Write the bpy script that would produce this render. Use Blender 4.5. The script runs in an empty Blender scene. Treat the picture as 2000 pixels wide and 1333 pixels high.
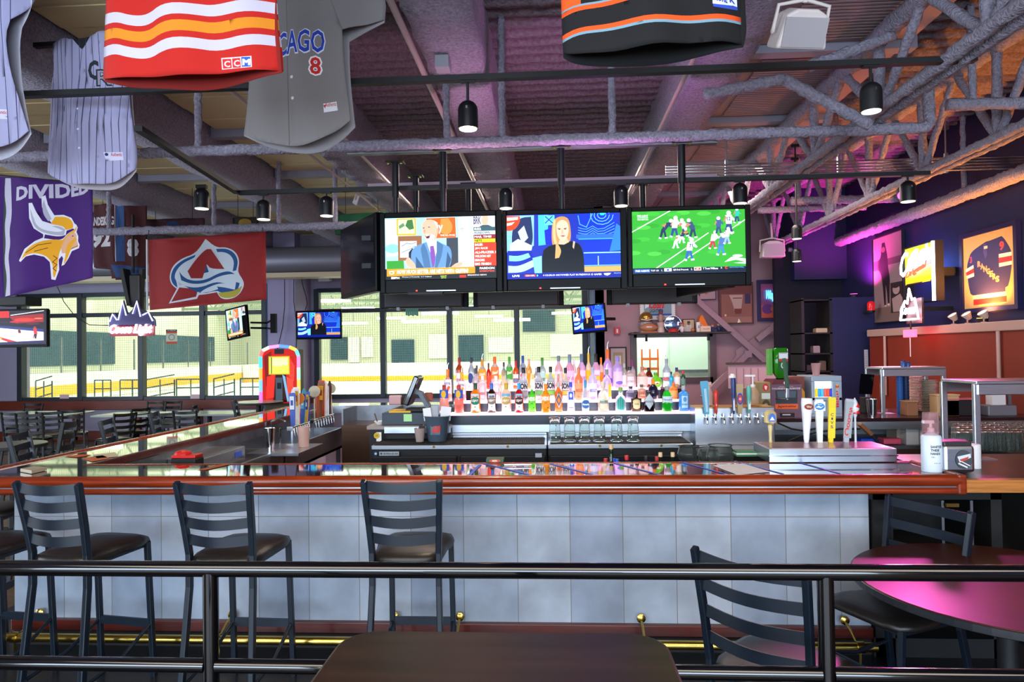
import bpy, bmesh, math, random
import numpy as np
from mathutils import Vector, Matrix, noise
from mathutils.geometry import delaunay_2d_cdt
random.seed(7)
C = bpy.context.scene.collection
PI = math.pi
# ---------------------------------------------------------------- camera, world, large lights, exposure
H = 1.79; F = 1333.0
RM = Matrix.Rotation(math.radians(3.4), 3, 'Z') @ Matrix.Rotation(math.radians(90.88), 3, 'X') @ Matrix.Rotation(math.radians(-0.785), 3, 'Z')
cam = bpy.data.objects.new('camera', bpy.data.cameras.new('camera')); C.objects.link(cam)
cam.matrix_world = Matrix.Translation((0, 0, H)) @ RM.to_4x4()
cam.data.lens = 24.0; cam.data.sensor_width = 36.0; cam.data.clip_end = 300
bpy.context.scene.camera = cam
def P(px, py, Y):
    d = RM @ Vector(((px-1000)/F, (666.5-py)/F, -1)); t = Y/d.y
    return Vector((d.x*t, Y, H+d.z*t))
def PZ(px, py, z):
    d = RM @ Vector(((px-1000)/F, (666.5-py)/F, -1)); t = (z-H)/d.z
    return Vector((d.x*t, d.y*t, z))
def PX(px, py, X):
    d = RM @ Vector(((px-1000)/F, (666.5-py)/F, -1)); t = X/d.x
    return Vector((X, d.y*t, H+d.z*t))
w = bpy.data.worlds.new('world'); bpy.context.scene.world = w; w.use_nodes = True
w.node_tree.nodes['Background'].inputs[0].default_value = (.55, .7, 1, 1)
w.node_tree.nodes['Background'].inputs[1].default_value = .3
vs = bpy.context.scene.view_settings
vs.view_transform = 'Standard'; vs.look = 'None'; vs.gamma = 1; vs.use_curve_mapping = False
vs.exposure = 1.1
def area(name, loc, rot, sx, sy, power, col):
    l = bpy.data.lights.new(name, 'AREA'); l.shape = 'RECTANGLE'; l.size = sx; l.size_y = sy; l.energy = power; l.color = col
    o = bpy.data.objects.new(name, l); C.objects.link(o); o.location = loc; o.rotation_euler = [math.radians(a) for a in rot]; return o
def point(name, loc, power, col, r=.06):
    l = bpy.data.lights.new(name, 'POINT'); l.energy = power; l.color = col; l.shadow_soft_size = r
    o = bpy.data.objects.new(name, l); C.objects.link(o); o.location = loc; return o
# daylight from the window band behind the photographer
area('daylight_rear', (-1.5, -4.6, 2.0), (90, 0, 0), 11, 2.6, 620, (.66, .82, 1))
area('left_fill', (-12.6, 4.5, 2.0), (90, 0, -90), 9, 2.4, 330, (.75, .87, 1))  # added fill for the left part of the room
# added overhead fill: ambient behind the photographer, and over the aisle for the mauve wall
area('room_fill', (0, -1.5, 4.2), (0, 0, 0), 9, 3, 260, (1, .86, .7))
area('aisle_fill', (0.5, 8.6, 3.9), (0, 0, 0), 5, 1.5, 150, (1, .82, .72))
# rink lighting beyond the windows
area('rink_light_a', (-14, 26, 7.6), (0, 0, 0), 26, 10, 2100, (1, .97, .9))
area('rink_light_b', (4, 26, 7.6), (0, 0, 0), 16, 10, 1600, (1, .97, .9))
area('rink_light_c', (-8, 42, 7.6), (0, 0, 0), 36, 10, 2400, (1, .97, .92))
# ---------------------------------------------------------------- materials
def lin(c):
    if isinstance(c, str):
        c = [int(c[i:i+2], 16)/255 for i in (0, 2, 4)]
        return tuple(x/12.92 if x < .04045 else ((x+.055)/1.055)**2.4 for x in c)
    return tuple(c[:3])
MATS = {}
def mat(name, col='808080', rough=.5, metal=0, emit=0, trans=0, ns=0, nd=0, bump=0, bs=40, coat=0, stretch=None, alpha=1, ior=1.45, attr=False, ecol=None, spec=None):
    """principled material; ns = noise scale, nd = amount of tone variation, bump/bs = relief"""
    if name in MATS: return MATS[name]
    m = bpy.data.materials.new(name); m.use_nodes = True; nt = m.node_tree; b = nt.nodes['Principled BSDF']
    c = lin(col); b.inputs['Base Color'].default_value = (*c, 1)
    b.inputs['Roughness'].default_value = rough; b.inputs['Metallic'].default_value = metal
    b.inputs['Transmission Weight'].default_value = trans; b.inputs['IOR'].default_value = ior
    b.inputs['Coat Weight'].default_value = coat; b.inputs['Alpha'].default_value = alpha
    if emit:
        b.inputs['Emission Color'].default_value = (*lin(ecol or col), 1); b.inputs['Emission Strength'].default_value = emit
    if spec is not None: b.inputs['Specular IOR Level'].default_value = spec
    if attr:
        a = nt.nodes.new('ShaderNodeAttribute'); a.attribute_name = 'Col'
        nt.links.new(a.outputs['Color'], b.inputs['Base Color'])
        if emit: nt.links.new(a.outputs['Color'], b.inputs['Emission Color'])
    if nd or bump:
        tc = nt.nodes.new('ShaderNodeTexCoord'); mp = nt.nodes.new('ShaderNodeMapping')
        nt.links.new(tc.outputs['Object'], mp.inputs[0])
        if stretch: mp.inputs['Scale'].default_value = stretch
    if nd:
        n = nt.nodes.new('ShaderNodeTexNoise'); n.inputs['Scale'].default_value = ns; n.inputs['Detail'].default_value = 6
        nt.links.new(mp.outputs[0], n.inputs['Vector'])
        r = nt.nodes.new('ShaderNodeValToRGB'); r.color_ramp.elements[0].position = .3; r.color_ramp.elements[1].position = .7
        r.color_ramp.elements[0].color = (*[x*(1-nd) for x in c], 1); r.color_ramp.elements[1].color = (*[min(1, x*(1+nd)) for x in c], 1)
        nt.links.new(n.outputs[0], r.inputs[0]); nt.links.new(r.outputs[0], b.inputs['Base Color'])
    if bump:
        n2 = nt.nodes.new('ShaderNodeTexNoise'); n2.inputs['Scale'].default_value = bs; n2.inputs['Detail'].default_value = 4
        nt.links.new(mp.outputs[0], n2.inputs['Vector'])
        bp = nt.nodes.new('ShaderNodeBump'); bp.inputs['Strength'].default_value = bump; bp.inputs['Distance'].default_value = .02
        nt.links.new(n2.outputs[0], bp.inputs['Height']); nt.links.new(bp.outputs[0], b.inputs['Normal'])
    MATS[name] = m; return m
black = mat('black_powder_coat', '0c0e12', .38)
stoolm = mat('charcoal_metal', '0e1823', .35, 0, ns=60, nd=.1)
blackg = mat('gloss_black', '050507', .12, coat=.6)
blackm = mat('matt_black', '0b0b0d', .6)
vinyl = mat('dark_vinyl', '1c1815', .38, ns=30, nd=.2, bump=.05, bs=200)
steel = mat('brushed_steel', 'b9bec6', .3, 1, ns=8, nd=.12, stretch=(1, 8, 60))
steeld = mat('dull_steel', '83868c', .42, 1, ns=6, nd=.2)
chrome = mat('chrome', 'd5d8dc', .12, 1)
brass = mat('brass', 'c2a552', .22, 1, ns=10, nd=.15)
wood = mat('red_oak_edge', '7a2a0e', .25, ns=3, nd=.45, stretch=(1, 14, 14), coat=.2)
woodd = mat('dark_mahogany', '4a150b', .3, ns=3, nd=.4, stretch=(1, 12, 12), coat=.3)
woodl = mat('raw_pine', 'a8692c', .5, ns=4, nd=.35, stretch=(1, 16, 16))
woodw = mat('window_wood', '6b2713', .4, ns=4, nd=.3, stretch=(1, 12, 12))
barglass = mat('bar_top_lacquer', '2a0f09', .045, ns=2, nd=.35, coat=1, stretch=(.6, 6, 1))
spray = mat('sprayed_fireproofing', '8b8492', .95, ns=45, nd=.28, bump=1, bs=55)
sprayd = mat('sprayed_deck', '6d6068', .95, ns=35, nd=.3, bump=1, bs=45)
white = mat('white_plastic', 'd9d9d9', .4)
paper = mat('white_paper', 'e9e4e2', .8)
rubber = mat('rubber_mat', '141111', .7)
glassw = mat('window_glass', 'f2fff8', .0, trans=1, ior=1.0)
glassc = mat('clear_glass', 'f2f8f4', .03, trans=.99, ior=1.12)
prnt = mat('printed_surface', 'ffffff', .6, attr=True)
cloth = mat('printed_cloth', 'ffffff', .85, attr=True, bump=.15, bs=400)
scr = mat('lit_screen', '000000', .25, attr=True, emit=.43, spec=.15)
neonp = mat('lit_sign_print', '000000', .3, attr=True, emit=.75)
# ---------------------------------------------------------------- objects
def tag(o, label=None, cat=None, group=None, kind=None):
    if label: o['label'] = label
    if cat: o['category'] = cat
    if group: o['group'] = group
    if kind: o['kind'] = kind
    return o
def thing(name, label, cat, loc=(0, 0, 0), rz=0, group=None):
    o = bpy.data.objects.new(name, None); C.objects.link(o); o.empty_display_size = .1
    o.location = loc; o.rotation_euler = (0, 0, rz); return tag(o, label, cat, group)
def dup(root, loc=None, rz=None, label=None, group=None, rot=None):
    def cp(o, par):
        c = o.copy(); C.objects.link(c)
        if par is not None: c.parent = par
        for ch in kids.get(o.name, []): cp(ch, c)
        return c
    kids = {}
    def walk(o):
        kids[o.name] = list(o.children)
        for k in o.children: walk(k)
    walk(root); r = cp(root, None)
    if loc is not None: r.location = loc
    if rz is not None: r.rotation_euler = (0, 0, rz)
    if rot is not None: r.rotation_euler = rot
    if label: r['label'] = label
    if group: r['group'] = group
    return r
class MB:
    def __init__(s): s.v = []; s.f = []; s.c = []
    def add(s, vs, fs):
        n = len(s.v); s.v += [tuple(v) for v in vs]; s.f += [tuple(i+n for i in f) for f in fs]; return s
    def box(s, x0, y0, z0, x1, y1, z1, M=None):
        vs = [Vector((x, y, z)) for z in (z0, z1) for y in (y0, y1) for x in (x0, x1)]
        if M is not None: vs = [M @ v for v in vs]
        return s.add(vs, [(0, 2, 3, 1), (4, 5, 7, 6), (0, 1, 5, 4), (2, 6, 7, 3), (0, 4, 6, 2), (1, 3, 7, 5)])
    def cb(s, c, d, M=None):
        return s.box(c[0]-d[0]/2, c[1]-d[1]/2, c[2]-d[2]/2, c[0]+d[0]/2, c[1]+d[1]/2, c[2]+d[2]/2, M)
    def lathe(s, prof, c=(0, 0, 0), n=16, M=None, sq=0, cap=True):
        """prof: (r, z) pairs bottom to top; sq squares the section"""
        vs = []
        for r, z in prof:
            for k in range(n):
                a = 2*PI*(k+.5)/n; ca, sa = math.cos(a), math.sin(a)
                q = 1
                if sq: q = 1/max(abs(ca), abs(sa)); q = 1+(min(q, 1.3)-1)*sq
                v = Vector((r*ca*q, r*sa*q, z))
                if M is not None: v = M @ v
                vs.append(v+Vector(c))
        fs = []
        for i in range(len(prof)-1):
            for k in range(n):
                fs.append((i*n+k, i*n+(k+1) % n, (i+1)*n+(k+1) % n, (i+1)*n+k))
        if cap:
            fs.append(tuple(range(n))[::-1]); fs.append(tuple((len(prof)-1)*n+k for k in range(n)))
        return s.add(vs, fs)
    def tube(s, pts, r, n=8, jit=0, cap=True, step=0, rr=None):
        pts = [Vector(p) for p in pts]
        if step:
            q = [pts[0]]
            for a, b in zip(pts, pts[1:]):
                m = max(1, int((b-a).length/step))
                for i in range(1, m+1): q.append(a.lerp(b, i/m))
            pts = q
        vs = []; up = None
        for i, p in enumerate(pts):
            t = (pts[min(i+1, len(pts)-1)]-pts[max(i-1, 0)])
            if t.length < 1e-7: t = Vector((0, 0, 1))
            t.normalize()
            if up is None: up = Vector((0, 0, 1)) if abs(t.z) < .9 else Vector((0, 1, 0))
            u = (up-t*up.dot(t))
            if u.length < 1e-4: u = Vector((1, 0, 0))-t*t.x
            u.normalize(); w_ = t.cross(u); up = u
            R = r[i] if isinstance(r, (list, tuple)) else r
            for k in range(n):
                a = 2*PI*(k+.5)/n; q = R
                if jit: q = R+random.uniform(-jit, jit)
                vs.append(p+(u*math.cos(a)+w_*math.sin(a)*(rr or 1))*q)
        fs = []
        for i in range(len(pts)-1):
            for k in range(n): fs.append((i*n+k, (i+1)*n+k, (i+1)*n+(k+1) % n, i*n+(k+1) % n))
        if cap: fs.append(tuple(range(n))); fs.append(tuple((len(pts)-1)*n+k for k in range(n))[::-1])
        return s.add(vs, fs)
    def bar(s, pts, w_, h, side=(1, 0, 0)):
        """rectangular bar along pts: w_ across 'side', h across the other direction"""
        pts = [Vector(p) for p in pts]; vs = []; side = Vector(side)
        for i, p in enumerate(pts):
            t = (pts[min(i+1, len(pts)-1)]-pts[max(i-1, 0)]).normalized()
            a = (side-t*side.dot(t)).normalized(); b = t.cross(a)
            for sx, sy in ((-1, -1), (1, -1), (1, 1), (-1, 1)): vs.append(p+a*w_/2*sx+b*h/2*sy)
        fs = [(0, 1, 2, 3)[::-1], tuple((len(pts)-1)*4+k for k in range(4))]
        for i in range(len(pts)-1):
            for k in range(4): fs.append((i*4+k, i*4+(k+1) % 4, (i+1)*4+(k+1) % 4, (i+1)*4+k))
        return s.add(vs, fs)
    def prism(s, pts, d, axis='y', off=0):
        """pts 2D; extruded by d along axis"""
        def q(a, b, t): return {'y': (a, t, b), 'z': (a, b, t), 'x': (t, a, b)}[axis]
        n = len(pts); vs = [q(a, b, off) for a, b in pts]+[q(a, b, off+d) for a, b in pts]
        return s.add(vs, [tuple(range(n)), tuple(range(n, 2*n))[::-1]]+[(i, i+n, (i+1) % n+n, (i+1) % n) for i in range(n)])
    def build(s, name, m, parent=None, bev=0, smooth=False, loc=None, rot=None):
        me = bpy.data.meshes.new(name); me.from_pydata(s.v, [], s.f); me.validate()
        bm = bmesh.new(); bm.from_mesh(me); bmesh.ops.recalc_face_normals(bm, faces=bm.faces); bm.to_mesh(me); bm.free()
        me.materials.append(m)
        if smooth:
            me.polygons.foreach_set('use_smooth', [True]*len(me.polygons))
            if smooth != 2: me.set_sharp_from_angle(angle=math.radians(50))
        o = bpy.data.objects.new(name, me); C.objects.link(o)
        if parent is not None: o.parent = parent
        if loc is not None: o.location = loc
        if rot is not None: o.rotation_euler = rot
        if bev:
            b = o.modifiers.new('bevel', 'BEVEL'); b.width = bev; b.segments = 2; b.limit_method = 'ANGLE'; b.angle_limit = math.radians(40)
        return o
def struct(o, label=None): o['kind'] = 'structure'; return o
# ---- flat printed art: polygons merged into one coloured mesh
_tx = {}
def textpolys(t, bold=.02):
    """outline segments of a line of lettering, scaled to the unit square (y down)"""
    if (t, bold) in _tx: return _tx[(t, bold)]
    cu = bpy.data.curves.new('t', 'FONT'); cu.body = t; cu.resolution_u = 2 if len(t) < 12 else 1; cu.offset = bold
    o = bpy.data.objects.new('t', cu); C.objects.link(o)
    bpy.context.view_layer.update()
    me = bpy.data.meshes.new_from_object(o.evaluated_get(bpy.context.evaluated_depsgraph_get()))
    v = [(p.co.x, p.co.y) for p in me.vertices]; cnt = {}
    for q in me.polygons:
        for e in q.edge_keys: cnt[e] = cnt.get(e, 0)+1
    e = [k for k, n in cnt.items() if n == 1]
    bpy.data.objects.remove(o); bpy.data.curves.remove(cu); bpy.data.meshes.remove(me)
    xs = [a for a, b in v]; ys = [b for a, b in v]; x0, x1, y0, y1 = min(xs), max(xs), min(ys), max(ys)
    v = [((a-x0)/(x1-x0), 1-(b-y0)/(y1-y0)) for a, b in v]
    _tx[(t, bold)] = (v, e); return _tx[(t, bold)]
def soften(p):
    """round off shallow corners, keep the sharp ones"""
    for _ in range(2):
        n = len(p); o = []
        for i in range(n):
            a, b, c = Vector(p[i-1]), Vector(p[i]), Vector(p[(i+1) % n]); u, v = b-a, c-b
            if u.length < 1e-6 or v.length < 1e-6: continue
            if u.angle(v) < (.95 if _ == 0 else .5): q = b-u*.25; r = b+v*.25; o += [(q.x, q.y), (r.x, r.y)]
            else: o.append((b.x, b.y))
        p = o
    return p
def shapes2segs(shapes):
    out = []
    def loop(p): return [(p[i], p[(i+1) % len(p)]) for i in range(len(p))]
    for s in shapes:
        k, col = s[0], lin(s[1])
        if k == 'p': out.append((col, loop(soften([tuple(q) for q in s[2]]) if 6 <= len(s[2]) < 40 else [tuple(q) for q in s[2]])))
        elif k == 'r': x0, y0, x1, y1 = s[2:6]; out.append((col, loop([(x0, y0), (x1, y0), (x1, y1), (x0, y1)])))
        elif k == 'e':
            cx, cy, rx, ry = s[2:6]; n = s[6] if len(s) > 6 else 18
            out.append((col, loop([(cx+rx*math.cos(2*PI*i/n), cy+ry*math.sin(2*PI*i/n)) for i in range(n)])))
        elif k == 'l':
            wd, pts = s[2], s[3]
            for (a, b), (c, d) in zip(pts, pts[1:]):
                L = math.hypot(c-a, d-b) or 1; nx, ny = -(d-b)/L*wd/2, (c-a)/L*wd/2; ex, ey = (c-a)/L*wd*.3, (d-b)/L*wd*.3
                out.append((col, loop([(a+nx-ex, b+ny-ey), (c+nx+ex, d+ny+ey), (c-nx+ex, d-ny+ey), (a-nx-ex, b-ny-ey)])))
        elif k == 't':
            v, e = textpolys(s[2], s[7] if len(s) > 7 else .02); x0, y0, x1, y1 = s[3:7]
            sh = s[8] if len(s) > 8 else 0; sl = s[9] if len(s) > 9 else 0
            q = [(x0+a*(x1-x0)+sh*(1-b)*(y1-y0), y0+b*(y1-y0)+sl*a) for a, b in v]
            out.append((col, [(q[i], q[j]) for i, j in e]))
    return out
def art(name, frame, size, shapes, m, parent=None, loc=None, rot=None, surf=None, grid=0, thick=0, smooth=False):
    """first shape = outline. frame (x0,y0,x1,y1) y down -> local x,z centred plane facing -Y. surf(x,z) gives the y offset or a whole point"""
    ps = shapes2segs(shapes); x0, y0, x1, y1 = frame; W, Hh = size
    V = []; E = []; idx = {}
    def vid(p):
        k = (round((p[0]-x0)/(x1-x0), 5), round((p[1]-y0)/(y1-y0), 5))
        if k not in idx: idx[k] = len(V); V.append(Vector(k))
        return idx[k]
    segs = []
    for col, sg in ps:
        a = []
        for p, q in sg:
            i, j = vid(p), vid(q)
            if i != j: E.append((i, j)); a.append((*V[i], *V[j]))
        segs.append((col, np.array(a)))
    if grid:
        s0 = segs[0][1]; bx0, bx1, by0, by1 = s0[:, 0].min(), s0[:, 0].max(), s0[:, 1].min(), s0[:, 1].max()
        ny = max(2, int(grid*Hh/W))
        for i in range(grid+1):
            for j in range(ny+1):
                V.append(Vector((bx0+(bx1-bx0)*(i+.013*((j*7) % 5))/grid, by0+(by1-by0)*(j+.011*((i*3) % 5))/ny)))
    ov, oe, of, _, _, _ = delaunay_2d_cdt(V, list(set(E)), [], 0, 1e-5)
    A = np.array([(v.x, v.y) for v in ov]); T = np.array([f[:3] for f in of if len(f) == 3])
    cen = A[T].mean(axis=1); lab = np.full(len(T), -1)
    for n, (col, s_) in enumerate(segs):
        if not len(s_): continue
        lo, hi = np.minimum(s_[:, :2], s_[:, 2:]).min(0), np.maximum(s_[:, :2], s_[:, 2:]).max(0)
        w_ = np.where((cen[:, 0] >= lo[0]) & (cen[:, 0] <= hi[0]) & (cen[:, 1] >= lo[1]) & (cen[:, 1] <= hi[1]))[0]
        if not len(w_): continue
        px, py = cen[w_, 0][:, None], cen[w_, 1][:, None]
        c = (s_[:, 1] > py) != (s_[:, 3] > py)
        with np.errstate(divide='ignore', invalid='ignore'): xi = s_[:, 0]+(py-s_[:, 1])*(s_[:, 2]-s_[:, 0])/(s_[:, 3]-s_[:, 1])
        ins = ((c & (px < xi)).sum(1) % 2) == 1
        lab[w_[ins] if n == 0 else w_[ins & (lab[w_] >= 0)]] = n
    T = T[lab >= 0]; lab = lab[lab >= 0]
    vs = []
    for x_, y_ in A:
        x = (x_-.5)*W; z = (.5-y_)*Hh; y = surf(x, z) if surf else 0
        vs.append(tuple(y) if isinstance(y, (tuple, Vector)) else (x, y, z))
    me = bpy.data.meshes.new(name); me.from_pydata(vs, [], [tuple(int(i) for i in t) for t in T])
    ca = me.color_attributes.new('Col', 'FLOAT_COLOR', 'CORNER')
    pal = np.array([(*c, 1) for c, _ in segs], dtype=np.float32)
    ca.data.foreach_set('color', np.repeat(pal[lab], 3, axis=0).ravel())
    bm = bmesh.new(); bm.from_mesh(me); bm.normal_update()
    if sum(f.normal.y*f.calc_area() for f in bm.faces) > 0: bmesh.ops.reverse_faces(bm, faces=bm.faces)
    loose = [v for v in bm.verts if not v.link_faces]; bmesh.ops.delete(bm, geom=loose, context='VERTS')
    bm.to_mesh(me); bm.free()
    if smooth: me.polygons.foreach_set('use_smooth', [True]*len(me.polygons))
    me.materials.append(m); o = bpy.data.objects.new(name, me); C.objects.link(o)
    if parent is not None: o.parent = parent
    if loc is not None: o.location = loc
    if rot is not None: o.rotation_euler = rot
    if thick: sd = o.modifiers.new('solid', 'SOLIDIFY'); sd.thickness = thick; sd.offset = 1
    return o
def pxrect(x0, y0, x1, y1, Y):
    """world centre, width, height of a frontal rectangle seen at those pixels at depth Y"""
    a = P(x0, (y0+y1)/2, Y); b = P(x1, (y0+y1)/2, Y); c = P((x0+x1)/2, y0, Y); d = P((x0+x1)/2, y1, Y)
    return Vector(((a.x+b.x)/2, Y, (c.z+d.z)/2)), b.x-a.x, c.z-d.z
# ================================================================ the room shell
YB = 14.2            # window wall
def bx(px, Y=YB, py=700): return P(px, py, Y).x
floorm = mat('floor_vinyl', '5b4632', .35, ns=2.2, nd=.3, stretch=(1, 4, 1))
struct(MB().box(-13, -5, -.1, 4.9, YB+.2, 0).build('floor', floorm))
struct(MB().box(-3.9, 1.2, 0, 4.6, 6.1, .012).build('floor_bar_mat', mat('bar_floor', '16181c', .3, ns=3, nd=.3)))
wallm = mat('lilac_grey_paint', 'a39db4', .8, ns=1.5, nd=.06)
wallp = mat('mauve_paint', '9c7a84', .8, ns=1.5, nd=.06)
wallb = mat('slate_blue_paint', '4d5f85', .7)
navy = mat('navy_paint', '14163f', .65, ns=2, nd=.1)
redw = mat('rust_red_paint', '742410', .6, ns=1, nd=.1)
zs = P(300, 781, YB).z; zt = P(880, 561, YB).z; ztr = P(880, 604, YB).z
xa, xb, xc, xd = bx(45), bx(520), bx(622), bx(1143)
m = MB().box(-13, YB, 0, xd+.25, YB+.2, zs).box(-13, YB, zt, xd+.25, YB+.2, 4.6)
m.box(-13, YB, zs, xa, YB+.2, zt).box(xb, YB, zs, xc, YB+.2, zt).box(xd, YB, zs, xd+.25, YB+.2, zt)
struct(m.build('wall_back', wallm))
struct(MB().box(-13.2, -5, 0, -13, YB+.2, 4.6).build('wall_left', wallm))
struct(MB().box(-13.2, -5.2, 0, 5, -5, 4.6).build('wall_rear', mat('rear_wall_paint', '6b6258', .8)))
XR = 4.8
struct(MB().box(XR, -5, 0, XR+.2, 12.4, 4.6).build('wall_right', navy))
# pillar with cables between the windows
px0, px1 = bx(536, 13.6), bx(588, 13.6)
struct(MB().box(px0, 13.3, 0, px1, YB, 4.4).build('wall_pillar', mat('pillar_paint', '9b93b4', .7)))
struct(MB().box(xb+.03, 14.1, 0, px0, YB, 3.3).build('wall_nook', wallb))
# window frames, one per opening
fr = mat('dark_window_frame', '2a3038', .4, .2)
def windows(n, x0, x1, npan, zr=True):
    w = MB()
    for z in (zs+.03, zt-.03): w.cb(((x0+x1)/2, YB-.02, z), (x1-x0, .14, .09))
    if zr: w.cb(((x0+x1)/2, YB-.02, ztr), (x1-x0, .12, .09))
    o = struct(w.build('window_%d' % n, fr, bev=.008))
    for i in range(npan+1):
        x = x0+(x1-x0)*i/npan
        MB().cb((x, YB-.03, (zs+zt)/2), (.11, .16, zt-zs)).build('mullion', fr, o, bev=.008)
    for i in range(npan):
        a = x0+(x1-x0)*i/npan; b = x0+(x1-x0)*(i+1)/npan
        MB().box(a, YB+.03, zs, b, YB+.04, ztr).build('pane', glassw, o)
        MB().box(a, YB+.03, ztr, b, YB+.04, zt).build('pane', glassw, o)
windows(1, xa, xb, 4); windows(2, xc, xd, 4)
# wood sill, posts and baseboard under the left windows
struct(MB().cb(((-13+xc)/2, YB-.06, zs-.1), (xc+13, .16, .2)).build('trim_1', woodw, bev=.01))
struct(MB().cb(((-13+xc)/2, YB-.04, .1), (xc+13, .1, .2)).build('baseboard_back', woodw, bev=.01))
for k, q in enumerate((152, 272, 392)):
    struct(MB().cb((bx(q, YB, 800), YB-.04, zs/2), (.12, .1, zs)).build('trim_%d' % (k+2), woodw))
# mauve wall on the right with its small window
YM = 12.4
x0, x1 = bx(1164, YM), XR+.1
wx0, wx1 = bx(1238, YM), bx(1391, YM); wz0, wz1 = P(1300, 742, YM).z, P(1300, 655, YM).z
m = MB().box(x0, YM, 0, x1, YM+.2, wz0).box(x0, YM, wz1, x1, YM+.2, 4.6).box(x0, YM, wz0, wx0, YM+.2, wz1).box(wx1, YM, wz0, x1, YM+.2, wz1)
struct(m.build('wall_mauve', wallp))
struct(MB().box(x0-.02, YM, 0, x0+.16, YB, 4.6).build('wall_return', wallb))
o = MB()
for a in ((wx0-.06, wz0-.06, wx0+.05, wz1+.06), (wx1-.05, wz0-.06, wx1+.06, wz1+.06), (wx0, wz0-.06, wx1, wz0+.04), (wx0, wz1-.04, wx1, wz1+.06)):
    o.box(a[0], YM-.05, a[1], a[2], YM+.12, a[3])
o = struct(o.build('window_3', mat('bronze_frame', '4b3c40', .4)))
MB().box(wx0, YM+.05, wz0, wx1, YM+.06, wz1).build('pane', glassw, o)
# deck, beams
def deck(name, x0, x1, y0, y1, z, pitch=.17):
    vs = []; fs = []; nx = max(2, int((x1-x0)/.09)); prof = ((0, 0), (.32, 0), (.5, .06), (.82, .06))
    rows = int((y1-y0)/pitch); R = []
    for r in range(rows):
        for a, h in prof: R.append((y0+(r+a)*pitch, z+h))
    for (y, h) in R:
        for i in range(nx+1):
            x = x0+(x1-x0)*i/nx; q = noise.noise((x*9, y*9, 1))*.02
            vs.append((x, y+q*.6, h+q))
    n = nx+1
    for j in range(len(R)-1):
        for i in range(nx): fs.append((j*n+i, j*n+i+1, (j+1)*n+i+1, (j+1)*n+i))
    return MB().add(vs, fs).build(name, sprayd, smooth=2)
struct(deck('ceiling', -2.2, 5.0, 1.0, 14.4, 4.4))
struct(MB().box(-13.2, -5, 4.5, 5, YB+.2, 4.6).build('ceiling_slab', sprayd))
def fuzzbox(name, x0, y0, z0, x1, y1, z1, m, st=.1, amp=.018, parent=None):
    vs = []; idx = {}; fs = []
    def q(x, y, z):
        k = (round(x, 4), round(y, 4), round(z, 4))
        if k not in idx:
            n = noise.noise_vector((x*12, y*12, z*12)); idx[k] = len(vs); vs.append((x+n.x*amp*1.5, y+n.y*amp, z+n.z*amp*1.5))
        return idx[k]
    ny = max(1, int((y1-y0)/st)); nx = max(1, int((x1-x0)/st)); nz = max(1, int((z1-z0)/st))
    L = lambda a, b, i, n: a+(b-a)*i/n
    for j in range(ny):
        ya, yb = L(y0, y1, j, ny), L(y0, y1, j+1, ny)
        for i in range(nx):
            xa_, xb_ = L(x0, x1, i, nx), L(x0, x1, i+1, nx)
            fs.append((q(xa_, ya, z0), q(xb_, ya, z0), q(xb_, yb, z0), q(xa_, yb, z0)))
        for k in range(nz):
            za, zb = L(z0, z1, k, nz), L(z0, z1, k+1, nz)
            for x in (x0, x1): fs.append((q(x, ya, za), q(x, yb, za), q(x, yb, zb), q(x, ya, zb)))
    for y in (y0, y1):
        for i in range(nx):
            for k in range(nz):
                a, b, c, d = L(x0, x1, i, nx), L(x0, x1, i+1, nx), L(z0, z1, k, nz), L(z0, z1, k+1, nz)
                fs.append((q(a, y, c), q(b, y, c), q(b, y, d), q(a, y, d)))
    return MB().add(vs, fs).build(name, m, parent, smooth=2)
for k, (a, b) in enumerate(((-.89, -.47), (1.1, 1.48), (-2.42, -2.02), (-4.1, -3.65), (-6.0, -5.55), (-8.2, -7.75))):
    o = struct(fuzzbox('beam', a, 1.2, 3.9, b, 14.2, 4.42, spray, st=.1 if k < 3 else .2))
struct(fuzzbox('beam', -13, 13.6, 3.55, xd+.2, 14.2, 4.42, spray, st=.3))
# cream insulated ceiling panels between the beams on the left, each a piece
ceil_l = MB().box(-13, 1, 4.36, -2.3, YB, 4.42).build('ceiling_panel_grid', mat('panel_grid', '54474a', .8)); struct(ceil_l)
pan = mat('cream_ceiling_panel', 'cdb88c', .5, ns=1.2, nd=.12)
pan2 = mat('grey_ceiling_panel', '8b8794', .6)
for (a, b) in ((-3.62, -2.45), (-5.5, -4.15), (-7.7, -6.05), (-10.2, -8.25)):
    for k in range(7):
        y = 2.2+k*1.7
        q = MB()
        for j in range(5): q.box(a+.04, y+j*.3, 4.22+.008*(j % 2), b-.04, y+j*.3+.292, 4.26)
        q.build('ceiling_panel', pan, ceil_l)
        MB().box(a-.02, y+1.51, 4.14, b+.02, y+1.62, 4.25).build('panel_rail', pan2, ceil_l)
rp = mat('pink_ribbed_panel', '8c7878', .5)
ceil_r = MB().box(1.5, 3, 4.30, 2.9, 12.3, 4.34).build('ceiling_panel_grid', mat('panel_grid_r', '6b5a60', .7)); struct(ceil_r)
for k in range(5):
    y = 3.9+k*1.65
    q = MB().box(1.55, y, 4.16, 2.8, y+1.5, 4.2)
    for j in range(30): q.box(1.75, y+.02+j*.048, 4.145, 2.5, y+.045+j*.048, 4.165)
    q.build('ceiling_panel', rp, ceil_r)
    MB().box(1.5, y+1.52, 4.1, 2.85, y+1.63, 4.2).build('panel_rail', pan2, ceil_r)
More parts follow.
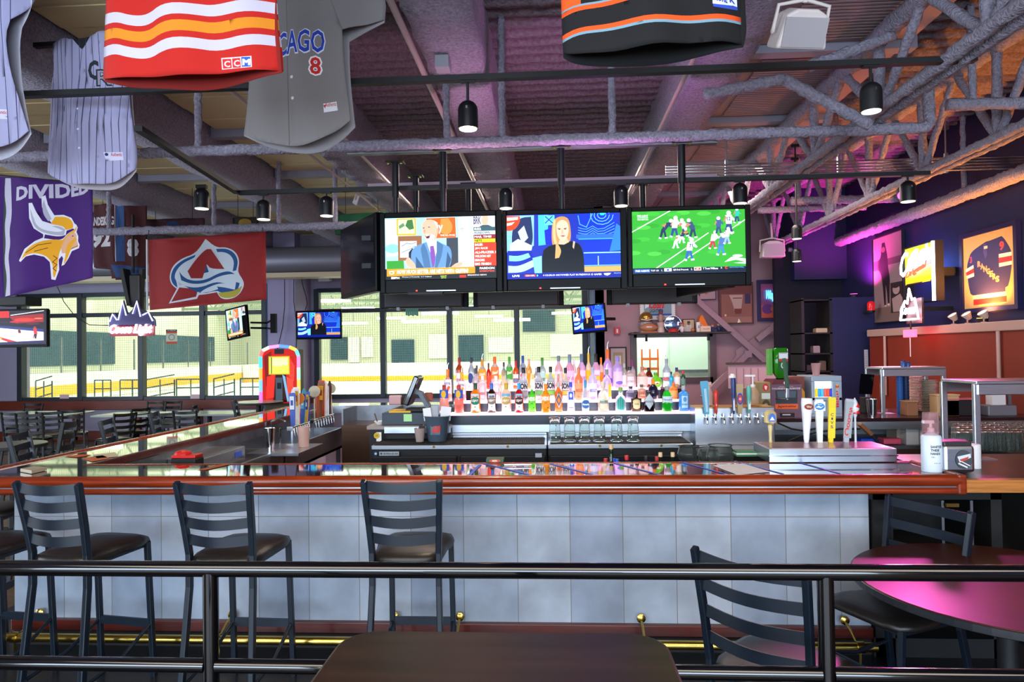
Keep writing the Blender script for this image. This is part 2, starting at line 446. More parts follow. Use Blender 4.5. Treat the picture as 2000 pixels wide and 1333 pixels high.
# electrical conduits beside the beams
cond = mat('painted_conduit', '9b8a86', .5)
def tubething(name, pts, r, m, label, cat, **k):
    g = k.pop('group', None)
    return tag(MB().tube(pts, r, k.pop('n', 8), **k).build(name, m, smooth=True), label, cat, g)
z = 3.86
def cpx(px, py, zz): return PZ(px, py, zz)
c1 = thing('conduit', 'thin pinkish conduit with grey junction box running along the beam left of centre', 'conduit', (-.93, 1.5, 3.88))
MB().tube([(0, 0, 0), (0, 12, 0)], .022).build('pipe', cond, c1, smooth=True)
b = PZ(865, 128, 3.84); MB().cb((b.x+.93, b.y-1.5, -.03), (.1, .12, .09)).build('junction_box', mat('box_grey', '8e8b93', .5), c1, bev=.005)
tubething('conduit', [(1.04, 1.5, 3.88), (1.04, 13, 3.88)], .018, cond, 'thin pinkish conduit running beside the beam right of the centre television', 'conduit')
tubething('conduit', [(-1.96, 1.5, 3.86), (-1.96, 13, 3.86)], .018, cond, 'thin conduit beside the beam left of the hanging televisions', 'conduit')
tubething('conduit', [(-2.48, 1.5, 3.86), (-2.48, 13, 3.86)], .015, cond, 'slim conduit above the left spotlights along the panel edge', 'conduit')
# ---- sprayed pipes with hangers
def spipe(name, pts, r, drops, label, ztop=4.4):
    t = thing(name, label, 'pipe', pts[0]); o = Vector(pts[0])
    MB().tube([Vector(p)-o for p in pts], r, 14, jit=r*.16, step=.035).build('pipe', spray, t, smooth=2)
    for (x, y, z) in drops:
        MB().tube([Vector((x, y, z))-o, Vector((x, y, ztop))-o], .028, 8, jit=.006, step=.04).build('hanger', spray, t, smooth=2)
    return t
Yp = 5.25
L = lambda px, py, Y=Yp: P(px, py, Y)
a, b, c = L(-120, 324), L(640, 292), L(1806, 259)
zc = L(1000, 276).z
spipe('sprayed_pipe', [(a.x, Yp, zc), (c.x, Yp, zc), (c.x+.06, Yp+.04, zc+.05), (c.x+.08, Yp+.1, zc+.4)], .042,
      [(L(872, 200).x, Yp, zc), (L(1195, 200).x, Yp, zc), (L(387, 280).x, Yp, zc), (L(980, 200).x, Yp+.02, zc)],
      'long grey sprayed sprinkler pipe crossing above the three televisions')
zc2 = P(430, 447, 8.4).z
spipe('sprayed_pipe', [(P(184, 456, 8.4).x, 8.4, zc2), (P(740, 437, 8.4).x, 8.4, zc2)], .05,
      [(P(q, 420, 8.4).x, 8.4, zc2) for q in (213, 418, 545, 655)], 'sprayed pipe on the left holding the crimson flag')
# ---- trusses on the right
def truss(name, X, zb, zt, y0, y1, pitch, label, r=.055):
    t = thing(name, label, 'truss', (X, y0, zb)); D = y1-y0
    for dx in (-.05, .05):
        MB().tube([(dx, 0, 0), (dx, D, 0)], r*.75, 10, jit=.01, step=.05).build('lower_chord', spray, t, smooth=2)
    MB().tube([(0, 0, zt-zb), (0, D, zt-zb)], r*1.3, 10, jit=.012, step=.06).build('upper_chord', spray, t, smooth=2)
    n = int(D/pitch)
    for k in range(n):
        y = (k+.5)*pitch
        for e in (-pitch*.5, 0, pitch*.5):
            MB().tube([(0, y, 0), (0, y+e, zt-zb)], .034 if e else .04, 8, jit=.006, step=.05).build('web_bar', spray, t, smooth=2)
    return t
truss('sprayed_truss', 2.42, 3.5, 4.05, 2.0, 12.2, 1.25, 'grey sprayed roof truss running back just right of the televisions')
truss('sprayed_truss', 3.72, 3.5, 4.28, 3.0, 12.2, 1.15, 'sprayed roof truss glowing orange beside the navy wall')
tt = thing('truss_brace', 'sprayed diagonal bracing bars beneath the roof left of the large dark spotlight', 'brace', (1.5, 5, 4.2))
for p, q in (((1375, 185), (1530, 155)), ((1530, 155), (1700, 245)), ((1580, 130), (1745, 70))):
    A = P(*p, 4.9); B = P(*q, 4.9); MB().tube([A-Vector((1.5, 5, 4.2)), B-Vector((1.5, 5, 4.2))], .04, 9, jit=.008, step=.04).build('brace_bar', spray, tt, smooth=2)
spipe('sprayed_pipe', [P(1850, 205, 5.4), P(2080, 200, 5.4)], .045, [P(1900, 204, 5.4)], 'short sprayed pipe crossing between the right trusses')
spipe('sprayed_pipe', [P(1545, 393, 9.5), P(1945, 383, 9.5)], .055, [P(1560, 393, 9.5), P(1700, 390, 9.5)], 'orange lit sprayed pipe above the navy wall end')
spipe('sprayed_pipe', [P(1480, 411, 9.9), P(1690, 405, 9.9)], .045, [P(1640, 406, 9.9)], 'short sprayed pipe right of the football television')
spipe('sprayed_pipe', [P(1540, 488, 11.5), P(1682, 495, 11.5)], .035, [P(1669, 494, 11.5)], 'lilac lit pipe reaching the navy wall below the trusses')
fuzz = spipe('sprayed_pipe', [(XR-.12, 5.2, 3.5), (XR-.12, 12.2, 3.5)], .075, [(XR-.12, 8, 3.5)], 'thick sprayed duct along the top of the navy wall')
# bright metal conduits across right ceiling
mc = thing('conduit_rack', 'bundle of shiny metal conduits crossing behind the right spotlights', 'conduit', P(1300, 330, 7.2))
for k in range(5):
    A = P(1300, 326+k*5.5, 7.2); B = P(2050, 318+k*5.5, 7.2); MB().tube([(0, 0, A.z-mc.location.z), (B.x-A.x, 0, A.z-mc.location.z)], .011, 8).build('conduit_tube', chrome, mc, smooth=True)
for q in (1420, 1640, 1850):
    A = P(q, 335, 7.2); MB().cb((A.x-mc.location.x, .02, -.02), (.03, .03, .2)).build('strap', steel, mc)
    MB().tube([(A.x-mc.location.x, .02, 0), (A.x-mc.location.x, .02, 4.4-mc.location.z)], .008).build('rod', steel, mc)
# ---- duct on the far left wall
dt = thing('air_duct', 'large round grey air duct with perforated diffuser above the pillar', 'duct', P(470, 512, 13))
x1_ = P(760, 512, 13).x-dt.location.x
MB().tube([(-9.5, 0, 0), (x1_, 0, 0)], .27, 24).build('duct_pipe', mat('galvanised', '8d8c99', .4, .6), dt, smooth=True)
for k in range(8): MB().tube([(-8.5+k*1.2, 0, 0), (-8.46+k*1.2, 0, 0)], .278, 24).build('duct_seam', steeld, dt, smooth=True)
MB().cb(((-9.5+x1_)/2, -.05, -.3), (9.5+x1_, .35, .09)).build('diffuser', mat('cream_diffuser', 'c8b89a', .5), dt)
# ================================================================ the ice rink beyond the windows
rw = mat('rink_wall', 'ccccb8', .8); rwd = mat('rink_dark_glass', '2c4758', .25); ice = mat('rink_floor', 'dfe8de', .35, ns=1, nd=.05)
rk = [struct(MB().box(-24.2, YB+.3, -.2, 22, 52, -.02).build('floor_rink', ice)),
      struct(MB().box(-24.3, YB+.3, 0, -24, 52, 8.4).build('wall_rink_left', rw)),
      struct(MB().box(-24, 51.8, 0, 22, 52, 8.4).build('wall_rink_far', rw)),
      struct(MB().box(21.8, YB+.3, 0, 22, 52, 8.4).build('wall_rink_right', rw)),
      struct(MB().box(-24.3, YB+.3, 8.3, 22, 52, 8.4).build('ceiling_rink', mat('rink_ceiling', 'd8d0a4', .8)))]
def rbox(name, label, cat, m, *bs, group=None):
    o = MB()
    for q in bs: o.box(*q)
    return tag(o.build(name, m), label, cat, group)
bd = thing('rink_boards', 'white rink dasher boards with yellow kick strip beyond the left windows', 'boards', (-20.6, 20, 0))
MB().box(-.1, 0, .0, .1, 31, 1.15).build('board', mat('white_board', 'dfe0d4', .4), bd)
MB().box(.1, 0, .2, .13, 31, .64).build('kick_strip', mat('yellow_strip', 'd9a11c', .4), bd)
for k in range(13): MB().cb((0, k*2.5, 1.9), (.05, .05, 1.5)).build('stanchion', steeld, bd)
for k, (a, b, c, d) in enumerate(((24, 26.5, 1.5, 2.9), (28, 36, 1.4, 3.1), (38.5, 47, 1.4, 3.1), (24, 26.5, .5, 1.05), (28, 36, .5, 1.05))):
    rbox('rink_window', ['dark rink window behind the basketball television', 'wide dark rink window left of the chrome sign', 'dark rink window below the crimson flag', 'low dark opening at the left edge of the rink wall', 'low dark opening in the rink wall under the wide window'][k], 'window', rwd, (-24, a, c, -23.9, b, d))
bf = thing('rink_boards', 'white dasher boards across the far end of the rink', 'boards', (0, 44, 0))
MB().box(-20.4, -.1, 0, 20, .1, 1.15).build('board', MATS['white_board'], bf)
MB().box(-20.4, -.14, 0, 20, -.1, .3).build('kick_strip', MATS['yellow_strip'], bf)
def fx(px, Y): return P(px, 700, Y).x
def fz(py, Y, px=880): return P(px, py, Y).z
for k, (a, b, c, d, mm, lab) in enumerate((
    (632, 665, 655, 700, rwd, 'dark glazed rink window right of the small studio television'), (668, 690, 655, 706, paper, 'white banner on the far rink wall, leftmost of the pair'),
    (694, 718, 655, 696, paper, 'white banner on the far rink wall, right one of the pair'), (755, 800, 662, 735, rwd, 'dark glazed rink window above the register'),
    (830, 872, 652, 700, paper, 'bright white rink window right of the register screen'), (890, 940, 655, 730, rwd, 'dark rink opening behind the tallest bottles on the left'),
    (950, 1000, 660, 690, paper, 'white banner over the middle bottles'), (1020, 1085, 600, 650, rwd, 'dark scoreboard window high on the far rink wall'),
    (1075, 1140, 655, 700, paper, 'bright white rink window behind the lavender bottles'))):
    rbox('wall_banner' if mm is paper else 'rink_window', lab, 'banner' if mm is paper else 'window', mm, (fx(a, 50), 51.6, fz(d, 51), fx(b, 50), 51.8, fz(c, 51)))
lm = mat('rink_lamp', 'fff8e0', .5, emit=3.5)
for k, (q, r) in enumerate(((648, 588), (700, 603), (765, 622), (822, 628), (905, 600), (955, 618), (1000, 625), (1060, 600), (1105, 612), (200, 580), (330, 592), (690, 632), (860, 612), (470, 610))):
    c = P(q, r, 34+(k % 3)*5); t = thing('rink_light', 'bright rink ceiling lamp seen through the %s windows' % ('left' if q < 600 else 'centre'), 'light', (max(c.x, -22.9), c.y, c.z), 0, 'rink ceiling lamps')
    MB().box(-.9, -.3, -.06, .9, .3, .06).build('diffuser', lm, t); MB().tube([(0, 0, .06), (0, 0, 8.3-c.z)], .02, 6).build('rod', steeld, t)
for k in range(7):
    y = 20+k*4.6; t = thing('rink_rafter', 'pale steel roof rafter crossing the rink', 'rafter', (0, y, 4.75), group='rink roof rafters')
    MB().box(-24, -.08, 0, 21.8, .08, .16).box(-24, -.08, 1.3, 21.8, .08, 1.46).build('chord', mat('rafter_paint', '74826f', .6), t)
    q = MB()
    for j in range(22): q.tube([(-24+j*2.08, 0, .08), (-22.96+j*2.08, 0, 1.38), (-21.92+j*2.08, 0, .08)], .05, 5)
    q.build('web', MATS['rafter_paint'], t)
rl = mat('rail_green', '26404a', .5)
for k, (q, ww) in enumerate(((235, 60), (285, 70), (345, 70), (418, 50), (470, 60), (70, 40), (185, 40))):
    A = P(q, 780, 21.0); B = P(q+ww*.8, 780, 21.0); W = B.x-A.x
    t = thing('rink_railing', 'dark tubular stair railing beside the rink beyond the left windows', 'railing', (A.x, 21.0, 0), group='railings by the rink')
    for z in (.5, .78, 1.05): MB().tube([(0, 0, z), (W, 0, z+.15*(k % 2))], .022, 6).build('rail', rl, t)
    for j in range(3): MB().tube([(W*j/2, 0, 0), (W*j/2, 0, 1.05)], .022, 6).build('post', rl, t)
# safety netting just outside the glass
net = MB(); yn = YB+.9
x = xa-1
while x < xd+.6: net.box(x, yn, -.2, x+.0042, yn+.004, 3.4); x += .052
z = .5
while z < 3.4: net.box(xa-1, yn, z, xd+.6, yn+.004, z+.0042); z += .052
tag(net.build('safety_netting', mat('net_cord', 'a4b8b8', .8)), 'dark square safety netting hung outside the windows', 'netting', kind='stuff')
# bright lobby beyond the small window
struct(MB().box(wx0-.5, YM+2.2, 0, 7, YM+2.3, 4).build('wall_lobby', mat('lobby_wall', 'cfe0c8', .8)))
struct(MB().box(wx0-.5, YM+.3, -.05, 7, YM+2.2, 0).build('floor_lobby', mat('lobby_floor', 'b9b9a8', .5)))
area('lobby_light', ((wx0+wx1)/2, YM+1.2, 3.6), (0, 0, 0), 3, 1.5, 120, (.9, 1, .92))
lo = thing('lobby_door', 'pale lobby door with push bar beyond the small window', 'door', ((wx0+wx1)/2+.35, YM+2.1, 0))
MB().box(-.05, 0, 0, .9, .06, 2.3).build('door_leaf', mat('lobby_door_paint', 'b9c8b4', .5), lo); MB().box(.1, -.06, 1.3, .8, -.02, 1.36).build('push_bar', steeld, lo)
ls = thing('lobby_stand', 'orange and white slatted stand beyond the small window', 'stand', (wx0+.35, YM+1.6, 0))
for k in range(3): MB().cb((k*.16, 0, .9), (.03, .03, 1.8)).build('upright', mat('orange_paint', 'd9641c', .5), ls)
for k in range(4): MB().cb((.16, 0, 1.0+k*.2), (.36, .02, .05)).build('shelf_bar', MATS['orange_paint'], ls)
# ================================================================ the bar counter (front run, left arm, back run)
D = 3.93; ZB = 1.07
bar = thing('bar_counter', 'long bar with glossy dark top, red oak edge and grey tiled front', 'bar', (0, D, 0))
def loc(v): return (v[0], v[1]-D)
XL0, XL1 = -3.6, -3.14; XE = P(1868, 930, D).x
outer = [(XL0, D), (XE, D), (XE, D+.47), (XL1, D+.47), (XL1, 9.35), (.3, 9.35), (.3, 9.85), (XL0, 9.85)]
MB().prism([loc(q) for q in outer], .03, 'z', ZB-.03).build('counter_top', barglass, bar, bev=.004)
# front edge: two stacked mouldings with a bright bead between them
def mould(z0, z1, out):
    n = 8; pr = [(-.02, z0)]
    for k in range(n+1):
        a = -PI/2+PI*k/n; pr.append((-.02-out*math.cos(a)*1.0, (z0+z1)/2+(z1-z0)/2*math.sin(a)))
    return pr
for nm, z0, z1, o_ in (('edge_moulding', ZB-.055, ZB+.012, .035), ('edge_moulding', ZB-.098, ZB-.06, .025)):
    MB().prism([(a, b) for a, b in mould(z0, z1, o_)], XE-XL0+.05, 'x', XL0-.05).build(nm, wood, bar, smooth=True)
MB().box(XL0-.05, -.03, ZB-.061, XE, .0, ZB-.054).build('edge_bead', steel, bar)
MB().box(XL0, 0, ZB-.1, XE, .06, ZB-.03).build('edge_backing', wood, bar)
MB().box(XE-.02, -.05, ZB-.098, XE+.03, .47, ZB+.012).build('end_moulding', wood, bar, bev=.012)
MB().box(XL0-.05, 0, ZB-.098, XL0, 5.9, ZB+.012).build('outer_moulding', wood, bar, bev=.012)
MB().box(XL1, .47, ZB-.06, XL1+.03, 5.42, ZB+.002).build('inner_moulding', woodd, bar, bev=.01)
MB().box(XL1-.02, .47, ZB-.15, XL1+.02, 5.42, ZB-.06).build('inner_steel_strip', steeld, bar)
MB().box(XL1, .45, ZB-.05, XE, .49, ZB+.004).build('inner_moulding', wood, bar, bev=.01)
MB().box(XL1, 5.38, ZB-.1, .3, 5.42, ZB-.0).build('back_steel_strip', steel, bar)
# tiled front: every tile its own piece
YT = 4.08; xt0 = P(28, 1010, YT).x; xt1 = P(1697, 1010, YT).x
bar_core = MB().box(xt0, .17, .14, xt1, .25, ZB-.05).box(-3.3, .25, 0, -3.2, 5.9, ZB-.05).box(-3.3, 5.5, 0, .3, 5.58, ZB-.05).build('bar_wall', mat('bar_wall_paint', 'a99fb0', .6, ns=2, nd=.05), bar)
tilem = [mat('grey_tile_%d' % k, c, .42, ns=3.5, nd=.24, bump=.06, bs=15) for k, c in enumerate(('8a94a2', '808a9a', '929aa6'))]
seams = [28, 125, 218, 315, 407, 505, 603, 701, 802, 905, 1010, 1113, 1216, 1320, 1427, 1534, 1640, 1697]
zr = [P(1000, 1216, YT).z, P(1000, 1113, YT).z, P(1000, 1010, YT).z, ZB-.06]
for i, (a, b) in enumerate(zip(seams, seams[1:])):
    xa1, xb1 = P(a, 1010, YT).x, P(b, 1010, YT).x
    for j in range(3):
        MB().box(xa1+.0015, YT-D, zr[j]+.0015, xb1-.0015, YT-D+.02, zr[j+1]-.0015).build('tile', tilem[(i*5+j*3) % 3], bar, bev=.002)
MB().box(xt0, .1515, .14, xt1, .172, ZB-.06).build('grout', mat('tile_grout', '6f6a64', .9), bar)
MB().box(xt0, .12, .11, xt1, .2, zr[0]).build('base_board', woodd, bar, bev=.006)
MB().box(xt0, .15, 0, xt1, .25, .11).build('kick_plate', blackm, bar)
for k in range(3): MB().box(xt0-.02+k*.0, .25+k*1.9, .0, xt0+.0, .25+k*1.9+1.85, ZB-.06).build('side_panel', MATS['bar_wall_paint'], bar)
# right end: open black frame under the counter, raw pine extension
xr = P(1960, 960, D+.1).x
fr2 = thing('service_cabinet', 'black open cabinet with wire racks under the right end of the bar', 'cabinet', (xt1, D+.12, 0))
W = xr-xt1
MB().box(0.01, 0, 0, .12, .5, ZB-.1).box(W-.06, 0, 0, W, .5, ZB-.1).box(0, .48, 0, W, .52, ZB-.1).box(0, 0, ZB-.16, W, .5, ZB-.1).box(0, 0, 0, W, .5, .12).build('cabinet_frame', blackm, fr2)
for k in range(2): MB().box(W-.32+k*.16, .02, .5, W-.305+k*.16, .03, .9).build('door_edge', steeld, fr2)
for z in (.35, .6): MB().box(.12, .05, z, W-.06, .48, z+.015).build('shelf', blackm, fr2)
MB().cb((W*.62, -.005, ZB-.19), (.07, .01, .02)).build('latch', brass, fr2)
pe = thing('pine_shelf', 'raw pine shelf joining the right end of the bar', 'shelf', (XE+.03, D, 0))
MB().box(.0, -.03, ZB-.09, 1.9, .02, ZB-.02).build('edge_board', woodl, pe)
MB().box(.0, .02, ZB-.07, 1.9, .9, ZB-.02).build('shelf_top', mat('dark_laminate', '241b1a', .3), pe)
MB().box(.5, .05, 0, .56, .8, ZB-.07).build('support', blackm, pe); MB().box(1.8, .05, 0, 1.86, .8, ZB-.07).build('support', blackm, pe)
# brass foot rail with brackets
fr_ = thing('foot_rail', 'polished brass foot rail along the foot of the bar', 'rail', (0, D-.08, 0))
zf = P(1000, 1257, D-.08).z
MB().tube([(xt0, 0, zf), (P(1712, 1255, D-.08).x, 0, zf)], .025, 16).build('rail_tube', brass, fr_, smooth=True)
for px in (75, 452, 770, 898, 1253, 1652):
    x = P(px, 1225, D+.1).x
    b = MB().tube([(x, .03, zf), (x, .12, zf+.045), (x, .19, zf+.065)], .008, 8)
    b.lathe([(.012, 0), (.026, .004), (.026, .012), (.012, .02)], (x, .2, zf+.07), 12, Matrix.Rotation(PI/2, 3, 'X'))
    b.tube([(x, 0, zf), (x, .0, 0)], .007, 6).tube([(x-.02, 0, zf), (x+.02, 0, zf)], .031, 14)
    b.build('bracket', brass, fr_, smooth=True)
# blue tape lines laid across the bar top, papers and menus
tape = mat('blue_tape', '2b57c8', .5)
for k, (p, q, lab) in enumerate((((938, 908), (915, 930), 'short blue tape strip left of the green coaster box'), ((942, 905), (1040, 929), 'blue tape strip crossing the bar top beside the pen'),
        ((1075, 906), (1165, 929), 'blue tape strip on the bar in front of the glass mugs'), ((1200, 905), (1290, 928), 'blue tape strip in front of the wine corks'),
        ((1328, 902), (1420, 927), 'blue tape strip left of the white paper sheet'), ((1435, 901), (1530, 926), 'blue tape strip passing under the white paper sheet'),
        ((1555, 902), (1640, 925), 'blue tape strip in front of the steel drip tray'))):
    A = PZ(*p, ZB+.002); B = PZ(*q, ZB+.002)
    tag(MB().bar([A, B], .02, .0006, (1, 0, 0)).build('tape_strip', tape), lab, 'tape', 'tape strips on the bar top')
def sheet(name, pts, z, m, label, cat, th=.0012, group=None):
    v = [PZ(a, b, z) for a, b in pts]; return tag(MB().prism([(q.x, q.y) for q in v], th, 'z', z).build(name, m), label, cat, group)
sheet('paper_sheet', [(1393, 910), (1450, 906), (1504, 922), (1440, 928)], ZB+.003, paper, 'large white paper sheet lying on the bar left of the steel drip tray', 'paper')
men = [mat('menu_orange', 'b8551e', .5), mat('menu_pale', 'b9ab93', .5)]
sheet('menu_card', [(386, 918), (442, 906), (449, 908), (400, 919)], ZB+.003, men[0], 'orange menu card lying on the front bar between two stools', 'menu')
sheet('menu_card', [(40, 922), (66, 917), (92, 919), (62, 926)], ZB+.003, men[1], 'stacked menu cards on the left corner of the bar', 'menu', .02)
sheet('menu_card', [(182, 889), (225, 884), (232, 892), (190, 896)], ZB+.003, men[1], 'pale menu card on the bar corner nearer the chrome strip', 'menu')
sheet('menu_card', [(160, 896), (200, 890), (215, 896), (180, 902)], ZB+.003, men[0], 'orange menu card left of the pale one on the left arm', 'menu')
sheet('menu_card', [(125, 892), (160, 888), (180, 889), (150, 894)], ZB+.003, men[0], 'small orange card farthest back on the left arm', 'menu')
# ================================================================ ladder back chairs and stools
def ladder_seat(name, label, cat, sh, th, wt, ws, slats=4, group=None, ring=True, dep=.42, sm=None, vm=None):
    """seat height sh, overall height th, back width at top wt, at seat ws. Faces +Y"""
    sm = sm or stoolm; vm = vm or vinyl
    t = thing(name, label, cat, (0, 0, 0), 0, group); yb = -dep/2; rake = .07
    for s in (-1, 1):
        pts = [(s*ws*.56, yb-.07, 0), (s*ws*.53, yb-.035, sh*.4), (s*ws*.5, yb, sh*.8), (s*ws*.5, yb, sh), (s*(ws*.6+wt*.4)/2, yb-rake*.35, sh+(th-sh)*.4), (s*wt/2, yb-rake, th-.01), (s*wt/2, yb-rake-.005, th)]
        MB().bar(pts, .028, .034).build('back_post', sm, t, bev=.005)
        MB().bar([(s*ws*.52, -yb+.02, 0), (s*ws*.5, -yb-.02, sh-.04)], .028, .028).build('front_leg', sm, t, bev=.004)
    for k in range(slats):
        z = sh+(th-sh)*(.93-k*(.72/max(3, slats-1 if slats > 2 else 3))); f = (z-sh)/(th-sh); hw = (ws*.5*(1-f)+wt*.5*f)-.008
        y = yb-rake*f; pts = [(-hw+2*hw*i/8, y-.035*math.sin(PI*i/8)-.0, z-.008*math.sin(PI*i/8)) for i in range(9)]
        MB().bar(pts, .006, .05, (0, 1, 0)).build('slat', sm, t, smooth=True)
    # padded seat
    hw, hd = ws*.5+.015, dep/2+.02; n = 24; ring_ = []
    def outl(sc):
        o = []
        for i in range(n):
            a = 2*PI*i/n; c, s_ = math.cos(a), math.sin(a); r = (abs(c)**5+abs(s_)**5)**(-1/5)
            x = c*r*hw*(1.06 if s_ > 0 else .97); o.append((x*sc, s_*r*hd*sc))
        return o
    lay = [(1, 0), (1.03, .012), (1.0, .032), (.85, .046), (.5, .052), (.05, .053)]; vs = []; fs = []
    for sc, z in lay: vs += [(x, y, sh-.05+z) for x, y in outl(sc)]
    for i in range(len(lay)-1):
        for k in range(n): fs.append((i*n+k, i*n+(k+1) % n, (i+1)*n+(k+1) % n, (i+1)*n+k))
    fs.append(tuple(range(n))[::-1]); fs.append(tuple(len(vs)-n+k for k in range(n)))
    MB().add(vs, fs).build('seat', vm, t, smooth=2)
    f = MB().box(-hw+.02, yb, sh-.07, hw-.02, yb+.02, sh-.05).box(-hw+.02, -yb-.04, sh-.07, hw-.02, -yb-.02, sh-.05)
    for s in (-1, 1): f.box(s*(ws*.5-.012)-.01, yb, sh-.07, s*(ws*.5-.012)+.01, -yb-.02, sh-.05)
    f.build('seat_frame', sm, t)
    z1, z2 = (sh*.36, sh*.22) if ring else (sh*.35, sh*.35)
    MB().bar([(-ws*.51, -yb, z1+.02), (ws*.51, -yb, z1+.02)], .012, .045, (0, 1, 0)).build('stretcher', sm, t)
    for s in (-1, 1): MB().tube([(s*ws*.51, -yb, z1+.02), (s*ws*.53, 0, (z1+z2)/2-.02), (s*ws*.53, yb-.04, z2)], .01, 8).build('stretcher', sm, t, smooth=True)
    if ring: MB().tube([(-ws*.53, yb-.04, z2), (-ws*.3, yb-.08, z2-.01), (ws*.3, yb-.08, z2-.01), (ws*.53, yb-.04, z2)], .01, 8).build('stretcher', sm, t, smooth=True)
    return t
st = ladder_seat('bar_stool', 'dark ladder back bar stool, leftmost of the three complete ones', 'stool', .81, 1.175, .37, .33, 4, 'bar stools along the bar')
def place(o, px, Y, rz): A = P(px, 960, Y); o.location = (A.x, Y+.26, 0); o.rotation_euler = (0, 0, rz)
place(st, 114, 3.24, -.16)
q = dup(st, label='dark ladder back bar stool, middle one of three before the tiles'); place(q, 425, 3.24, -.05)
q = dup(st, label='dark ladder back bar stool, rightmost of three before the tiles'); place(q, 786, 3.28, .0)
q = dup(st, label='bar stool cut by the left edge of the picture'); q.location = (P(-60, 1000, 3.4).x, 3.55, 0); q.rotation_euler = (0, 0, -.1)
q = dup(st, label='bar stool at the left end of the tiled front, mostly hidden behind another'); q.location = (-3.78, 4.35, 0); q.rotation_euler = (0, 0, -1.45)
# stools along the outer side of the left arm: only backs show above the counter
for px, Y, lab in ((112, 5.2, 'dark stool back rising behind the left arm, nearest of its row'), (222, 6.3, 'dark stool back rising behind the left arm, second of its row'), (310, 7.1, 'dark stool back rising behind the left arm, third of its row'),
                   (545, 9.0, 'dark stool beside the game cabinet behind the left arm')):
    q = dup(st, label=lab, group='stools on the far side of the left arm'); q.location = (-4.12, Y+.25, 0); q.rotation_euler = (0, 0, -1.25)
q = dup(st, label='dark ladder back stool beside the round high table near the game cabinet', group='stools on the far side of the left arm'); q.location = (P(500, 780, 10.9).x, 11.3, 0); q.rotation_euler = (0, 0, PI)
# dining furniture on the left
ch = ladder_seat('dining_chair', 'dark ladder back chair, rightmost of the row by the left wood post', 'chair', .47, .88, .38, .36, 4, 'dining chairs on the left', ring=False, sm=mat('brown_black_metal', '0d0a09', .45))
spots = [(640/4.44, 11.7, .5, 'dark ladder back chair, rightmost of the row by the left wood post'), (470/4.44, 11.4, .4, 'dark ladder back chair, second from the left wood post'),
         (310/4.44, 11.0, .35, 'dark ladder back chair, third from the left wood post'), (190/4.44, 11.3, .3, 'dark ladder back chair farther left at the small window table'),
         (200/4.44, 12.9, PI, 'dark ladder back chair against the window at far left'),
         (990/4.44, 10.8, 1.2, 'brown ladder back chair at the left end of the long window table'), (1120/4.44, 11.8, 1.3, 'brown ladder back chair at the long table, just right of the end one'),
         (1290/4.44, 13.1, PI, 'chair on the window side of the long table, left one'), (1430/4.44, 13.2, PI, 'chair on the window side of the long table, right one'),
         (1490/4.44, 11.0, .0, 'dark chair on the near side of the long table, left one'), (1665/4.44, 11.3, .1, 'dark chair on the near side of the long table, right one'),
         (1830/4.44, 12.2, -1.3, 'dark chair at the right end of the long table')]
for k, (px, Y, rz, lab) in enumerate(spots):
    q = ch if k == 0 else dup(ch, label=lab); q.location = (P(px, 800, Y).x, Y, 0); q.rotation_euler = (0, 0, rz)
big = dup(ch, label='large near ladder back chair cut by the left edge above the bar corner'); big.location = (-5.6, 7.1, 0); big.rotation_euler = (0, 0, 1.9); big.scale = (1.15, 1.15, 1.25)
tabm = mat('grey_laminate', 'a9b3a8', .22); 
def table(name, label, loc_, sx, sy, h, round_=False, m=None, leg=None, rz=0, edge=None):
    t = thing(name, label, 'table', (loc_[0], loc_[1], 0), rz); m = m or tabm; leg = leg or blackm
    if round_:
        MB().lathe([(sx, h-.035), (sx+.004, h-.03), (sx+.004, h-.005), (sx, h)], n=64).build('tabletop', m, t)
        MB().lathe([(sx+.0, h-.038), (sx+.007, h-.034), (sx+.007, h-.006), (sx+.0, h-.003)], n=64, cap=False).build('edge_band', edge or blackm, t)
    else:
        MB().cb((0, 0, h-.02), (sx, sy, .035)).build('tabletop', m, t, bev=.012)
    MB().lathe([(.04, .02), (.04, h-.04)], n=14).build('pedestal', leg, t, smooth=True)
    MB().box(-.3, -.035, 0, .3, .035, .03).box(-.035, -.3, 0, .035, .3, .03).build('foot', leg, t, bev=.008)
    return t
table('dining_table', 'long pale grey dining table by the window, nearer half', (P(1160/4.44, 812, 12).x, 12.0), 1.1, .8, .76)
table('dining_table', 'long pale grey dining table by the window, farther half', (P(1160/4.44, 812, 12).x+1.37, 12.1), 1.6, .8, .76)
table('dining_table', 'small grey table among chairs at the far left', (P(75, 800, 12).x, 12.1), 1.5, .75, .78)
table('high_table', 'round pale high table in front of the game cabinet', (P(505, 790, 10.6).x, 10.6), .37, .37, 1.05, True)
table('high_table', 'small dark high table cut by the left edge near the bar', (P(-5, 850, 6.6).x, 6.8), .3, .3, .9, True, m=mat('grey_top', '6d6a60', .3))
# ================================================================ foreground: guard railing, tables, chairs
YG = 2.28
gr = thing('guard_railing', 'glossy black pipe railing with two rails across the foreground', 'railing', (0, YG, 0))
zt_, zl_ = P(1000, 1115, YG).z, P(1000, 1309, YG).z
MB().tube([(-2.6, 0, zt_), (2.6, 0, zt_)], .0265, 24).build('top_rail', blackg, gr, smooth=True)
pxs = [P(412, 1200, YG).x, P(1613, 1200, YG).x]
for a, b in ((-2.6, pxs[0]-.02), (pxs[0]+.02, pxs[1]-.02), (pxs[1]+.02, 2.6)):
    MB().tube([(a, 0, zl_), (b, 0, zl_)], .0235, 24).build('lower_rail', blackg, gr, smooth=True)
for x in pxs:
    MB().tube([(x, 0, 0), (x, 0, zt_-.01)], .026, 24).build('post', blackg, gr, smooth=True)
    MB().lathe([(.06, 0), (.06, .012), (.03, .016)], (x, 0, 0), 16).build('floor_flange', blackg, gr)
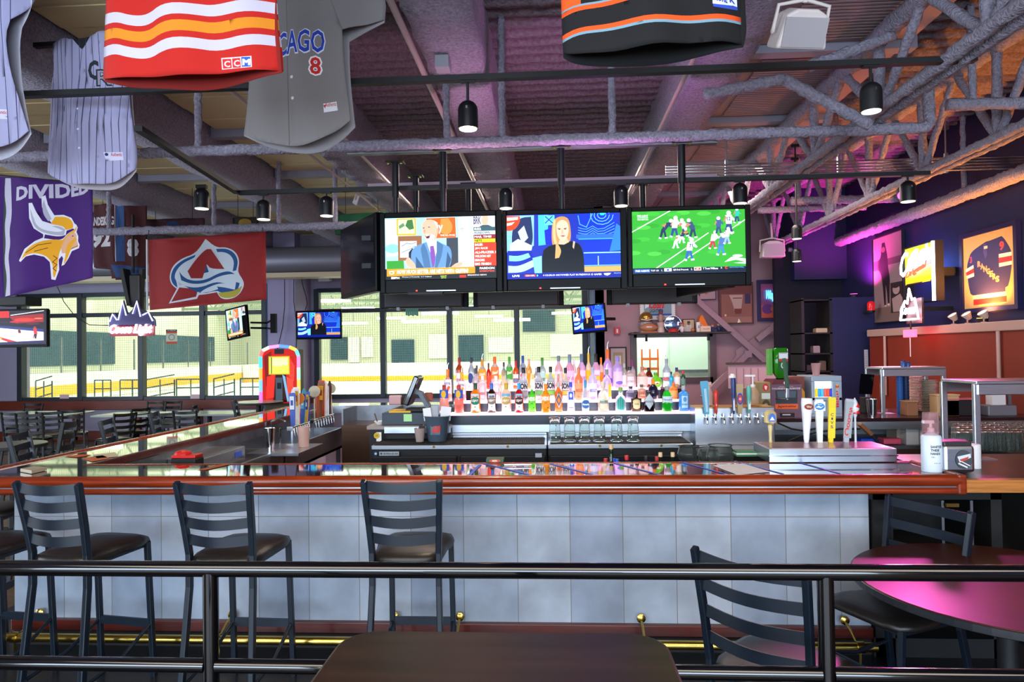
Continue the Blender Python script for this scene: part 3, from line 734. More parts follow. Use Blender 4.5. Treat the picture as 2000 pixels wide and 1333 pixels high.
# near high table, rounded rectangle
ht = thing('high_table', 'dark brown rounded square high table at the bottom centre', 'table', (P(965, 1240, 1.5).x, 1.36, 0))
o_ = []
for cx, cy, a0 in ((.31, .31, 0), (-.31, .31, 90), (-.31, -.31, 180), (.31, -.31, 270)):
    for k in range(9): a = math.radians(a0+90*k/8); o_.append((cx+.1*math.cos(a), cy+.1*math.sin(a)))
ztab = P(960, 1233, 1.77).z
MB().prism(o_, .035, 'z', ztab-.035).build('tabletop', mat('walnut_laminate', '2c1c13', .32, ns=2, nd=.3, stretch=(1, 10, 1)), ht, bev=.008)
MB().lathe([(.05, .02), (.05, ztab-.04)], n=16).build('pedestal', blackm, ht, smooth=True)
MB().lathe([(.3, 0), (.29, .02), (.06, .04)], n=24).build('foot', blackm, ht)
q = dup(st, label='stool back post poking up beside the near high table, bottom left', group=None)
q.location = (P(525, 1260, 1.6).x-.2, 1.25, 0); q.rotation_euler = (0, 0, -PI*.62); q.scale = (1, 1, .88); del q['group']
# round table and its chairs at right
rt = table('round_table', 'round dark mahogany table glowing pink at the right edge', (1.95, 3.1), .6, .6, .76, True, m=mat('mahogany_laminate', '3a1712', .3, ns=2, nd=.25), edge=mat('edge_rubber', '191b20', .4))
cw = ladder_seat('dining_chair', 'dark ladder back chair with curved slats left of the round table', 'chair', .5, .97, .46, .42, 4, 'chairs at the round table', ring=False)
def chair_at(o, pa, Ya, pb, Yb):
    A = P(pa[0], pa[1], Ya); B = P(pb[0], pb[1], Yb); d = (B-A); a = math.atan2(d.y, d.x)
    c = (A+B)/2; n = Vector((-math.sin(a), math.cos(a), 0)); c = c+n*.28; o.location = (c.x, c.y, 0); o.rotation_euler = (0, 0, a)
chair_at(cw, (1352, 1080), 2.88, (1582, 1140), 2.55)
q = dup(cw, label='dark ladder back chair behind the round table under the bar end'); chair_at(q, (1915, 1015), 3.5, (1757, 980), 3.9)
q.location.x -= .05; q.rotation_euler.z += 0
# ================================================================ the television cluster above the bar
Yt = 5.2
tvb = mat('tv_bezel', '040406', .35, spec=.1); tvback = mat('tv_back', '1d1412', .5)
def tv(name, label, body, act, Y, shapes, frame, th=.08, group=None, lip=True, rz=0, tilt=0):
    c, W, Hh = pxrect(*body, Y); a, w_, h_ = pxrect(*act, Y)
    t = thing(name, label, 'television', (c.x, Y, c.z), rz, group); t.rotation_euler = (tilt, 0, rz)
    ax, az = a.x-c.x, a.z-c.z
    b = MB().box(-W/2, 0, -Hh/2, ax-w_/2, .05, Hh/2).box(ax+w_/2, 0, -Hh/2, W/2, .05, Hh/2).box(ax-w_/2, 0, az+h_/2, ax+w_/2, .05, Hh/2).box(ax-w_/2, 0, -Hh/2, ax+w_/2, .05, az-h_/2)
    b.build('bezel', tvb, t, bev=.006)
    MB().box(-W/2+.01, .045, -Hh/2+.01, W/2-.01, th, Hh/2-.01).box(-W*.32, th, -Hh*.3, W*.32, th+.04, Hh*.3).build('back_shell', tvback, t, bev=.01)
    art('screen', frame, (w_, h_), [('r', '000000', *frame)]+shapes, scr, t, (ax, .004, az))
    if lip:
        MB().box(-W*.12, -.006, -Hh/2+.012, W*.12, 0, -Hh/2+.02).build('logo_plate', mat('logo_grey', '9aa0a8', .3, .8), t)
        MB().cb((-W*.2, -.003, -Hh/2+.018), (.012, .006, .008)).build('power_light', mat('red_led', 'ff1a10', .4, emit=6), t)
    return t
# talk show
S1 = [('r', '9fd8e0', 258, 222, 1130, 720), ('p', 'c9f2f4', [(258, 235), (370, 235), (400, 470), (410, 590), (270, 600)]), ('e', '7fd6c8', 330, 520, 75, 45),
 ('r', 'e8a02c', 372, 226, 565, 395), ('r', 'cfe3a0', 388, 238, 552, 378), ('p', '3f6b3a', [(480, 245), (530, 240), (545, 330), (500, 340), (460, 300)]), ('p', '5a7f5c', [(395, 300), (440, 270), (455, 300), (400, 330)]),
 ('r', '8a5a3a', 385, 400, 620, 640), ('r', 'd5dbe6', 405, 450, 570, 610), ('l', '33404a', 5, [(420, 500), (470, 470), (520, 480), (565, 460)]), ('l', '33404a', 5, [(420, 560), (500, 530), (560, 500)]),
 ('p', 'd9581f', [(665, 232), (950, 228), (956, 425), (690, 430)]), ('p', 'e8843c', [(810, 240), (880, 235), (915, 280), (925, 330), (905, 380), (850, 400), (790, 360)]), ('t', 'f4e6d8', 'y', 783, 300, 828, 385),
 ('t', 'f4ddc8', 'TIME ALL MORE', 800, 392, 946, 410), ('p', '3a3f47', [(862, 428), (975, 425), (990, 712), (862, 712)]), ('r', 'b9d8dc', 975, 222, 1130, 712), ('r', 'e3f0ea', 1018, 222, 1064, 712), ('l', '55656a', 4, [(1000, 345), (1022, 335), (1022, 385)]),
 ('p', '2f8a2a', [(272, 640), (440, 640), (445, 720), (272, 720)]),
 ('p', '1c2733', [(490, 560), (525, 520), (560, 540), (520, 640), (490, 620)]),
 ('p', '5f86ad', [(515, 545), (560, 500), (640, 470), (690, 455), (760, 450), (840, 490), (900, 520), (915, 600), (900, 690), (880, 715), (560, 715), (510, 640)]),
 ('p', '46688c', [(640, 470), (680, 560), (705, 715), (640, 715), (620, 600), (605, 520)]), ('p', '46688c', [(770, 450), (830, 500), (815, 600), (770, 715), (745, 715), (765, 560)]),
 ('p', 'e6e6ea', [(665, 455), (765, 445), (765, 560), (740, 640), (700, 560)]), ('p', '7b4a96', [(700, 505), (735, 500), (755, 600), (740, 700), (722, 712), (705, 620)]),
 ('p', '35506f', [(560, 600), (640, 715), (560, 715)]), ('p', '35506f', [(870, 560), (905, 640), (880, 715), (850, 715)]),
 ('p', 'e0a688', [(620, 300), (640, 260), (680, 243), (730, 246), (770, 270), (785, 320), (775, 400), (750, 450), (700, 475), (665, 455), (640, 400), (625, 350)]),
 ('p', 'd8d0cc', [(655, 392), (700, 380), (745, 400), (740, 450), (700, 472), (665, 450)]), ('p', '5a2220', [(655, 400), (705, 385), (695, 425), (668, 430)]), ('p', 'f2eeea', [(660, 400), (700, 390), (697, 400), (664, 408)]),
 ('p', 'c98a70', [(640, 340), (660, 345), (652, 375), (640, 370)]), ('e', '3a2620', 640, 325, 9, 4), ('e', '3a2620', 693, 318, 10, 4), ('l', 'b9a89c', 5, [(628, 312), (650, 308)]), ('l', 'b9a89c', 5, [(680, 305), (708, 302)]),
 ('p', 'd39474', [(772, 330), (788, 335), (785, 375), (770, 380)]), ('p', 'cfc6c2', [(740, 255), (775, 275), (785, 330), (770, 330), (755, 290)]),
 ('p', 'dba284', [(455, 640), (475, 612), (500, 612), (520, 640), (550, 670), (560, 715), (500, 715), (465, 680)]), ('p', 'dba284', [(900, 715), (940, 680), (985, 665), (1020, 670), (1015, 690), (985, 712)]),
 ('p', 'e08a16', [(272, 720), (1138, 712), (1138, 775), (272, 792)]), ('t', 'fff6e8', 'HOW MUCH BETTER ARE NETS WITH GRIFFIN?', 372, 728, 1072, 772, .04), ('e', 'fff2d8', 320, 757, 26, 16), ('e', 'e08a16', 318, 757, 16, 9), ('l', 'fff2d8', 4, [(290, 742), (360, 738)]),
 ('p', '14181c', [(272, 792), (1138, 775), (1345, 775), (1345, 825), (272, 825)]), ('t', 'e8e8e8', 'ESPN', 315, 797, 396, 818, .05), ('t', 'cfd6d8', 'Women | 4 Kentucky  vs 3 Oakland', 420, 794, 710, 808), ('t', 'c9e060', '5:30 ET', 800, 792, 860, 804), ('t', '9fc040', 'ESPN2', 806, 808, 856, 821), ('r', 'c8281c', 985, 790, 1050, 815), ('t', 'e8d0cc', 'BREAKING NEWS', 1065, 786, 1250, 800),
 ('r', 'cfc3cf', 1124, 212, 1336, 330), ('t', '2f3b50', 'BRK', 1128, 225, 1200, 300), ('p', 'e0a88a', [(1205, 250), (1225, 210), (1262, 212), (1275, 250), (1265, 300), (1240, 325), (1215, 300)]), ('p', '3b4c56', [(1180, 330), (1215, 310), (1270, 310), (1310, 330)]),
 ('r', '35565c', 1128, 330, 1338, 362), ('t', 'ffffff', '0:22', 1134, 335, 1200, 359, .04), ('r', 'cfe8ea', 1128, 366, 1338, 402), ('t', '20262a', 'RUNDOWN', 1136, 373, 1285, 396, .03), ('r', '8e1f38', 1128, 405, 1338, 440), ('t', 'f2e8ea', 'MAIL TIME!', 1136, 412, 1300, 434, .03),
 ('r', 'c4c41c', 1128, 443, 1338, 478), ('t', '30300c', 'NETS', 1138, 450, 1208, 472, .03), ('r', 'dc3a26', 1132, 480, 1345, 706)]
for k, s in enumerate(('BAUER', 'JIM RICE', 'ALI-FRAZIER I', 'WILSON HIT', 'ERRORS', 'BIG FINISH')): S1.append(('t', 'fff2ee', s, 1138, 488+k*37.5, 1138+len(s)*15.6, 512+k*37.5, .03))
S1 += [('r', '1a2326', 1138, 708, 1350, 775), ('t', 'f0f0f0', 'PARDON', 1182, 718, 1326, 740, .05), ('t', 'e04838', 'INTERRUPTION', 1182, 748, 1326, 766, .05)]
# studio presenter
def studio(detail=True):
    s = [('r', '1c2f9c', 1450, 195, 2560, 825), ('p', '7fb8ee', [(1450, 200), (1720, 200), (1715, 500), (1450, 560)]), ('p', '1c2c54', [(1500, 330), (1580, 220), (1690, 215), (1710, 420), (1690, 500), (1500, 520)]),
     ('p', 'b8cff0', [(1560, 360), (1620, 300), (1660, 420), (1600, 480)]), ('p', 'dfe6f4', [(1480, 480), (1560, 430), (1640, 470), (1700, 500), (1690, 545), (1480, 545)]),
     ('p', 'd8401c', [(1450, 200), (1580, 205), (1585, 260), (1540, 330), (1480, 352), (1450, 345)]), ('p', 'f2f2f2', [(1455, 218), (1565, 215), (1560, 240), (1455, 250)]), ('p', 'f2f2f2', [(1453, 275), (1530, 262), (1500, 290), (1453, 300)]),
     ('p', '14249a', [(1455, 545), (1690, 545), (1715, 640), (1640, 700), (1455, 720)]), ('p', '7fe0ee', [(1470, 590), (1560, 600), (1660, 570), (1680, 610), (1580, 650), (1470, 645)]), ('p', 'a9d8ee', [(1460, 690), (1560, 700), (1700, 640), (1720, 700), (1600, 760), (1460, 760)]),
     ('p', '44b0e6', [(1760, 200), (1860, 200), (1850, 490), (1760, 500)]), ('p', '5fe0f0', [(1820, 205), (1920, 205), (1920, 300), (1820, 300)]), ('l', '1c2fa8', 10, [(1830, 215), (1900, 280)]), ('l', '1c2fa8', 10, [(1900, 215), (1830, 280)]), ('p', '1826c8', [(1820, 350), (1890, 330), (1890, 500), (1830, 490)]),
     ('p', '7fe0f4', [(1700, 620), (1790, 600), (1790, 770), (1720, 770)]), ('p', '1430c0', [(2130, 200), (2520, 195), (2560, 800), (2210, 800), (2200, 480)])]
    for r in range(5): s.append(('l', '4fa0ff', 6, [(2150, 330+r*26), (2190, 345+r*24), (2230, 350+r*24), (2290, 320+r*22), (2340, 352+r*22), (2400, 345+r*24), (2500, 290+r*30)]))
    for r in (34, 62, 92): s.append(('l', '5fb4ff', 7, [(2380+r*1.2*math.cos(a*.5), 215+r*math.sin(a*.5)) for a in range(0, 13)]))
    s += [('e', '30d0ff', 2385, 200, 26, 18), ('l', '4fa0ff', 8, [(2150, 215), (2165, 300), (2230, 330), (2290, 200)]), ('r', '2c60d8', 2130, 400, 2500, 440), ('r', '38a0ee', 2150, 440, 2500, 450), ('p', '2c74e4', [(2560, 560), (2450, 570), (2520, 300), (2560, 330)]), ('r', '8fd0ff', 2200, 575, 2560, 586), ('r', '1038c0', 2200, 586, 2560, 700), ('r', '5fb4f4', 2200, 700, 2560, 708), ('r', 'd99a54', 2200, 712, 2560, 765), ('l', 'b4e0ff', 8, [(2340, 615), (2340, 700)])]
    s += [('p', 'b88450', [(1905, 260), (1945, 225), (2010, 215), (2060, 245), (2075, 330), (2080, 420), (2060, 500), (1990, 610), (1930, 628), (1895, 600), (1915, 540), (1890, 480), (1890, 340)]), ('p', 'd9ae78', [(1905, 270), (1930, 240), (1925, 420), (1960, 520), (1990, 600), (1950, 620), (1930, 520), (1900, 430)]),
     ('p', '10141c', [(1795, 560), (1850, 510), (1920, 490), (2060, 460), (2110, 470), (2170, 500), (2200, 600), (2205, 765), (1790, 765)]), ('p', 'e2ac90', [(1975, 430), (2040, 430), (2060, 470), (2010, 495), (1950, 490)]),
     ('p', 'e8b498', [(1935, 300), (1960, 262), (2005, 250), (2045, 275), (2060, 330), (2052, 400), (2025, 450), (1990, 462), (1955, 430), (1938, 370)]), ('p', 'e2ac90', [(2100, 462), (2118, 470), (2105, 540), (2092, 520)]),
     ('p', 'cf9a60', [(1930, 470), (1960, 500), (1985, 560), (1960, 622), (1920, 630), (1925, 560)]), ('l', '50342a', 6, [(1950, 335), (1978, 340)]), ('l', '50342a', 6, [(2010, 340), (2038, 334)]), ('e', '503028', 1965, 345, 9, 4), ('e', '503028', 2024, 344, 9, 4), ('p', 'd89c80', [(1990, 345), (2000, 345), (2006, 385), (1986, 388)]), ('p', 'b0505a', [(1972, 408), (2000, 402), (2028, 408), (2000, 420)]),
     ('p', '081c88', [(1450, 770), (2560, 765), (2560, 825), (1450, 825)])]
    if detail: s += [('t', 'f0f0f0', 'LIVE', 1500, 782, 1570, 802, .04), ('r', 'c03038', 1620, 780, 1730, 802), ('t', 'f4e0e0', 'CIN NFL', 1632, 784, 1720, 799), ('e', '60c0f0', 1745, 792, 8, 10), ('t', 'f0f0f0', '4 CG-IN-30 ON POWER PLAY IN PREVIOUS 15 GAMES', 1800, 782, 2370, 800), ('p', 'e8e8e8', [(2390, 782), (2460, 780), (2450, 796), (2425, 806), (2398, 798)]), ('t', '90c0f0', 'FOLLOW US', 2490, 778, 2560, 788)]
    return s
S2 = studio()
# football
G = [('r', '2f9a2c', 770, 150, 1880, 800)]
for k in range(26):
    x = 780+(k*197) % 1080; y = 180+(k*131) % 520; G.append(('e', ('37a832', '279028', '46b03c')[k % 3], x, y, 70, 22))
for a, b in (((770, 372), (1150, 165)), ((1000, 742), (1520, 395)), ((1160, 742), (1880, 270))): G.append(('l', 'e6f4e0', 9, [a, b]))
def fb(x, y, s, top, leg, lean=0, n=None):
    o = [('p', leg, [(x-14*s, y), (x+14*s, y), (x+26*s, y+62*s), (x+12*s, y+64*s), (x+2*s, y+20*s), (x-14*s, y+66*s), (x-28*s, y+60*s)]),
         ('p', 'eef0f4', [(x+10*s, y+62*s), (x+32*s, y+58*s), (x+34*s, y+70*s), (x+12*s, y+72*s)]), ('p', 'eef0f4', [(x-30*s, y+58*s), (x-14*s, y+64*s), (x-18*s, y+76*s), (x-36*s, y+68*s)]),
         ('p', top, [(x-22*s+lean, y-52*s), (x+20*s+lean, y-54*s), (x+20*s, y+6*s), (x-18*s, y+6*s)]), ('p', top, [(x+16*s+lean, y-50*s), (x+42*s+lean, y-20*s), (x+34*s+lean, y-12*s), (x+10*s, y-30*s)]), ('p', 'b07858', [(x-20*s+lean, y-48*s), (x-36*s+lean, y-14*s), (x-28*s+lean, y-10*s), (x-12*s, y-34*s)]),
         ('e', 'f2f4f6', x+lean*1.3, y-66*s, 15*s, 15*s, 12)]
    if n: o.append(('t', '2c3a70', n, x-12*s+lean, y-40*s, x+12*s+lean, y-16*s, .04))
    return o
for a in ((1080, 350, 1.3, '1c3254', '18294a', 60), (1190, 330, 1.4, 'f0f0f0', '24407a', 10), (1290, 340, 1.2, 'e8e8ee', '1c3254', -20), (1370, 350, 1.3, '2c4468', '1c3254', -30), (1200, 470, 1.0, 'eef0f2', 'e8e8ee', 50), (1330, 560, 1.5, 'f2f2f2', '2c5a9c', 20, '71'), (1560, 470, 1.2, 'ece8ee', 'b03040', 20), (1620, 330, 1.2, '3a5280', '2c4468', 0), (1720, 300, 1.5, 'f2eef0', '2c3c70', 0, '12'), (1800, 230, 1.0, '2ca890', '20406a', 0), (1640, 520, 1.4, '4668a0', '3a7ab0', 20), (1700, 430, 1.1, 'e6eaf0', '8fa4c8', 10), (1260, 420, 1.0, '20305a', 'e0e4ea', 30)): G += fb(*a)
G += [('e', 'c07a3c', 1300, 385, 22, 12), ('p', 'eef4ec', [(1670, 690), (1740, 640), (1880, 660), (1880, 690), (1780, 670)]), ('p', 'eef4ec', [(1760, 700), (1880, 690), (1880, 712)]), ('e', 'eef4ec', 1800, 630, 50, 14),
      ('t', 'e8f4e4', 'FREE AGENT', 828, 200, 935, 218), ('t', 'e8f4e4', 'QUARTERBACKS', 828, 222, 935, 236), ('t', 'e8f4e4', 'CAM NEWTON', 828, 240, 935, 254),
      ('r', '0c1a30', 770, 735, 1880, 800), ('r', '2050b0', 790, 745, 945, 780), ('t', 'e8f0ff', 'FREE AGENTS', 803, 753, 938, 772), ('t', 'e0e8f0', 'TOP 101', 952, 753, 1030, 770), ('t', 'e0e8f0', '1.', 1056, 753, 1070, 770), ('r', 'd8dce4', 1084, 740, 1156, 772), ('p', '1c3c8c', [(1120, 744), (1126, 752), (1136, 754), (1128, 760), (1132, 769), (1120, 764), (1109, 769), (1112, 760), (1104, 754), (1115, 752)]),
      ('t', 'f0f0f0', 'QB Dak Prescott', 1170, 748, 1320, 768), ('t', 'f0f0f0', '2.', 1345, 746, 1358, 764), ('r', 'e8e0c8', 1375, 734, 1445, 768), ('e', 'c8382c', 1410, 751, 30, 13), ('t', 'ffffff', 'SF', 1398, 744, 1422, 758), ('t', 'f0f0f0', 'T Trent Williams', 1462, 740, 1608, 760), ('t', 'f0f0f0', '3.', 1634, 738, 1650, 754), ('e', 'c03828', 1690, 746, 17, 14), ('e', '0c1a30', 1698, 746, 9, 7), ('t', '50a0e0', '3 JAY-Z MCDOWELL', 1715, 738, 1860, 752)]
FR1 = (258, 222, 1345, 825); FR2 = (1450, 195, 2557, 825); FR3 = (775, 165, 1877, 795)
tv('television', 'left of the three front televisions, showing a laughing man in a suit', (742, 413, 981, 572), (752, 424, 969, 545), Yt, S1, FR1)
tv('television', 'middle front television showing a blonde presenter on a blue set', (982, 408, 1225, 567), (990, 418, 1212, 544), Yt, S2, FR2)
tv('television', 'right of the three front televisions, showing a football scrimmage', (1226, 402, 1467, 560), (1235, 411, 1456, 534), Yt, G[:], FR3)
# soundbar and under-tray of the cluster
A = P(830, 571, Yt-.02); MB_ = MB().box(-.13, -.03, -.012, .14, .03, .012)
tag(MB_.build('sensor_bar', blackm, loc=(A.x, Yt-.01, A.z-.01), bev=.004), 'slim black bar clipped under the left front television', 'sensor bar')
# left-facing television of the ring, seen edge-on
A = P(741, 500, Yt); B = P(703, 500, 5.95)
def sidetv(label, ax, ay, bx_, by, zc, h=.62, tilt=.0, nm='television'):
    dx, dy = bx_-ax, by-ay; L_ = math.hypot(dx, dy); t = thing(nm, label, 'television', ((ax+bx_)/2, (ay+by)/2, zc), math.atan2(dy, dx))
    MB().box(-L_/2, -.035, -h/2, L_/2, .035, h/2).build('bezel', tvb, t, bev=.008)
    return t, L_
ztv = P(860, 492, Yt).z
t1, L1 = sidetv('television facing left at the near left corner of the ceiling cluster', A.x-.01, Yt+.06, -1.85, 6.0, ztv+.02)
MB().box(-L1/2+.03, .036, -.27, L1/2-.03, .04, .27).build('screen', mat('dark_screen', '0a0c14', .1), t1); MB().box(-L1/2+.1, -.09, -.22, L1/2-.1, -.035, .22).build('back_shell', tvback, t1, bev=.01)
for k, (x0_, x1_, lab) in enumerate(((-1.75, -.85, 'rear television of the cluster on the left, back towards the bar'), (-.8, .12, 'rear television of the cluster in the middle, back towards the bar'), (.55, 1.45, 'rear television of the cluster on the right, its underside showing'))):
    t = thing('television', lab, 'television', ((x0_+x1_)/2, 6.9, ztv-.02)); W = x1_-x0_
    MB().box(-W/2, 0, -.3, W/2, .05, .3).build('bezel', tvb, t, bev=.008); MB().box(-W/2+.05, -.07, -.3, W/2-.05, 0, .2).build('back_shell', tvback, t, bev=.015)
    MB().box(-W/2+.03, .051, -.26, W/2-.03, .054, .26).build('screen', MATS['dark_screen'], t)
    for s in (-.25, .25): MB().cb((s, -.08, -.31), (.03, .06, .03)).build('foot_block', mat('grey_clip', '8a8a90', .4), t)
t3, L3 = sidetv('television facing right at the right end of the ceiling cluster', 1.42, 5.5, 1.2, 6.5, ztv+.02)
MB().box(-L3/2+.03, -.04, -.27, L3/2-.03, -.036, .27).build('screen', MATS['dark_screen'], t3)
# ceiling poles and channel
ps = thing('mount_frame', 'black steel frame joining the backs of the ring of televisions', 'mount', (-.3, 5.35, ztv))
MB().box(-1.2, -.03, -.1, 1.4, .0, -.06).box(-1.2, -.03, .12, 1.4, .0, .16).build('cross_bar', blackm, ps)
MB().box(-1.2, 1.42, -.1, 1.4, 1.45, -.06).build('cross_bar', blackm, ps); 
for x in (-.9, 0, .9): MB().box(x-.02, 0, -.1, x+.02, 1.42, -.06).build('tie_bar', blackm, ps)
for k, (px, Y, lab) in enumerate(((866, 5.32, 'black ceiling pole above the left front television'), (1097, 5.32, 'black ceiling pole above the middle front television'), (1332, 5.32, 'black ceiling pole above the right front television'),
    (773, 5.75, 'black ceiling pole at the left corner of the television ring'), (812, 6.6, 'short black pole farther back on the left of the ring'), (915, 6.85, 'rear black pole left of the centre spotlight'), (1255, 6.85, 'rear black pole above the right front television'))):
    x = P(px, 380, Y).x; zt_p = zc-.04 if Y < 5.5 else P(px, 318 if k == 3 else 345 if k == 4 else 360, Y).z
    t = thing('ceiling_pole', lab, 'pole', (x, Y, ztv+.1), group='poles carrying the televisions')
    MB().tube([(0, 0, 0), (0, 0, zt_p-ztv-.1)], .022, 12).build('pole_tube', black, t, smooth=True)
    MB().tube([(0, 0, zt_p-ztv-.4), (0, 0, zt_p-ztv-.1)], .03, 12).build('sleeve', black, t, smooth=True)
    MB().cb((0, 0, zt_p-ztv-.1), (.15, .1, .012)).build('top_plate', blackm, t)
    for s in (-.055, .055): MB().cb((s, -.03, zt_p-ztv-.11), (.018, .018, .012)).build('bolt', brass, t)
sc_ = thing('strut_channel', 'pale steel strut channel just under the sprayed pipe', 'channel', (P(680, 300, 5.32).x, 5.32, zc-.05))
MB().box(0, -.03, 0, P(1400, 290, 5.32).x-sc_.location.x, .03, .02).build('channel', steeld, sc_)
sc_ = thing('strut_channel', 'pale painted channel behind the lower lighting track', 'channel', (P(720, 370, 6.9).x, 6.9, P(1000, 362, 6.9).z))
MB().box(0, -.03, 0, P(1400, 370, 6.9).x-sc_.location.x, .03, .05).build('channel', mat('pink_channel', 'a48e9a', .5), sc_)
# ================================================================ lighting tracks and spotlights
def track(label, pts, g=None):
    t = thing('light_track', label, 'track', pts[0]); o = Vector(pts[0])
    MB().bar([Vector(p)-o for p in pts], .035, .05, (0, 0, 1)).build('rail', blackm, t); return t
Y1, Y2 = 4.2, 5.9
z1, z2 = P(1000, 150, Y1).z, P(1000, 362, Y2).z
track('long black lighting track crossing high above the bar', [(P(-150, 190, Y1).x, Y1, z1), (P(1905, 122, Y1).x, Y1, z1)])
track('black lighting track above the televisions', [(P(466, 382, Y2).x, Y2, z2), (P(1815, 348, Y2).x, Y2, z2)])
A = PZ(270, 251, z2); track('black lighting track running back from the left jerseys to the spotlights', [(P(466, 382, Y2).x, Y2-.03, z2), tuple(A)])
lensm = mat('lamp_lens', 'ffe9c0', .5, emit=9); lensd = mat('lamp_lens_dim', 'cfc4b0', .5, emit=2.2)
spots = [(914, 225, Y1, z1, 1, 'lit black spotlight on the upper track above the left television'), (1701, 190, Y1, z1, 2, 'large unlit black spotlight at the right end of the upper track'),
 (394, 388, Y2-.3, z2, 0, 'black spotlight left of the other two beyond the grey jersey'), (515, 410, Y2, z2, 0, 'black spotlight in the middle of the left three'), (638, 403, Y2, z2, 0, 'black spotlight nearest the left of the television ring'),
 (988, 388, Y2, z2, 0, 'black spotlight between the left and middle televisions'), (1213, 383, Y2, z2, 0, 'black spotlight between the middle and right televisions'), (1445, 378, Y2, z2, 0, 'black spotlight above the right edge of the football television'), (1773, 374, Y2, z2, 0, 'black spotlight at the right end of the lower track'),
 (1556, 453, 8.6, None, 0, 'small black spotlight above the white camera'), (1556, 498, 9.2, None, 0, 'small black spotlight with a coiled cable beside the white camera')]
for k, (px, py, Y, zt_s, lit, lab) in enumerate(spots):
    c = P(px, py, Y); t = thing('spotlight', lab, 'spotlight', (c.x, Y, c.z), group='track spotlights'); r = .062
    h = .088
    prof = [(r, -h), (r, h*.35)]+[(r*math.cos(a), h*.35+r*.95*math.sin(a)) for a in (.3, .6, .9, 1.2, 1.45)]
    MB().lathe([(r-.004, -h+.004)]+prof, n=24, cap=True).build('housing', black if lit != 2 else blackm, t, smooth=True)
    MB().lathe([(.001, -h-.001), (r-.008, -h-.0015), (r-.008, -h+.002)], n=24).build('lens', lensm if lit == 1 else lensd, t)
    top = (zt_s-c.z) if zt_s else 4.3-c.z
    MB().tube([(0, 0, h*.35+r*.8), (0, 0, top)], .009, 8).build('stem', blackm, t); MB().cb((0, 0, top-.012), (.09, .034, .03)).build('track_adapter', blackm, t)
    MB().cb((0, -r-.002, .03), (.012, .006, .016)).build('screw', chrome, t)
    l = bpy.data.lights.new('spot_lamp', 'SPOT'); l.energy = 50 if lit == 1 else (26 if lit == 0 else 0); l.color = (1, .82, .55); l.spot_size = 1.3; l.spot_blend = .5; l.shadow_soft_size = .03
    if lit != 2: lo_ = bpy.data.objects.new('spot_lamp', l); C.objects.link(lo_); lo_.location = (c.x, Y, c.z-h-.03)
# added uplights that suggest the coloured glow over the kitchen side and bar
def disc(x, y, z, col, power, label):
    c = Vector((x, y, z+.05)); t = thing('added_uplight', label, 'lamp', c, group='added glow lamps')
    MB().lathe([(.05, -.05), (.06, 0)], n=16).build('housing', blackm, t); MB().lathe([(.05, .001), (.05, .004)], n=16).build('lens', mat('lens_'+col, col, .4, emit=4), t)
    l = bpy.data.lights.new('added_uplight_lamp', 'SPOT'); l.energy = power; l.color = lin(col); l.spot_size = 2.6; l.spot_blend = .8; l.shadow_soft_size = .05
    o = bpy.data.objects.new('added_uplight_lamp', l); C.objects.link(o); o.location = c+Vector((0, 0, .03)); o.rotation_euler = (PI, 0, 0)
disc(.35, Yt+.135, ztv+.16, 'c080c0', 42, 'violet glow lamp added on the television frame, centre')
disc(-.7, Yt+.135, ztv+.16, 'c090a8', 30, 'pink glow lamp added on the television frame, left')
disc(4.66, 7.7, 2.03, 'ff9c3c', 150, 'amber glow lamp added on the beige ledge above the rust wall')
disc(4.5, 10.47, P(1600, 582, 10.4).z, 'f040c0', 190, 'magenta glow lamp added on top of the navy partition')
disc(4.66, 6.2, 2.03, 'ff9a38', 120, 'amber glow lamp added on the ledge near the right edge')
sl_ = thing('added_pink_lamp', 'small black lamp with magenta lens added under the right truss', 'lamp', (3.6, 7.2, 3.36)); dv = Vector((1.78, 3.2, .76))-Vector((3.6, 7.2, 3.36)); qm = dv.to_track_quat('-Z', 'Y')  # added lamp that throws pink onto the round table
Mq = qm.to_matrix(); MB().lathe([(.05, -.07), (.055, .05), (.03, .09)], n=16, M=Mq).build('housing', blackm, sl_, smooth=True); MB().lathe([(.001, -.072), (.046, -.073), (.046, -.07)], n=16, M=Mq).build('lens', mat('lens_magenta', 'ff30b0', .4, emit=5), sl_); MB().tube([(0, 0, .05), (.06, 0, .16)], .01).build('clamp', blackm, sl_)
l = bpy.data.lights.new('added_pink_light', 'SPOT'); l.energy = 230; l.color = (1, .1, .55); l.spot_size = .42; l.spot_blend = .8; l.shadow_soft_size = .12
o = bpy.data.objects.new('added_pink_light', l); C.objects.link(o); o.location = Vector((3.6, 7.2, 3.36))+dv.normalized()*.09; o.rotation_euler = qm.to_euler()
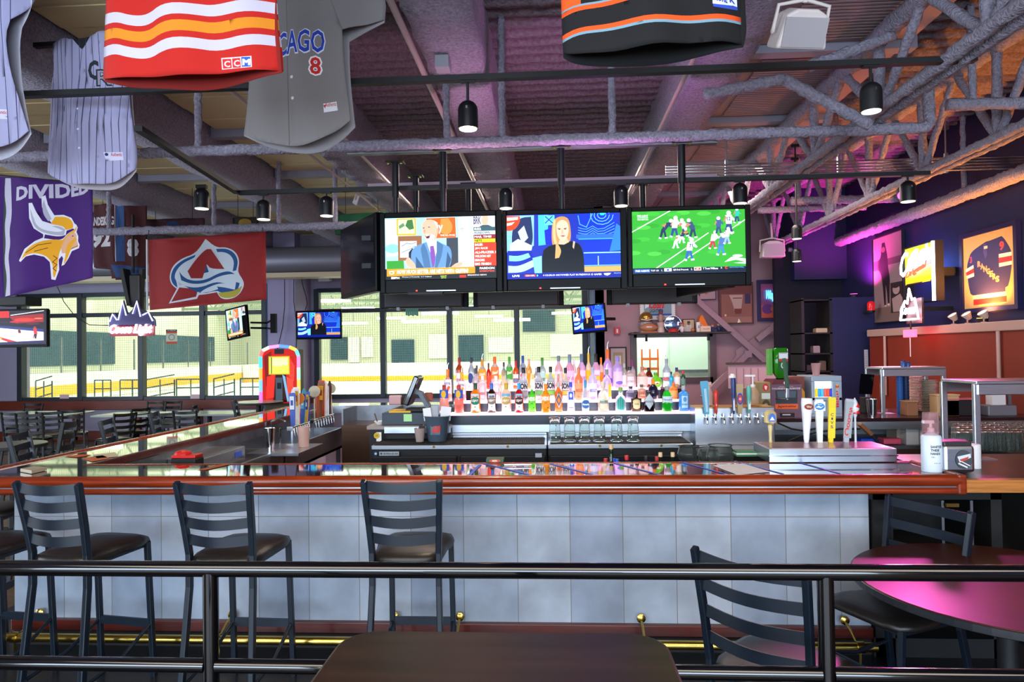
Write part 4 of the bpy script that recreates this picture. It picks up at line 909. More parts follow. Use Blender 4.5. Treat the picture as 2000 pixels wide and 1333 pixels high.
# ================================================================ wall and pillar televisions
tv('television', 'television on the left edge showing a basketball game', (-40, 604, 92, 679), (-36, 607, 89, 674), 9.0,
   [('r', '1a1420', 0, 0, 372, 290), ('p', 'f0e6dc', [(0, 135), (80, 130), (360, 170), (360, 260), (0, 290)]), ('p', '8c1c20', [(160, 50), (360, 30), (360, 100), (200, 110)]), ('e', 'c03024', 250, 80, 60, 16), ('r', 'd02020', 30, 5, 160, 60), ('l', 'ffffff', 5, [(170, 40), (360, 5)]), ('p', '28306c', [(100, 125), (360, 160), (360, 185), (100, 145)]),
    ('l', 'c8c0d0', 4, [(0, 62), (60, 66)]), ('e', 'a82430', 190, 96, 26, 8), ('e', '50182c', 300, 115, 40, 8), ('e', 'e06848', 330, 70, 26, 6), ('e', '281828', 130, 100, 30, 8), ('e', 'c8a0a0', 88, 196, 9, 9), ('p', '602028', [(210, 165), (226, 165), (230, 190), (214, 192)]), ('e', '704038', 218, 160, 6, 6), ('e', '704038', 309, 144, 7, 7), ('l', 'd82c34', 5, [(306, 205), (300, 236)]), ('p', 'b8202c', [(90, 215), (210, 265), (180, 280), (80, 225)]), ('p', 'd8b020', [(50, 250), (90, 215), (120, 235), (80, 265)]), ('p', 'd82c34', [(300, 150), (318, 150), (325, 200), (305, 210)]), ('p', '301c30', [(304, 200), (322, 200), (318, 240), (308, 240)]), ('p', 'd82c34', [(0, 160), (18, 160), (20, 200), (4, 205)]), ('r', 'e8e0f0', 20, 60, 55, 110), ('p', '20204c', [(0, 272), (360, 255), (372, 275), (0, 290)])],
   (0, 0, 372, 290), lip=False)
tL = thing('tv_bracket', 'dark ceiling bracket above the basketball television', 'bracket', P(28, 592, 9.05))
MB().cb((0, .05, .02), (.5, .3, .12)).build('bracket_box', blackm, tL, bev=.01); MB().tube([(0, .05, .08), (0, .05, 1.8)], .025).build('pole', blackm, tL); 
small = (0, 0, 1107, 630)
def shift(shapes, dx, dy):
    o = []
    for s in shapes:
        k = s[0]
        if k in 'pl': i = 3 if k == 'l' else 2; o.append(s[:i]+([(a+dx, b+dy) for a, b in s[i]],))
        elif k == 'r': o.append((k, s[1], s[2]+dx, s[3]+dy, s[4]+dx, s[5]+dy))
        elif k == 'e': o.append((k, s[1], s[2]+dx, s[3]+dy)+tuple(s[4:]))
        elif k == 't': o.append((k, s[1], s[2], s[3]+dx, s[4]+dy, s[5]+dx, s[6]+dy)+tuple(s[7:]))
    return o
S2s = studio(False)
tv('television', 'small wall television left of the centre windows showing the blonde presenter', (578, 607, 667, 663), (581, 610, 664, 659), 13.0, S2s, FR2, lip=False, th=.06)
MB().box(-.0, .06, -.05, .06, 1.2, .05).build('wall_mount', blackm, bpy.context.scene.objects[[o.name for o in bpy.context.scene.objects if o.name.startswith('television')][-1]])
t = tv('television', 'small tilted television right of the centre windows showing the presenter', (1115, 595, 1184, 651), (1118, 598, 1181, 647), 11.6, S2s, FR2, lip=False, th=.06); t.rotation_euler = (0, -.07, -.35); MB().bar([(0, .08, 0), (.25, .75, 0)], .05, .05).build('wall_mount', blackm, t)
t = tv('television', 'small tilted television on a wall arm showing the talk show', (430, 600, 493, 662), (433, 603, 490, 659), 12.0, S1[:60], FR1, lip=False, th=.06); t.rotation_euler = (0, -.12, -.5)
ar = thing('swing_bracket', 'black articulated wall arm holding the tilted talk show television', 'bracket', P(508, 632, 12.4))
MB().tube([(-.2, .05, .02), (.0, .3, .02), (.18, .1, .06)], .02).tube([(-.2, .05, -.08), (.0, .3, -.08), (.18, .1, -.1)], .02).build('arm', blackm, ar); MB().cb((.22, .1, 0), (.1, .08, .36)).build('wall_plate', blackm, ar)
for lab, pts in (('thin black cable hanging down the pillar', [(556, 540), (556, 600), (552, 640), (545, 670), (540, 690)]), ('second thin cable down the right side of the pillar', [(574, 540), (574, 590), (579, 630), (580, 660), (578, 685)]),
                 ('short cable looping above the small studio television', [(588, 540), (592, 560), (598, 580), (600, 595), (596, 606)])):
    tag(MB().tube([P(a, b, 13.22) for a, b in pts], .008, 6).build('cable', blackm, smooth=True), lab, 'cable')
tag(MB().tube([P(a, b, 9.2) for a, b in ((112, 560), (125, 590), (150, 622), (175, 635), (212, 636))], .006, 6).build('cable', blackm, smooth=True), 'black cable looping from the purple flag to the chrome sign', 'cable')
# ================================================================ the back bar island with lit bottle steps
led = mat('lit_acrylic_edge', 'ffd9e4', .4, emit=1.15, ecol='ffc4dc'); darkface = mat('dark_step_face', '1e2836', .25)
T0 = (6.30, P(1000, 806, 6.30).z); T1 = (6.47, P(1000, 783, 6.47).z); T2 = (6.64, P(1000, 760, 6.64).z); TIER = (T0, T1, T2)
xl, xr_ = P(880, 800, 6.3).x, P(1356, 800, 6.3).x
isl = thing('bottle_steps', 'three lit bottle steps glowing pink in the middle of the back bar', 'display', (0, 6.3, 0))
for k, (Y, z) in enumerate(TIER):
    a = xl+(.0, .02, .26)[k]; b = xr_-(.02, .12, .26)[k]
    MB().box(a, Y-6.3-.075, z-.018, b, Y-6.3+.085, z).build('lit_shelf', led, isl)
    MB().box(a, Y-6.3-.06, z-.13 if k else z-.14, b, Y-6.3-.045, z-.018).build('step_face', darkface, isl)
def area_l(z, Y): area('shelf_glow', (0, Y, z+.005), (180, 0, 0), 2.2, .1, 1.6, (1, .72, .86))
for (Y, z) in TIER: area_l(z, Y-.0)
for s in (xl+.01, xr_-.03): MB().box(s, -.06, .3, s+.02, .5, T0[1]-.02).build('end_panel', mat('step_end', '5a4630', .4), isl)
MB().box(xl, .43, .1, xr_, .47, T2[1]-.02).build('back_panel', blackm, isl)
# cooler on the left and mug cooler on the right
Yc = 5.75; zc1 = P(900, 869, Yc).z; zc0 = P(900, 877, Yc).z
def cooler(px0, px1, label, nd):
    a, b = P(px0, 870, Yc).x, P(px1, 870, Yc).x; t = thing('bottle_cooler', label, 'cooler', (a, Yc, 0)); W = b-a
    MB().box(0, .02, .05, W, .5, zc0).build('cabinet', blackm, t, bev=.01)
    MB().box(0, 0, zc0-.008, W, .5, zc1-.004).build('steel_top', steel, t, bev=.006)
    MB().box(0, .5, zc1-.1, W, .54, zc1+.1).box(0, .47, zc1+.02, W, .5, zc1+.045).build('splash_rail', steel, t, bev=.006)
    q = MB().box(.02, .02, zc1-.004, W-.02, .42, zc1+.004)
    for k in range(int((W-.05)/.016)): q.box(.03+k*.016, .02, zc1+.004, .038+k*.016, .42, zc1+.009)
    q.build('rubber_mat', rubber, t)
    for k in range(nd):
        d = MB().box(W*k/nd+.012, -.02, .08, W*(k+1)/nd-.012, .02, zc0-.06).build('door', mat('cooler_door', '121317', .3), t, bev=.008)
    for f in (.36, .78): MB().lathe([(.011, 0), (.011, .004)], (W*f, -.002, (zc0+zc1)/2), 12, Matrix.Rotation(PI/2, 3, 'X')).build('lock', brass, t)
    return t, W
t, W = cooler(725, 1068, 'long low black bottle cooler with steel edge left of the glass mugs', 2)
art('nameplate', (0, 0, 100, 20), (.17, .034), [('r', 'a9b4bc', 0, 0, 100, 20), ('t', '20262c', 'BEVERAGE-AIR', 22, 6, 96, 15, .03), ('r', '30506a', 5, 5, 16, 15)], prnt, t, (.16, -.024, zc0-.035), thick=.002)
art('logo_badge', (0, 0, 20, 20), (.034, .034), [('e', '3a6aa8', 10, 10, 9, 9), ('e', 'd0d8e4', 10, 10, 5, 5)], prnt, t, (.045, -.024, zc0-.035), thick=.002)
MB().cb((W-.07, -.022, zc0-.055), (.055, .004, .035)).build('sticker', mat('sticker_grey', 'aeb4be', .5), t)
art('round_sticker', (0, 0, 20, 20), (.055, .055), [('e', 'c8a21c', 10, 10, 9.5, 9.5), ('t', '5a4a10', 'OK', 5, 7, 15, 13)], prnt, t, (P(737, 851, 5.74).x-t.location.x, -.026, P(737, 851, 5.74).z), thick=.002)
t2, W2 = cooler(1070, 1355, 'mug cooler with steel ledge under the row of upside down mugs', 1)
# back panel under the steps (white metal) + ledges
bb = thing('back_counter', 'steel and white back counter behind the coolers', 'counter', (xl, 6.22, 0)); Wb = xr_-xl
za, zb_ = P(1000, 830, 6.2).z, P(1000, 846, 6.2).z
MB().box(-.15, 0, zb_, Wb, .08, za).build('steel_ledge', steel, bb, bev=.004)
MB().box(-.15, .08, .1, Wb, .12, za).build('white_back', mat('white_panel', 'c3ccd4', .35), bb)
MB().box(-.15, .0, za, Wb, .03, T0[1]-.02).build('dark_fascia', darkface, bb)
lb = thing('register_stand', 'black stand with steel shelf carrying the register left of the bottles', 'stand', (P(722, 850, 6.1).x, 6.1, 0))
Wl = P(880, 850, 6.1).x-lb.location.x; zl2 = P(800, 832, 6.1).z
MB().box(0, 0, .05, Wl, .5, zl2-.03).build('cabinet', blackm, lb); MB().box(-.02, -.02, zl2-.03, Wl, .5, zl2).build('shelf_board', mat('pink_beige_laminate', '8f7f7a', .4), lb); MB().box(.15, -.06, zl2-.06, Wl, .0, zl2-.005).build('steel_edge', steel, lb)
# ---------------------------------------------------------------- bottles
KP = {  # profiles (radius factor, height factor)
 'std': ([(.9, 0), (1, .02), (1, .58), (.93, .64), (.6, .71), (.36, .76), (.33, .9), (.33, .92)], 0, 0),
 'tall': ([(.9, 0), (1, .02), (1, .52), (.9, .6), (.55, .68), (.36, .74), (.34, .9), (.34, .92)], 0, 0),
 'sq': ([(.9, 0), (1, .02), (1, .62), (.9, .68), (.4, .72), (.34, .76), (.34, .9)], 0, .55),
 'round': ([(.6, 0), (.85, .04), (1, .22), (1, .38), (.85, .55), (.45, .66), (.3, .72), (.28, .9)], 0, 0),
 'squat': ([(.9, 0), (1, .05), (1, .45), (.8, .58), (.38, .66), (.34, .9)], 0, .5),
 'cone': ([(.8, 0), (1, .04), (.95, .25), (.6, .55), (.35, .68), (.3, .9)], 0, 0),
 'jug': ([(.9, 0), (1, .04), (1, .55), (.7, .7), (.35, .8), (.35, .92)], 0, 0)}
_g = {}
def gmat(c, opaque=.5):
    k = 'bottle_glass_'+c
    return mat(k, c, .08, trans=opaque, ior=1.3, coat=.3)
def label_on(t, name, r, z0, z1, shapes, ang=1.15, k=1.04, mm=None):
    R = r*k; Wd = 2*ang*R
    return art(name, (0, 0, 100, 100), (Wd, z1-z0), shapes, mm or prnt, t, (0, 0, 0), None, surf=lambda x, z: (R*math.sin(x/R), -R*math.cos(x/R), z+(z0+z1)/2), grid=7)
def lab(col, txt=None, tc='222222', band=None, disc_=None):
    s = [('r', col, 0, 0, 100, 100)]
    if band: s.append(('r', band, 0, 38, 100, 70))
    if disc_: s.append(('e', disc_, 50, 45, 26, 32))
    if txt: s.append(('t', tc, txt, 12, 42, 88, 66, .05))
    return s
def bottle(px, ytop, tier, wpx, kind, glass, cap, label, desc, cap_h=.12, pourer=False, lz=(.1, .5), liquid=None, opq=.5, name='bottle'):
    Y, z = TIER[tier] if isinstance(tier, int) else tier; c = P(px, 780, Y); h = P(px, ytop, Y).z-z; r = wpx/F*Y/2
    t = thing(name, desc, 'bottle', (c.x, Y+random.uniform(-.02, .02), z+.001), random.uniform(-.1, .1), 'bottles on the lit steps')
    prof, _, sq = KP[kind]; hb = h*(.93 if not pourer else .86)
    MB().lathe([(a*r, b*hb) for a, b in prof], n=20, sq=sq).build('glass_body', gmat(glass, opq), t, smooth=True)
    nr = prof[-1][0]*r*1.15; z0 = hb*(prof[-1][1]-cap_h)
    MB().lathe([(nr, z0), (nr*1.03, z0+.003), (nr*1.03, hb*prof[-1][1]+h*.03), (nr*.9, hb*prof[-1][1]+h*.04)], n=14).build('cap', mat('cap_'+cap, cap, .35), t, smooth=True)
    if pourer: MB().tube([(0, 0, hb*prof[-1][1]+h*.03), (0, 0, h*.93), (.012, 0, h*1.0)], [.006, .0045, .003], 8).build('pourer', chrome, t, smooth=True)
    if label: label_on(t, 'label', r*(1.0 if not sq else 1.06), hb*lz[0], hb*lz[1], label)
    return t
LASTB = []
def B(*a, **k): LASTB.append(bottle(*a, **k)); return LASTB[-1]
W_, K_ = 'e8e6ea', '101014'
# front row
hn = [('r', '2a5cc8', 0, 0, 100, 58), ('e', 'e8b020', 50, 30, 24, 26), ('r', 'f0dce0', 0, 58, 100, 88), ('t', '2a3a80', 'HIGH NOON', 25, 68, 75, 78)]
B(868, 746, 0, 18, 'std', 'f0a898', 'b02828', hn, 'blush bottle with blue and yellow sun label behind the steel bucket', lz=(.3, .8), opq=.3)
B(897, 746, 0, 18, 'std', 'ee8474', 'b83030', hn, 'coral bottle with blue and yellow sun label, first fully seen of the front row', lz=(.3, .8), opq=.3)
lj = lambda band, top='c8dcec': [('r', 'f0ece8', 12, 0, 88, 100), ('r', top, 12, 0, 88, 18), ('e', band, 50, 40, 48, 22), ('t', 'f0e8d8', 'LEJAY', 18, 32, 82, 48, .04), ('e', '303030', 50, 74, 4, 4)]
B(929, 742, 0, 19, 'std', 'f08010', '1c4a2c', lj('1c7a60'), 'orange liqueur bottle with dark green neck, front row', opq=.25, cap_h=.2, lz=(.05, .62))
B(960, 742, 0, 17, 'std', '3a120c', '3070c8', lj('7a7468'), 'dark brown liqueur bottle with blue cap, front row', opq=.2, cap_h=.2, lz=(.05, .62))
B(989, 742, 0, 19, 'std', 'f4c8b0', 'c8a020', lj('c0a050', '5ab8d8'), 'pale peach liqueur bottle with yellow cap, front row', opq=.3, cap_h=.2, lz=(.05, .62))
B(1014, 742, 0, 17, 'std', 'b8141c', '28a0d8', lj('3c1a1a', '90c8e8'), 'deep red liqueur bottle with light blue cap, front row', opq=.2, cap_h=.2, lz=(.05, .62))
sv = lambda c: [('r', c, 0, 0, 100, 100), ('t', 'f8fff0', 'SVEDKA', 2, 14, 98, 42, .05), ('r', 'f0f8e8', 25, 56, 75, 60), ('e', '203010', 70, 88, 5, 5)]
B(1039, 747, 0, 15, 'tall', '48c820', 'e6f2e6', sv('58cc28'), 'bright green vodka bottle with white cap, front row', opq=.1, lz=(.1, .62))
B(1066, 744, 0, 17, 'tall', 'f49010', 'f08a10', sv('f49412'), 'bright orange vodka bottle beside the green one', opq=.1, lz=(.1, .62))
B(1091, 741, 0, 15, 'std', 'e07828', 'b8b4b8', [('p', 'c4bcc4', [(0, 50), (50, 0), (100, 50), (50, 100)]), ('p', '5c6068', [(12, 50), (50, 12), (88, 50), (50, 88)]), ('p', 'e08020', [(32, 50), (50, 30), (68, 50), (50, 70)]), ('r', '5c6068', 10, 0, 90, 12)], 'orange bottle with grey diamond label, front row', opq=.3, lz=(.12, .66))
B(1115, 735, 0, 15, 'tall', 'd4ccf0', '2848c8', [('r', 'e4e0f8', 8, 0, 92, 100), ('r', '2c5cd0', 24, 2, 76, 46), ('e', 'e8eeff', 50, 22, 14, 12), ('r', '6a50c0', 24, 86, 76, 92)], 'clear vodka bottle with blue square label and blue cap, front row', opq=.6, pourer=True, lz=(.08, .66))
B(1143.5, 734, 0, 16, 'round', 'dfe4ee', '2888c0', None, 'clear bottle with large round blue label hanging over the step', opq=.6, cap_h=.2)
label_on(LASTB[-1], 'label', .037, .03, .11, [('e', '2478b8', 50, 50, 50, 50), ('e', '1c5c98', 50, 50, 42, 42), ('t', 'e8f0f8', 'Pinnacle', 14, 40, 86, 62, .05)])
B(1178, 738, 0, 21, 'squat', 'e8dcc8', 'd0c8b8', [('p', 'eee4c4', [(50, 0), (82, 40), (90, 100), (10, 100), (18, 40)]), ('r', '4c8c84', 16, 46, 84, 58)], 'squat clear tequila bottle with cream bell label', opq=.6, lz=(.05, .6))
B(1212.5, 751, 0, 21, 'squat', 'd8e0e8', '80b040', [('p', '3ca898', [(50, 0), (80, 30), (88, 100), (12, 100), (20, 30)]), ('l', '1c7868', 5, [(35, 90), (35, 30)]), ('l', '1c7868', 5, [(50, 95), (50, 15)]), ('l', '1c7868', 5, [(65, 90), (65, 30)])], 'squat clear tequila bottle with teal agave label and green cap', opq=.6, lz=(.05, .62))
B(1242.5, 760, 0, 20, 'squat', '2c1208', '303038', [('r', '38200c', 0, 0, 100, 100), ('e', 'c8b878', 50, 50, 40, 44), ('e', 'd8cc98', 50, 50, 30, 34), ('t', '4a3a18', 'DON', 34, 42, 66, 56)], 'squat dark brown bottle with round gold label', opq=.15, lz=(.08, .62))
B(1267, 759, 0, 22, 'squat', '0c080a', '100c0c', [('p', 'b8c0c4', [(50, 0), (100, 50), (50, 100), (0, 50)]), ('t', '50585c', "HENDRICK'S", 14, 44, 86, 56, .03)], 'squat black gin bottle with white diamond label', opq=.05, lz=(.1, .85))
B(1302.5, 749, 0, 20, 'jug', '1ca424', '8c9090', [('r', 'c8d4dc', 0, 0, 100, 60), ('t', '406070', 'Tanqueray', 8, 22, 92, 40, .03), ('r', '108a18', 0, 60, 100, 64)], 'green gin bottle with white label and red seal, front row', opq=.35, lz=(.15, .58))
q = LASTB[-1]; MB().lathe([(.008, 0), (.008, .004)], (0, -.028, .125), 12, Matrix.Rotation(PI/2, 3, 'X')).build('seal', mat('red_seal', 'c01c28', .4), q)
B(1335, 747, 0, 19, 'sq', '3c9cf0', '9ca0a8', [('r', '78bcec', 8, 0, 92, 100), ('r', 'a8d0ec', 20, 10, 80, 90), ('e', '4c88c0', 50, 34, 14, 16), ('t', '305c90', 'BOMBAY', 24, 60, 76, 72, .03)], 'square sapphire blue gin bottle at the right end of the front row', opq=.35, lz=(.06, .64))
# middle row
vo = lambda c: [('p', 'e8e6f0', [(0, 0), (100, 0), (100, 100), (0, 80)]), ('p', c, [(10, 100), (60, 40), (80, 50), (40, 100)]), ('t', '404870', 'KETEL', 16, 20, 84, 34, .03)]
B(875, 709, 1, 16, 'tall', 'f4a890', 'e87828', vo('e06030'), 'peach vodka bottle with orange cap at the left end of the middle row', opq=.35, pourer=True, lz=(.2, .66), cap_h=.2)
B(903, 715, 1, 16, 'tall', 'f4b4b8', 'd8a820', vo('e8a820'), 'pink vodka bottle with yellow neck, middle row', opq=.35, lz=(.2, .66), pourer=True, cap_h=.2)
B(930, 712, 1, 14, 'std', 'd8d0d4', '383c40', lab('e4dce0', 'SMIRNOFF', '804040'), 'clear bottle with pale label behind the orange liqueur', opq=.6)
B(943, 728, 1, 16, 'sq', 'f0d8dc', 'e8e8f0', lab('f4e0e4', 'DEEP', 'b06070'), 'clear square bottle with pink label behind the blue capped one', opq=.5)
B(969, 728, 1, 16, 'sq', 'f0dce0', 'f0f0f4', lab('f6e8ec', 'EDDY', 'b07080'), 'clear square bottle with white label, middle row', opq=.5)
B(984, 718, 1, 13, 'tall', 'f4d8b8', 'b89050', lab('f4dcc8', None), 'slim cream bottle behind the peach liqueur', opq=.4)
son = lambda c, d: [('r', 'd8dce0', 0, 0, 100, 100), ('r', 'a4a8b0', 6, 0, 94, 14), ('t', '20242c', 'SON', 4, 16, 96, 50, .06), ('r', c, 0, 56, 100, 84), ('r', d, 0, 84, 100, 100)]
B(1023, 711, 1, 18, 'tall', 'd4dce8', '141414', son('8c98a0', '6c7078'), 'clear vodka bottle with tall dark lettered label, first of four alike', opq=.6, lz=(.06, .6))
B(1053, 709, 1, 16, 'tall', 'dce0e4', '141414', son('6cc060', 'e8d8dc'), 'clear vodka bottle with tall lettered label and green band, left of the lime one', opq=.6, lz=(.06, .6))
B(1076, 709, 1, 16, 'tall', 'd8e4dc', '141414', son('78d048', 'e0d8d8'), 'clear vodka bottle with tall lettered label and lime band', opq=.6, lz=(.06, .6))
B(1091, 724, 1, 14, 'round', 'c8a098', 'b08878', lab('dcd0d0', None), 'round shouldered clear bottle behind the grey diamond label', opq=.5)
B(1105, 706, 1, 15, 'tall', 'e8e4d0', '141414', son('e8c84c', 'ecdcc8'), 'clear vodka bottle with tall lettered label and yellow band', opq=.6, lz=(.06, .6), pourer=True)
B(1131, 711, 1, 16, 'std', 'e88c58', 'c07050', lab('e89868', 'ABSOLUT', 'a04818'), 'amber peach bottle with tall neck, middle row', opq=.35)
B(1158, 711, 1, 17, 'std', 'd0d4f0', 'a0a8c8', lab('dcdcf0', 'ABSOLUT', '5060a0'), 'clear bottle with silver cap, middle row', opq=.6)
B(1185.5, 710, 1, 17, 'std', 'ecd8ec', '788c70', [('r', 'e4d4ec', 0, 0, 100, 100), ('r', 'e8d838', 62, 0, 100, 100), ('t', '605890', 'TITO', 10, 40, 56, 60, .03)], 'clear bottle with yellow striped label, middle row', opq=.5, pourer=True)
B(1232, 752, 1, 19, 'squat', 'a8acc0', '20242c', lab('50506c', None), 'short dark bottomed bottle behind the gold label', opq=.4)
B(1253, 748, 1, 15, 'sq', 'e0b8a8', '505058', lab('c87850', 'PATRON', 'f0e0d0'), 'short clear bottle with orange label behind the black gin', opq=.5)
B(1275.5, 736, 1, 20, 'round', '201c38', 'f08820', None, 'round dark bottle with orange neck behind the green gin', opq=.2, cap_h=.45)
B(1316, 744, 1, 16, 'std', 'f09040', 'e06820', lab('f0a860', None), 'amber bottle behind the green gin', opq=.3)
# top row
B(898, 692, 2, 14, 'std', 'b8481c', '9c2020', lab('e8dcdc', 'CROWN', '803040'), 'amber whisky bottle with white label at the left end of the top row', opq=.25, cap_h=.25)
B(921, 692, 2, 13, 'tall', 'c8d0dc', '202834', [('r', 'd4dce8', 0, 0, 100, 100), ('e', '2c4480', 40, 40, 38, 40)], 'clear bottle with round navy label, top row', opq=.6)
B(932, 709, 2, 10, 'std', 'b8b0b8', '442828', lab('c8c0c8', None), 'slim clear bottle with dark red cap between navy and yellow labels', opq=.5)
stl = lambda c: [('r', c, 0, 0, 100, 100), ('t', 'f8e8d0', 'Stoli', 18, 36, 84, 62, .03, .2, -10)]
B(943, 691, 2, 15, 'std', 'e4e8ec', 'c88820', stl('e89a20'), 'clear bottle with golden yellow label and pourer, top row', opq=.6, pourer=True, lz=(.28, .66), cap_h=.25)
B(955, 704, 2, 9, 'std', 'c02c14', '501c1c', lab('d84830', None), 'slim red bottle between the yellow and orange labels', opq=.2)
B(967, 690, 2, 16, 'std', 'e8e8ec', 'e86018', stl('f07838'), 'clear bottle with orange label, top row', opq=.6, lz=(.28, .66), cap_h=.25)
B(985, 702, 2, 10, 'std', 'a8bcc8', '4c1c24', lab('b8c4cc', None), 'slim clear bottle with maroon cap, top row', opq=.5)
B(996, 690, 2, 13, 'std', 'e0e8e0', '3c8a24', stl('3c9a34'), 'clear bottle with green label, top row', opq=.6, lz=(.28, .66), cap_h=.25)
B(1008, 699, 2, 11, 'std', 'e05820', 'c81c28', lab('e0e0ec', None, band='5878a0'), 'orange bottle with red neck, top row', opq=.3, cap_h=.3)
B(1022, 688, 2, 14, 'std', 'd0d8ec', '2c4c9c', [('e', 'e4e8f4', 50, 50, 50, 50), ('e', 'c83c38', 50, 30, 30, 20)], 'clear bottle with long blue neck wrap, top row', opq=.6, cap_h=.4)
B(1034, 695, 2, 12, 'std', 'f0b060', 'c8a088', [('r', 'f4e0c0', 0, 0, 100, 100), ('p', 'f09010', [(20, 0), (80, 0), (60, 100), (10, 100)])], 'golden orange bottle with rose gold cap, top row', opq=.3)
B(1048, 714, 2, 10, 'std', 'd8dce0', 'b0b8c0', lab('e0e0e8', None), 'small clear bottle between two black capped vodkas', opq=.6)
B(1060, 692, 2, 14, 'tall', 'e0ecf0', '4c8a3c', lab('a8d8c8', 'GREY', '407060'), 'clear bottle with green and grey neck, top row', opq=.6, cap_h=.3)
B(1092, 688, 2, 16, 'tall', 'ecc0cc', '6c7884', lab('ecccd4', None), 'pale pink bottle with grey cap, top row', opq=.4)
B(1113.5, 685, 2, 17, 'tall', 'f0b0d4', '70809c', lab('f0bcdc', 'GOOSE', 'b070a0'), 'pink vodka bottle with slate cap, top row', opq=.35, cap_h=.25)
B(1122, 696, 2, 10, 'std', 'ecd0dc', 'e0c8d4', lab('f0d8e4', None), 'slim blush bottle between two slate capped ones', opq=.4)
B(1137, 684, 2, 16, 'tall', 'e4b8e4', '60708c', lab('ecc8ec', 'GOOSE', '9070b0'), 'lilac vodka bottle with slate cap, top row', opq=.35, cap_h=.25)
B(1150.5, 677, 2, 11, 'tall', 'f0dcc0', 'e8b010', lab('f0b818', None), 'bottle with bright yellow neck and yellow label, top row', opq=.4, pourer=True, cap_h=.25, lz=(.2, .5))
B(1164.5, 684, 2, 16, 'tall', 'eeb0d8', '0c0c10', lab('e8d0ec', None, band='e8c838'), 'pink bottle with black cap, top row', opq=.35, cap_h=.25)
B(1175, 692, 2, 10, 'std', 'f0d0c8', 'f07810', lab('f07c18', None), 'slim bottle with orange neck and orange label, top row', opq=.4, cap_h=.3)
B(1188, 667, 2, 17, 'tall', 'dcb0f0', 'f06010', [('r', 'd8b8f4', 0, 0, 100, 100), ('e', '5850d0', 30, 70, 40, 30), ('e', '3848c0', 76, 82, 24, 18)], 'tall lavender vodka bottle with orange neck and long pourer', opq=.35, pourer=True, cap_h=.25)
B(1207, 689, 2, 19, 'std', 'd4b4ec', '9080c8', [('r', 'dcc4f0', 0, 0, 100, 100), ('e', '7860c8', 60, 86, 34, 14)], 'large lavender bottle with round silver stopper', opq=.35)
B(1220, 705, 2, 12, 'std', 'c8c0b8', 'a8b0b0', lab('d8ccc4', None), 'clear bottle behind the lavender one by the framed notice', opq=.6)
B(1231, 711, 2, 21, 'sq', 'dcc8c8', '2c303c', lab('e4ccd0', 'PATRON', 'a08088'), 'broad square clear bottle with black stopper, top row', opq=.6)
B(1236, 697, 2, 12, 'tall', 'd8c0cc', '702858', lab('e0c8d8', None), 'tall bottle with plum neck, top row', opq=.5, cap_h=.3)
B(1255, 711, 2, 22, 'round', 'e4b8a8', 'a87060', lab('e8c4b8', None), 'round clear pink lit decanter bottle, top row', opq=.6)
B(1268, 714, 2, 15, 'jug', '642010', '301410', lab('dccce8', None), 'brown jug bottle with small handle, top row', opq=.2)
B(1281.5, 724, 2, 24, 'round', '70c828', '5a9020', [('r', '80c840', 20, 30, 80, 80), ('e', 'f0f0e0', 50, 50, 16, 20), ('e', 'c02020', 50, 60, 10, 10)], 'globe shaped lime green bottle, top row', opq=.2)
B(1303, 690, 2, 15, 'tall', 'd0dce8', '8c9098', lab('dcdce4', None, band='b85858'), 'tall clear bottle with steel pourer near the right end', opq=.6, pourer=True)
B(1311, 723, 2, 9, 'std', '38b0d8', '202020', None, 'slim turquoise bottle near the right end', opq=.3)
B(1323, 714, 2, 14, 'std', 'e0b890', '403060', lab('e8dcd8', None), 'bottle with purple cap near the right end', opq=.4, cap_h=.25)
B(1334, 721, 2, 10, 'std', '30503c', 'c02818', lab('5c8070', None), 'slim dark green bottle with red top at the right end', opq=.2, cap_h=.15)
# ---------------------------------------------------------------- mugs (upside down) on the right cooler
for k, px in enumerate((1084, 1113, 1142, 1171, 1205, 1237)):
    c = P(px, 872, 5.86); z = zc1+.009
    t = thing('glass_mug', 'upside down glass mug with thick base, %s on the mug cooler' % ('leftmost', 'second from left', 'third from left', 'third from right', 'second from right', 'rightmost')[k], 'mug', (c.x, 5.86, z), random.uniform(-.8, .8), 'upside down mugs on the back bar')
    r, h = .052, .205
    MB().lathe([(r, 0), (r+.004, .004), (r*.98, .02), (r*.84, h*.72), (r*.8, h*.8), (r*.84, h*.9), (r*.9, h), (r*.6, h+.001), (r*.5, h*.93), (r*.72, h*.86), (r*.76, h*.7), (r*.93, .02), (r*.95, .001)], n=24, cap=False).build('glass_body', glassc, t, smooth=True)
    MB().tube([(.0, -r*.85, h*.72), (0, -r*1.25, h*.66), (0, -r*1.3, h*.25), (0, -r*.95, .04)], .006, 8).build('handle', glassc, t, smooth=True)
# fish bowls on the drip ledge
for k, (px, py, w_, lab_) in enumerate(((1350, 898, 46, 'round glass fish bowl left of the pair on the bar ledge'), (1384, 896, 44, 'clear glass bowl of pennies look in the middle behind the bar'), (1407, 896, 52, 'largest round glass bowl right of the others behind the bar'))):
    c = P(px, 905, 4.75); r = w_/F*4.75/2; z = P(px, 908, 4.75).z
    lab_ = ('glass fish bowl behind the bar, leftmost of three', 'smaller glass fish bowl between the two others', 'largest glass fish bowl, rightmost of three behind the bar')[k]
    t = thing('glass_bowl', lab_, 'bowl', (c.x, 4.75+.07*(k == 0), z), 0, 'fish bowls behind the bar')
    MB().lathe([(r*.6, 0), (r*.95, r*.35), (r, r*.8), (r*.85, r*1.25), (r*.8, r*1.35), (r*.9, r*1.45), (r*.86, r*1.45), (r*.76, r*1.35), (r*.95, r*.8), (r*.9, r*.35), (r*.55, .008)], n=28, cap=False).build('glass', glassc, t, smooth=True)
